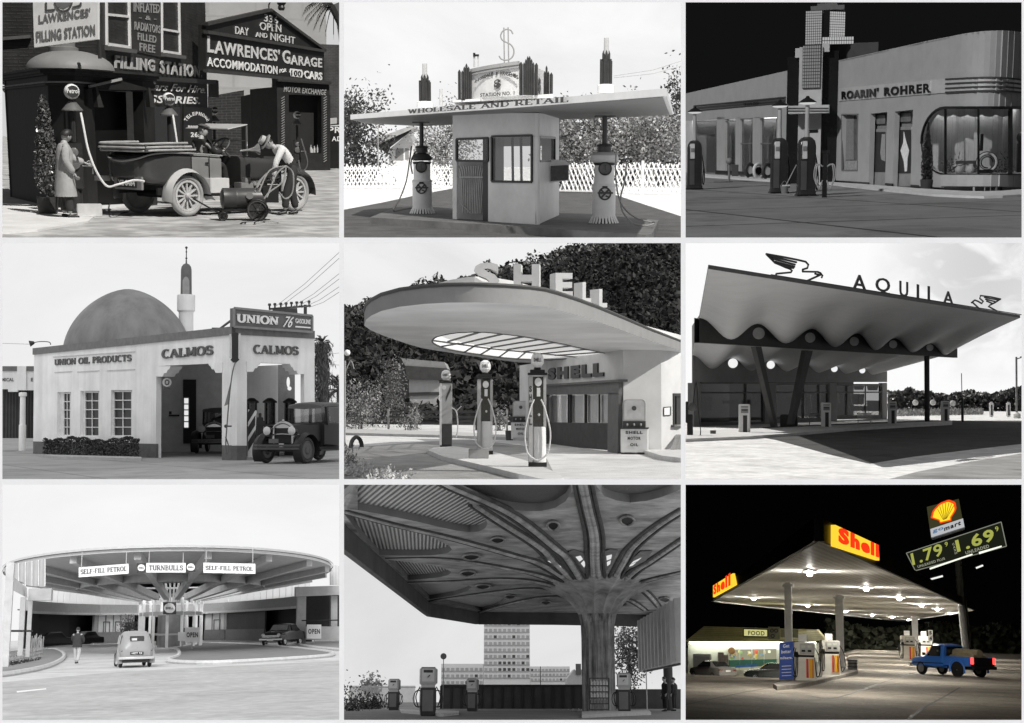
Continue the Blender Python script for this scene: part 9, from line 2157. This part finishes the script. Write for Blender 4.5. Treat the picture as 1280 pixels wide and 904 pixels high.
FRi=vface(c,can[0],can[1]);FLe=vface(c,can[3],can[0]);FRi=Face(c,can[0]+FRi.n*.13,FRi.n);FLe=Face(c,can[0]+FLe.n*.13,FLe.n)
q=MB().prism(FRi.poly([(572,160),(735,236),(737,294),(572,240)],.12),-FRi.n*.12).mk('fascia_sign',yel,stn);MB().text("Shell",*FRi.poly(((582,226),(732,283),(582,166)),.125),depth=.03,bold=.05).mk('lettering',red,q)
q=MB().prism(FLe.poly([(112,388),(186,342),(194,385),(112,432)],.12),-FLe.n*.12).mk('fascia_sign',yel,stn);MB().text("Shell",*FLe.poly(((115,423),(178,387),(115,388)),.125),depth=.03,bold=.05).mk('lettering',red,q)
def post(X,Yt,Yb,w,lab,X2=None):
 p=c.g(X2 or X,Yb);q=c.g(X,Yt,H);k_=p.y/f9;t=thing('canopy_post',lab,'post',p,'white canopy posts')
 h_=w*k_/2;MB().loft([[p+V((a*h_,b*h_,.0))for a,b in((-1,-1),(1,-1),(1,1),(-1,1))],[V((p.x+a*h_,p.y+b*h_,H-.02))for a,b in((-1,-1),(1,-1),(1,1),(-1,1))]]).mk('shaft',whp,t,bevel=.03)
 MB().box((p.x,p.y,H-.16),(h_*2.9,h_*2.9,.14)).mk('head_plate',whp,t);MB().box((p.x,p.y,.12),(h_*2.6,h_*2.6,.24)).mk('base_plate',mat('grey_base_9',(.3,.3,.3)),t);MB().bar((p.x-h_*.3,p.y-h_-.02,.3),(p.x-h_*.3,p.y-h_-.02,H-.25),.08,.05).mk('conduit',whp,t)
 return p
post(399,384,744,26,'white canopy post rising behind the blue banner');post(588,425,706,27,'white canopy post beside the right-hand pump',592);post(866,488,640,20,'white canopy post behind the cab of the blue pickup',874);post(916,497,622,17,'white canopy post farthest back behind the pickup',924)
isl=[c.g(X,Y,.16)for X,Y in((338,757),(352,766),(420,760),(500,746),(640,712),(658,706),(655,700),(610,694),(480,722),(360,748))]
struct('island',MB().prism(isl,(0,0,-.16)),mat('stained_concrete',(.3,.28,.25),.8,.25,2))
cream=mat('cream_pump_panel',(.72,.7,.64),.35,.08,3);gr9=mat('grey_pump_face',(.45,.45,.43),.35,.2,6);dk9=mat('black_pump_trim',(.015,.015,.015),.4)
def pump9():
 t=thing('fuel_pump','-','fuel pump',group='fuel pumps on the lit island')
 MB().box((0,0,.55),(1.0,.5,1.1)).mk('cabinet',cream,t,bevel=.02);MB().box((0,0,1.5),(1.0,.46,.62)).mk('head',cream,t,bevel=.03);MB().box((0,0,1.14),(.9,.42,.12)).mk('neck',dk9,t)
 f_=MB().box((.1,-.24,1.5),(.7,.02,.5)).mk('display_face',gr9,t)
 for k_,x in enumerate((-.08,.22)):MB().box((x,-.256,1.6),(.2,.01,.12)).mk('display',mat('pale_display',(.6,.62,.55),.2),f_);MB().box((x,-.256,1.4),(.18,.01,.1)).mk('display',dk9,f_)
 for x,col_,nm in((.1,(.6,.06,.03),'red_stripe'),(.24,(.85,.5,.03),'yellow_stripe'),(.36,(.75,.28,.03),'orange_stripe')):MB().box((x,-.256,.58),(.11,.012,.9)).mk(nm,mat(nm+'_paint',col_,.4,.05),t)
 h_=MB()
 for x in(-.5,-.42,.5):h_.tube(spath([(x,-.2,1.55),(x*1.35,-.35,1.1),(x*1.4,-.38,.5),(x*1.1,-.36,.18),(x*.95,-.34,.6),(x*.9,-.3,1.1)],5),.025,6)
 h_.mk('hose',dk9,t,smooth=True);MB().bar((-.44,-.3,1.1),(-.5,-.32,1.35),.07).bar((-.36,-.3,1.1),(-.42,-.32,1.35),.07).mk('nozzle',dk9,t)
 MB().box((-.05,0,2.0),(.4,.06,.34)).mk('top_card',mat('white_card',(.75,.75,.72),.5),t);MB().bar((-.05,0,1.8),(-.05,0,1.86),.05).mk('card_stem',dk9,t)
 return t
p=c.g(455,744,.16);pA9=place(pump9(),p,RAD(16),.92);pA9['label']='cream fuel pump with coloured stripes just right of the blue banner'
p=c.g(553,722,.16);dup(pA9,p,'cream fuel pump with coloured stripes beside the second canopy post',RAD(16),.95)
for X,lab in((500,'short white bollard between the two fuel pumps, left'),(517,'short white bollard between the two fuel pumps, right')):p=c.g(X,733,.16);MB().tube([p,p+V((0,0,.72))],.07,10).mk('bollard',whp,label=lab,cat='bollard',group='bollards between the fuel pumps',base=p,smooth=True)
p=c.g(387,746,.16);Fb=Face(c,p+V((0,-.3,0)),(.12,-1,0));t=thing('banner','tall blue banner with white writing tied to the first canopy post','banner',p)
b=MB().prism(Fb.poly([(361,602),(413,597),(415,738),(361,742)]),-Fb.n*.04).mk('cloth',mat('blue_banner_cloth',(.02,.06,.27),.6,.12,4),t)
lt=MB()
for s_,y,w_ in(("Get",616,12),("better",637,18),("mileage.",662,23)):lt.text(s_,*Fb.poly(((387-w_,y+6),(387+w_,y+4),(387-w_,y-7)),.005),depth=.006,bold=.02)
for y in(690,702,714,726):lt.prism(Fb.poly([(370,y),(406,y-2),(406,y),(370,y+2)],.005),Fb.n*.004)
lt.mk('lettering',mat('white_banner_print',(.7,.72,.78),.6),b)
p=c.g(637,714,.0);t=thing('waste_bin','round slatted waste bin at the right end of the pump island','bin',p);MB().lathe([(.26,0),(.28,.7),(.25,.72),(.2,.6)],p,20).mk('drum',mat('grey_bin',(.2,.2,.19),.6,.2),t,smooth=True);m=MB()
for z_ in(.1,.3,.5,.68):m.lathe([(.285,z_),(.295,z_),(.295,z_+.05),(.285,z_+.05)],p,20)
m.mk('band',dk9,t,smooth=True)
for X,D,lab in((842,118,'pale fuel pump standing far back left of the third post'),(905,122,'pale fuel pump standing far back above the pickup bonnet')):p=c.d(X,565,D);dup(pA9,(p.x,p.y,0),lab,RAD(10),1.2,'distant fuel pumps behind the pickup')
p=c.d(929,575,118);t=thing('card_sign','small white number card on the far canopy post','sign',p);MB().box(p,(.36,.06,.95)).mk('card',mat('white_card'),t);MB().text("5",p+V((-.1,-.035,.08)),p+V((.1,-.035,.08)),p+V((-.1,-.035,.38)),depth=.01,bold=.04).text("4",p+V((-.1,-.035,-.4)),p+V((.1,-.035,-.4)),p+V((-.1,-.035,-.08)),depth=.01,bold=.04).mk('lettering',dk9,t)
Ds=112;S9=Face(c,V((0,Ds,0)),(0,-1,0));zg=gz9(S9.at(250,700).x,Ds)
t=thing('shop','low convenience shop with olive mansard roof and bright posters in its windows','shop',V((S9.at(270,700).x,Ds,zg)))
a,b=S9.at(18,700),S9.at(503,700);ze=S9.at(250,597).z
MB().prism([V((a.x,Ds,zg-.2)),V((b.x,Ds,zg-.2)),V((b.x,Ds,ze)),V((a.x,Ds,ze))],(0,8,0)).mk('wall',mat('pale_shop_wall',(.6,.6,.55),.6,.08,1),t)
r0=S9.poly([(8,597),(538,597),(500,553),(70,540)],1.2);r1=[r0[0]+V((0,11,0)),r0[1]+V((0,11,0)),r0[2]+V((0,8,0)),r0[3]+V((0,8,0))];r0[2]=r0[2]+V((0,1.5,0));r0[3]=r0[3]+V((0,1.5,0))
MB().add(r0+r1,[(0,1,2,3),(4,5,6,7),(0,1,5,4),(1,2,6,5),(2,3,7,6),(3,0,4,7)]).mk('roof',mat('olive_shingle_roof',(.3,.28,.13),.8,.15,2,.3,pattern='wavez',psc=2,col2=(.23,.21,.1)),t)
m=MB().bar(S9.at(24,603,.6),S9.at(498,603,.6),.25,.12);m.mk('soffit_lamp',emit('cool_strip_lamp',(.95,1,.85),14),t)
q=MB().prism(S9.poly([(168,628),(352,626),(352,703),(168,706)],.03),(0,-.05,0)).mk('window',emit('lit_shop_window',(.62,.62,.42),.5),t)
pal=[(.75,.6,.15),(.7,.12,.08),(.85,.82,.7),(.2,.35,.5),(.3,.5,.2),(.8,.75,.35),(.6,.45,.3)]
for i in range(26):
 X=rng.uniform(172,338);Y=rng.uniform(630,664);w_=rng.uniform(6,16);h_=rng.uniform(5,13);col_=pal[i%7]
 MB().prism(S9.poly([(X,Y),(X+w_,Y),(X+w_,Y+h_),(X,Y+h_)],.09+.002*i),(0,-.002,0)).mk('poster',mat('poster_paper_%d'%(i%7),col_,.6,.3,9),q)
MB().prism(S9.poly([(166,668),(352,664),(352,690),(166,694)],.16),(0,-.04,0)).mk('window_band',mat('green_band',(.05,.16,.12),.4,.2),q);MB().prism(S9.poly([(195,688),(276,683),(276,692),(195,697)],.22),(0,-.05,0)).mk('blue_strip',mat('blue_strip',(.05,.16,.5),.4),q)
m=MB()
for X in(166,212,258,304,352):m.bar(S9.at(X,622,.14),S9.at(X,706,.14),.12,.08)
m.mk('mullion',mat('pale_mullion',(.5,.5,.45)),q)
q=MB().prism(S9.poly([(442,622),(470,622),(470,706),(442,706)],.03),(0,-.06,0)).mk('door',mat('dim_glass_door',(.2,.2,.16),.2),t)
b=MB().prism(S9.poly([(226,549),(318,552),(318,581),(226,579)],1.5),(0,-.2,0)).mk('food_sign',emit('food_sign_glow',(.75,.72,.3),.8),t);MB().text("FOOD",*S9.poly(((244,574),(306,576),(244,557)),1.72),depth=.02,bold=.03).mk('lettering',mat('dim_green_letter',(.25,.25,.08)),b);fr=MB();pp=S9.poly([(226,549),(318,552),(318,581),(226,579)],1.71)
for i in range(4):fr.bar(pp[i],pp[(i+1)%4],.12,.1,up=(0,-1,0))
fr.mk('frame',mat('dark_olive_frame',(.05,.05,.03)),b)
b=MB().prism(S9.poly([(320,542),(363,543),(363,590),(320,589)],1.5),(0,-.15,0)).mk('symbol_sign',mat('olive_sign',(.14,.14,.08)),t);m=MB()
for X,Y in((333,557),(349,557),(336,577)):m.tube([S9.at(X+6*math.cos(a_),Y+6*math.sin(a_),1.67)for a_ in[2*PI*i/14 for i in range(14)]],.06,5,closed=True)
m.mk('symbol',dk9,b)
b=MB().prism(S9.poly([(366,552),(432,554),(432,583),(366,582)],1.5),(0,-.15,0)).mk('plain_sign',mat('olive_sign'),t)
p=S9.at(72,700,1.2);b0=V((p.x,p.y,gz9(p.x,p.y)));t=thing('ice_chest','grey ice chest against the left end of the shop wall','ice chest',b0);MB().box(b0+V((0,0,.85)),(1.5,.7,1.7)).mk('box',mat('grey_chest',(.3,.3,.28),.5),t,bevel=.03);MB().box(b0+V((0,-.36,1.0)),(1.3,.03,1.0)).mk('door',mat('dim_chest_door',(.2,.2,.2)),t)
for X,w_,h_,lab in((142,.5,1.9,'grey vending box beside the shop window, left'),(160,.45,1.7,'grey vending box beside the shop window, right')):p=S9.at(X,700,.8);b0=V((p.x,p.y,gz9(p.x,p.y)));MB().box(b0+V((0,0,h_/2)),(w_,.5,h_)).mk('vending_box',mat('grey_vending',(.25,.22,.2),.5,.3,4),label=lab,cat='vending machine',base=b0,bevel=.03)
p=S9.at(182,633,.3);MB().lathe([(.3,0),(.3,.05),(0,.05)],p,20,(0,-1,0)).mk('round_badge',mat('brown_badge',(.2,.1,.04)),label='round brown badge in the top corner of the shop window',cat='sign',base=p)
tyre9=mat('black_tyre_9',(.015,.015,.015),.85);rim9=mat('grey_wheel',(.35,.35,.34),.35,.1,metal=.5);gl9=mat('dark_auto_glass',(.012,.014,.016),.06,.1,spec=.8)
def saloon9(lab,pm,tail):
 t=thing('parked_car',lab,'car')
 secs=[csec(-2.2,.42,.9,.92,.78,.74,.6),csec(-2.1,.32,.95,.98,.84,.8,.66),csec(-1.5,.3,.97,1.02,.86,.83,.68),csec(-.85,.28,.97,1.4,.87,.83,.58),csec(.3,.28,.95,1.42,.87,.83,.58),csec(1.0,.28,.92,.97,.87,.82,.66),csec(1.9,.3,.8,.84,.83,.78,.62),csec(2.2,.4,.66,.69,.72,.68,.5)]
 MB().loft(secs).mk('body',pm,t,smooth=True,sharp=50)
 MB().prism([(-1.45,-.62,1.06),(-1.45,.62,1.06),(-.92,.55,1.37),(-.92,-.55,1.37)],(-.03,0,.03)).mk('rear_window',gl9,t);MB().prism([(.95,-.6,1.0),(.95,.6,1.0),(.36,.55,1.38),(.36,-.55,1.38)],(.03,0,.03)).mk('windscreen',gl9,t)
 for sy in(-1,1):
  MB().prism([(-1.1,sy*.845,1.02),(.75,sy*.845,1.0),(.3,sy*.64,1.36),(-.8,sy*.64,1.36)],(0,sy*.02,0)).mk('side_window',gl9,t);MB().box((-2.17,sy*.6,.8),(.06,.34,.13)).mk('tail_light',mat('dark_red_lens',(.2,.01,.01),.2),t);MB().box((2.12,sy*.55,.66),(.14,.3,.12)).mk('headlight',mat('clear_lens_9',(.5,.5,.48),.1),t)
  for x in(-1.35,1.35):wheel(t,(x,sy*.77,.31),.31,.2,(0,sy,0),tyre9,rim9,0,rim_r=.64)
 MB().box((-2.2,0,.52),(.14,1.6,.2)).mk('bumper',pm,t,bevel=.04);MB().box((-2.26,0,.75),(.03,.4,.13)).mk('number_plate',mat('white_card'),t)
 return t
p=c.d(108,565,100);a9=saloon9('silver grey car parked tail-out before the left of the shop',mat('silver_grey_paint',(.42,.41,.39),.25,.06,2,metal=.5),1);place(a9,(p.x,p.y,gz9(p.x,p.y)),RAD(128),1.0)
p=c.d(335,565,100);b9=saloon9('dark car parked nose to the left, half hidden by the blue banner',mat('black_green_paint',(.012,.016,.014),.2,.06,2,spec=.6),0);place(b9,(p.x,p.y,gz9(p.x,p.y)),RAD(186),1.0)
t=thing('pickup_truck','bright blue pickup with red tail lights carrying a rolled tan tarpaulin','pickup');blue=mat('bright_blue_paint',(.045,.2,.72),.28,.05,2,spec=.6);dkp9=mat('black_bed_liner',(.012,.012,.012),.7)
MB().loft([csec(1.0,.42,.98,1.0,.8,.8,.7),csec(1.02,.42,.98,1.6,.82,.81,.66),csec(1.3,.42,.98,1.68,.82,.81,.66),csec(1.95,.42,.98,1.66,.82,.81,.65),csec(2.45,.42,.98,1.04,.82,.8,.68),csec(3.35,.44,.9,.94,.8,.76,.62),csec(3.55,.5,.8,.82,.74,.7,.55)]).mk('cab',blue,t,smooth=True,sharp=45)
m=MB().box((.0,.77,.8),(2.0,.1,.44)).box((0,-.77,.8),(2.0,.1,.44));m.loft([[V((x,.82,.86))for x in(0,)]*1+[V((0,0,0))]*0])if False else None
m.bar((-1.0,.79,1.02),(1.0,.79,1.02),.12,.05).bar((-1.0,-.79,1.02),(1.0,-.79,1.02),.12,.05);m.mk('bed_side',blue,t,bevel=.02)
MB().box((0,0,.62),(2.0,1.5,.08)).mk('bed_floor',dkp9,t);MB().box((-1.0,0,.8),(.08,1.56,.46)).mk('tailgate',mat('dark_tailgate',(.015,.016,.02),.5),t);MB().box((.97,0,.8),(.06,1.5,.44)).mk('bed_front',dkp9,t)
for sy in(-1,1):
 rings=[]
 for a in range(195,-20,-13):
  ra=RAD(a);rings.append([V((.46*math.cos(ra),sy*.81,.36+.46*math.sin(ra))),V((.56*math.cos(ra),sy*.855,.36+.56*math.sin(ra))),V((.6*math.cos(ra),sy*.82,.36+.6*math.sin(ra)))])
 MB().loft(rings,caps=False,closed=False).mk('wheel_flare',blue,t,smooth=True)
 for x in(0,2.75):wheel(t,(x,sy*.72,.36),.36,.22,(0,sy,0),tyre9,rim9,0,rim_r=.58)
 MB().lathe([(.42,-.02),(.42,.02),(0,.02)],(0,sy*.81,.38),20,(0,sy,0)).mk('wheel_well',dkp9,t)
 MB().box((-1.03,sy*.74,.86),(.08,.15,.34)).mk('tail_light',emit('tail_light_glow',(1,.10,.05)if sy>0 else(1,.06,.05),2.6),t)
 MB().prism([(1.22,sy*.815,1.02),(2.2,sy*.815,1.02),(1.9,sy*.69,1.56),(1.28,sy*.7,1.58)],(0,sy*.02,0)).mk('side_window',gl9,t);MB().box((3.52,sy*.58,.74),(.1,.26,.16)).mk('headlight',mat('clear_lens_9'),t);MB().box((2.3,sy*.95,1.12),(.1,.16,.14)).mk('wing_mirror',dkp9,t)
MB().prism([(1.0,-.58,1.06),(1.0,.58,1.06),(1.04,.54,1.54),(1.04,-.54,1.54)],(-.03,0,0)).mk('rear_window',gl9,t);MB().prism([(2.42,-.62,1.08),(2.42,.62,1.08),(2.02,.56,1.6),(2.02,-.56,1.6)],(.03,0,.02)).mk('windscreen',gl9,t)
MB().box((-1.12,0,.5),(.14,1.6,.16)).mk('rear_bumper',mat('dark_bumper_9',(.05,.05,.05),.3,metal=.5),t,bevel=.02);MB().box((3.62,0,.52),(.12,1.55,.16)).mk('front_bumper',mat('pale_bumper_9',(.4,.4,.38),.3,metal=.5),t,bevel=.02);MB().box((1.2,0,.46),(4.2,1.1,.14)).mk('chassis',dkp9,t);MB().bar((1.0,.83,.66),(3.3,.83,.64),.02,.04).mk('side_trim',dkp9,t)
wr_=c.g(1038,731);th9=RAD(129);lf_=V((-math.sin(th9),math.cos(th9),0));ax9=wr_-lf_*.72
place(t,(ax9.x,ax9.y,0),th9,1.08)
Rz=Matrix.Rotation(th9,3,'Z');tb_=MB();tm9=mat('tan_tarpaulin',(.36,.3,.19),.9,.2,3,.4)
for y,z_,r_ in((-.25,.92,.24),(.25,.95,.26),(.0,1.22,.24)):
 tb_.tube([(x,y+.05*math.sin(x*3+y),z_+.04*math.sin(x*4))for x in[-.8+i*.17 for i in range(11)]],[r_*(.85+.25*rng.random())for _ in range(11)],12)
tb_.v=[V((ax9.x,ax9.y,0))+Rz@(p*1.08)for p in tb_.v];tb_.mk('rolled_tarpaulin',tm9,label='rolled tan tarpaulins heaped in the bed of the blue pickup',cat='tarpaulin',base=V((ax9.x,ax9.y,.7)),smooth=True)
pb=c.d(1062,565,100);t=thing('price_sign','tall pole sign with glowing scallop emblem above a tilted price board','sign',(pb.x,pb.y,0))
k_=100/f9;q1=c.d(1036,330,97)
MB().tube([V((pb.x,pb.y,0)),V((pb.x-.25,pb.y,c.hz(pb,440))),V((pb.x-.35,pb.y,c.hz(pb,225)))],12*k_,12).mk('pole',mat('grey_steel_pole',(.3,.3,.3),.5),t,smooth=True);MB().tube([V((pb.x+.3,pb.y+.3,0)),V((pb.x+.0,pb.y+.3,c.hz(pb,330)))],5*k_,8).mk('conduit',mat('dark_conduit',(.05,.05,.05)),t)
P9=Face(c,c.d(1025,245,98),(0,-1,0))
MB().prism(P9.poly([(916,92),(1035,62),(1055,170),(932,210)]),(0,.4,0)).mk('emblem_panel',emit('olive_panel_glow',(.045,.043,.018),1),t)
Sx,Sy=978,112
def sh(r_,X_,Y_,n_=26):
 out=[]
 for i in range(n_+1):
  a_=PI*i/n_*1.16-PI*.08;sc=1+.05*abs(math.cos(a_*4.5));dx,dy=r_*1.06*math.cos(a_)*sc,-r_*math.sin(a_)*sc;out.append((X_+dx*.97+dy*(-.23),Y_+dy*.97+dx*(-.23)))
 for dx,dy in((-.55,.62),(-.5,.88),(.5,.88),(.55,.62)):out.append((X_+r_*dx*.97-r_*dy*(-.23)*-1*0+r_*dy*.2,Y_+r_*dy*.97-r_*dx*.23))
 return out
e_=MB().prism(P9.poly(sh(44,Sx,Sy),.02),(0,-.05,0)).mk('scallop_outline',emit('emblem_red',(1,.08,.01),1.0),t);MB().prism(P9.poly(sh(37,Sx,Sy+1),.09),(0,-.03,0)).mk('scallop_face',emit('emblem_yellow',(1,.72,.03),1.1),e_)
m=MB()
for k2 in range(-3,4):a_=PI/2+k2*.34;m.bar(P9.at(Sx+5+k2*-2,Sy+27+k2*1,.13),P9.at(Sx+36*math.cos(a_)+8,Sy-36*math.sin(a_)*.97-8*math.cos(a_),.13),.03,.05,up=(0,-1,0))
m.mk('scallop_rib',mat('dark_red_rib',(.5,.05,.01)),e_)
b=MB().prism(P9.poly([(928,176),(1050,136),(1056,168),(932,207)],.45),(0,-.15,0)).mk('name_panel',emit('white_panel_glow',(.9,.92,.95),.55),t);MB().text("go",*P9.poly(((937,194),(978,181),(937,180)),.61),depth=.02,bold=.03).mk('lettering',emit('blue_letter_glow',(.1,.22,.4),.8),b);MB().text("mart",*P9.poly(((980,184),(1043,160),(980,168)),.61),depth=.02,bold=.04).mk('lettering',mat('dark_maroon_letter',(.08,.01,.03)),b)
MB().prism(P9.poly([(932,208),(1056,168),(1058,178),(934,218)],.3),(0,-.2,0)).mk('ledge',mat('pale_ledge_9',(.6,.6,.58)),t)
Bq=[(838,266),(1194,149),(1214,240),(872,332)]
MB().prism(P9.poly(Bq,.5),(0,.3,0)).mk('price_board',emit('board_dark_green',(.012,.014,.008),1),t)
fr=MB();pp=P9.poly(Bq,.55)
for i in range(4):fr.bar(pp[i],pp[(i+1)%4],.06,.06,up=(0,-1,0))
fr.mk('board_frame',emit('frame_glow',(.5,.52,.42),.45),t)
dg=emit('price_digit_glow',(.62,.66,.14),.62)
m=MB();m.text("1.79",*P9.poly(((862,313),(978,273),(853,268)),.56),depth=.02,bold=.02);m.text("9",*P9.poly(((984,243),(995,239),(981,226)),.56),depth=.02,bold=.01);m.text("1.69",*P9.poly(((1030,264),(1172,218),(1020,218)),.56),depth=.02,bold=.03);m.text("9",*P9.poly(((1174,186),(1186,182),(1170,168)),.56),depth=.02,bold=.01);m.mk('price_digits',dg,t)
m=MB();m.text("UNLEADED PLUS",*P9.poly(((882,322),(984,290),(879,313)),.56),depth=.02,bold=.02);m.text("UNLEADED",*P9.poly(((1062,272),(1150,245),(1059,260)),.56),depth=.02,bold=.02)
for i,ch in enumerate("CASH"):m.text(ch,*P9.poly(((1012+i*3,238+i*11),(1020+i*3,235+i*11),(1010+i*3,230+i*11)),.56),depth=.02,bold=.02)
m.mk('small_lettering',emit('small_letter_glow',(.6,.62,.45),.5),t)
MB().prism(P9.poly([(925,322),(1085,268),(1087,273),(927,328)],.6),(0,-.1,0)).prism(P9.poly([(1110,262),(1195,238),(1196,243),(1112,270)],.6),(0,-.1,0)).mk('tube_light',emit('board_tube',(.9,.95,.8),1.2),t)
for X0,Y0,X1,Y1,lab in((1100,322,1126,312,'small bright floodlight below the right end of the price board'),(930,364,975,352,'small bright floodlight at the canopy edge below the price board')):
 a_,b_2=P9.at(X0,Y0,.3),P9.at(X1,Y1,.3);tt=thing('floodlight',lab,'lamp',lerp(a_,b_2,.5));MB().bar(a_,b_2,.1,.12).mk('lens',emit('floodlight_lens',(1,1,.95),1.0),tt);MB().bar(a_+V((0,.14,.06)),b_2+V((0,.14,.06)),.2,.2).mk('housing',dk9,tt);MB().bar(lerp(a_,b_2,.5)+V((0,.15,0)),V((pb.x-.3,pb.y,lerp(a_,b_2,.5).z+.2)),.06).mk('arm',dk9,tt)
pts=[]
a_,b_2=c.d(540,565,190),c.d(1300,565,200)
for i in range(4500):
 q=lerp(a_,b_2,rng.random());h_=3.5+2.5*noise.noise(V((q.x*.12,1,2)));pts.append(V((q.x,q.y+rng.uniform(-3,3),rng.uniform(-1.5,h_))))
MB().leaves(pts,1.1,rng,.6).mk('treeline',mat('night_foliage',(.05,.055,.035),.7,.5,.4),kind='stuff')
sky_box(c,emit('sky_black',(.3,.3,.3),.002),emit('sky_black',(.3,.3,.3),.002))
def tops(col):return[o for o in col.objects if o.parent is None and o.type in('MESH','EMPTY','LIGHT')]
for c in CELLS:
 for o in tops(c.col):o.matrix_world=c.M@o.matrix_basis
 if hasattr(c,'sky'):c.sky.matrix_world=c.M@c.sky.matrix_basis
bpy.context.view_layer.update()
for c in CELLS:
 u0,v0,u1,v1=c.box;e=.7
 cor=[V(((u-640)/FPX,1,(452-v)/FPX))for u,v in((u0-e,v1+e),(u1+e,v1+e),(u1+e,v0-e),(u0-e,v0-e))]
 planes=[]
 cen=sum(cor,V((0,0,0)))/4
 for i in range(4):
  n=cor[i].cross(cor[(i+1)%4]).normalized()
  if n.dot(cen)>0:n=-n
  planes.append(n)
 for o in list(c.col.objects):
  if o.type!='MESH':continue
  mw=o.matrix_world
  bb=[mw@V(b)-CAM for b in o.bound_box]
  cut=[n for n in planes if any(p.dot(n)>0 for p in bb)]
  if not cut:continue
  if any(all(p.dot(n)>0 for p in bb)for n in cut):
   o['gone']=1;continue
  if o.data.users>1:o.data=o.data.copy()
  bm=bmesh.new();bm.from_mesh(o.data);inv=mw.inverted();co=inv@CAM
  for n in cut:
   ln=(mw.to_3x3().transposed()@n).normalized()
   bmesh.ops.bisect_plane(bm,geom=bm.verts[:]+bm.edges[:]+bm.faces[:],plane_co=co,plane_no=ln,clear_outer=True,dist=1e-5)
  if not bm.faces:o['gone']=1
  bm.to_mesh(o.data);bm.free()
 for o in[o for o in c.col.objects if o.get('gone')]:
  if not o.children:bpy.data.objects.remove(o)
 for o in[o for o in c.col.objects if o.type=='EMPTY' and not o.children]:bpy.data.objects.remove(o)
us=[(-2,3),(424,430),(851,857),(1277,1282)]
vs_=[(-2,3),(297,304),(599,606),(900,906)]
wp=mat('white_partition_paint',.82,.6,.03,2)
P=lambda u,v,y:CAM+V(((u-640)/FPX,1,(452-v)/FPX))*y
mb=MB();y0,y1=12.5,15.0
def wedge(ua,va,ub,vb):
 a=[P(u,v,y0)for u,v in((ua,vb),(ub,vb),(ub,va),(ua,va))];b=[P(u,v,y1)for u,v in((ua,vb),(ub,vb),(ub,va),(ua,va))]
 mb.add(a+b,[(0,1,2,3),(7,6,5,4),(0,4,5,1),(1,5,6,2),(2,6,7,3),(3,7,4,0)])
for ua,ub in us:
 for(a,b),(c_,d_)in zip(vs_,vs_[1:]):wedge(ua,b,ub,c_)
for va,vb in vs_:wedge(us[0][0],va,us[-1][1],vb)
mb.mk('display_case',wp,label='white partition walls of the nine compartments that hold the stations',cat='display case',coll=GEN)
mb=MB();yy=y0+.01;o0=P(-1.5,-1.5,yy);o1=P(1281.5,905.5,yy)
mb.prism([(-60,yy,0),(o0.x,yy,0),(o0.x,yy,40),(-60,yy,40)],(0,-.02,0));mb.prism([(o1.x,yy,0),(60,yy,0),(60,yy,40),(o1.x,yy,40)],(0,-.02,0))
mb.prism([(o0.x,yy,o0.z),(o1.x,yy,o0.z),(o1.x,yy,40),(o0.x,yy,40)],(0,-.02,0));mb.prism([(o0.x,yy,0),(o1.x,yy,0),(o1.x,yy,o1.z),(o0.x,yy,o1.z)],(0,-.02,0))
mb.mk('gallery_wall',wp,kind='structure',coll=GEN)
MB().quad((-2000,-2000,0),(2000,-2000,0),(2000,yy,0),(-2000,yy,0)).mk('ground',mat('gallery_floor',.35,.7,.1,.3),kind='structure',coll=GEN)
cam=bpy.data.cameras.new('camera');co=bpy.data.objects.new('camera',cam);scene.collection.objects.link(co)
cam.sensor_width=36;cam.lens=36*FPX/1280;cam.clip_end=3000;cam.clip_start=.1
co.location=CAM;co.rotation_euler=(PI/2,0,0);scene.camera=co
w=bpy.data.worlds.new('World');scene.world=w;w.use_nodes=True
nt=w.node_tree;bg=nt.nodes['Background'];sk=nt.nodes.new('ShaderNodeTexSky');sk.sky_type='NISHITA';sk.sun_disc=False
sk.sun_elevation=RAD(45);sk.sun_rotation=RAD(200)
nt.links.new(sk.outputs[0],bg.inputs[0]);bg.inputs[1].default_value=.06
l=bpy.data.lights.new('sun','SUN');l.energy=3.0;l.angle=RAD(.5);l.color=(1,.97,.93)
o=bpy.data.objects.new('sun',l);GEN.objects.link(o);o.rotation_euler=(RAD(50),0,RAD(-20));o.location=(0,-10,40)
o.light_linking.receiver_collection=GEN;o.light_linking.blocker_collection=GEN
scene.view_settings.view_transform='Standard';scene.view_settings.look='None';scene.view_settings.exposure=0;scene.view_settings.gamma=1
scene.view_settings.use_curve_mapping=False
scene.render.engine='CYCLES'
scene.cycles.use_denoising=True
scene.cycles.max_bounces=8;scene.cycles.transparent_max_bounces=12
scene.cycles.caustics_reflective=False;scene.cycles.caustics_refractive=False
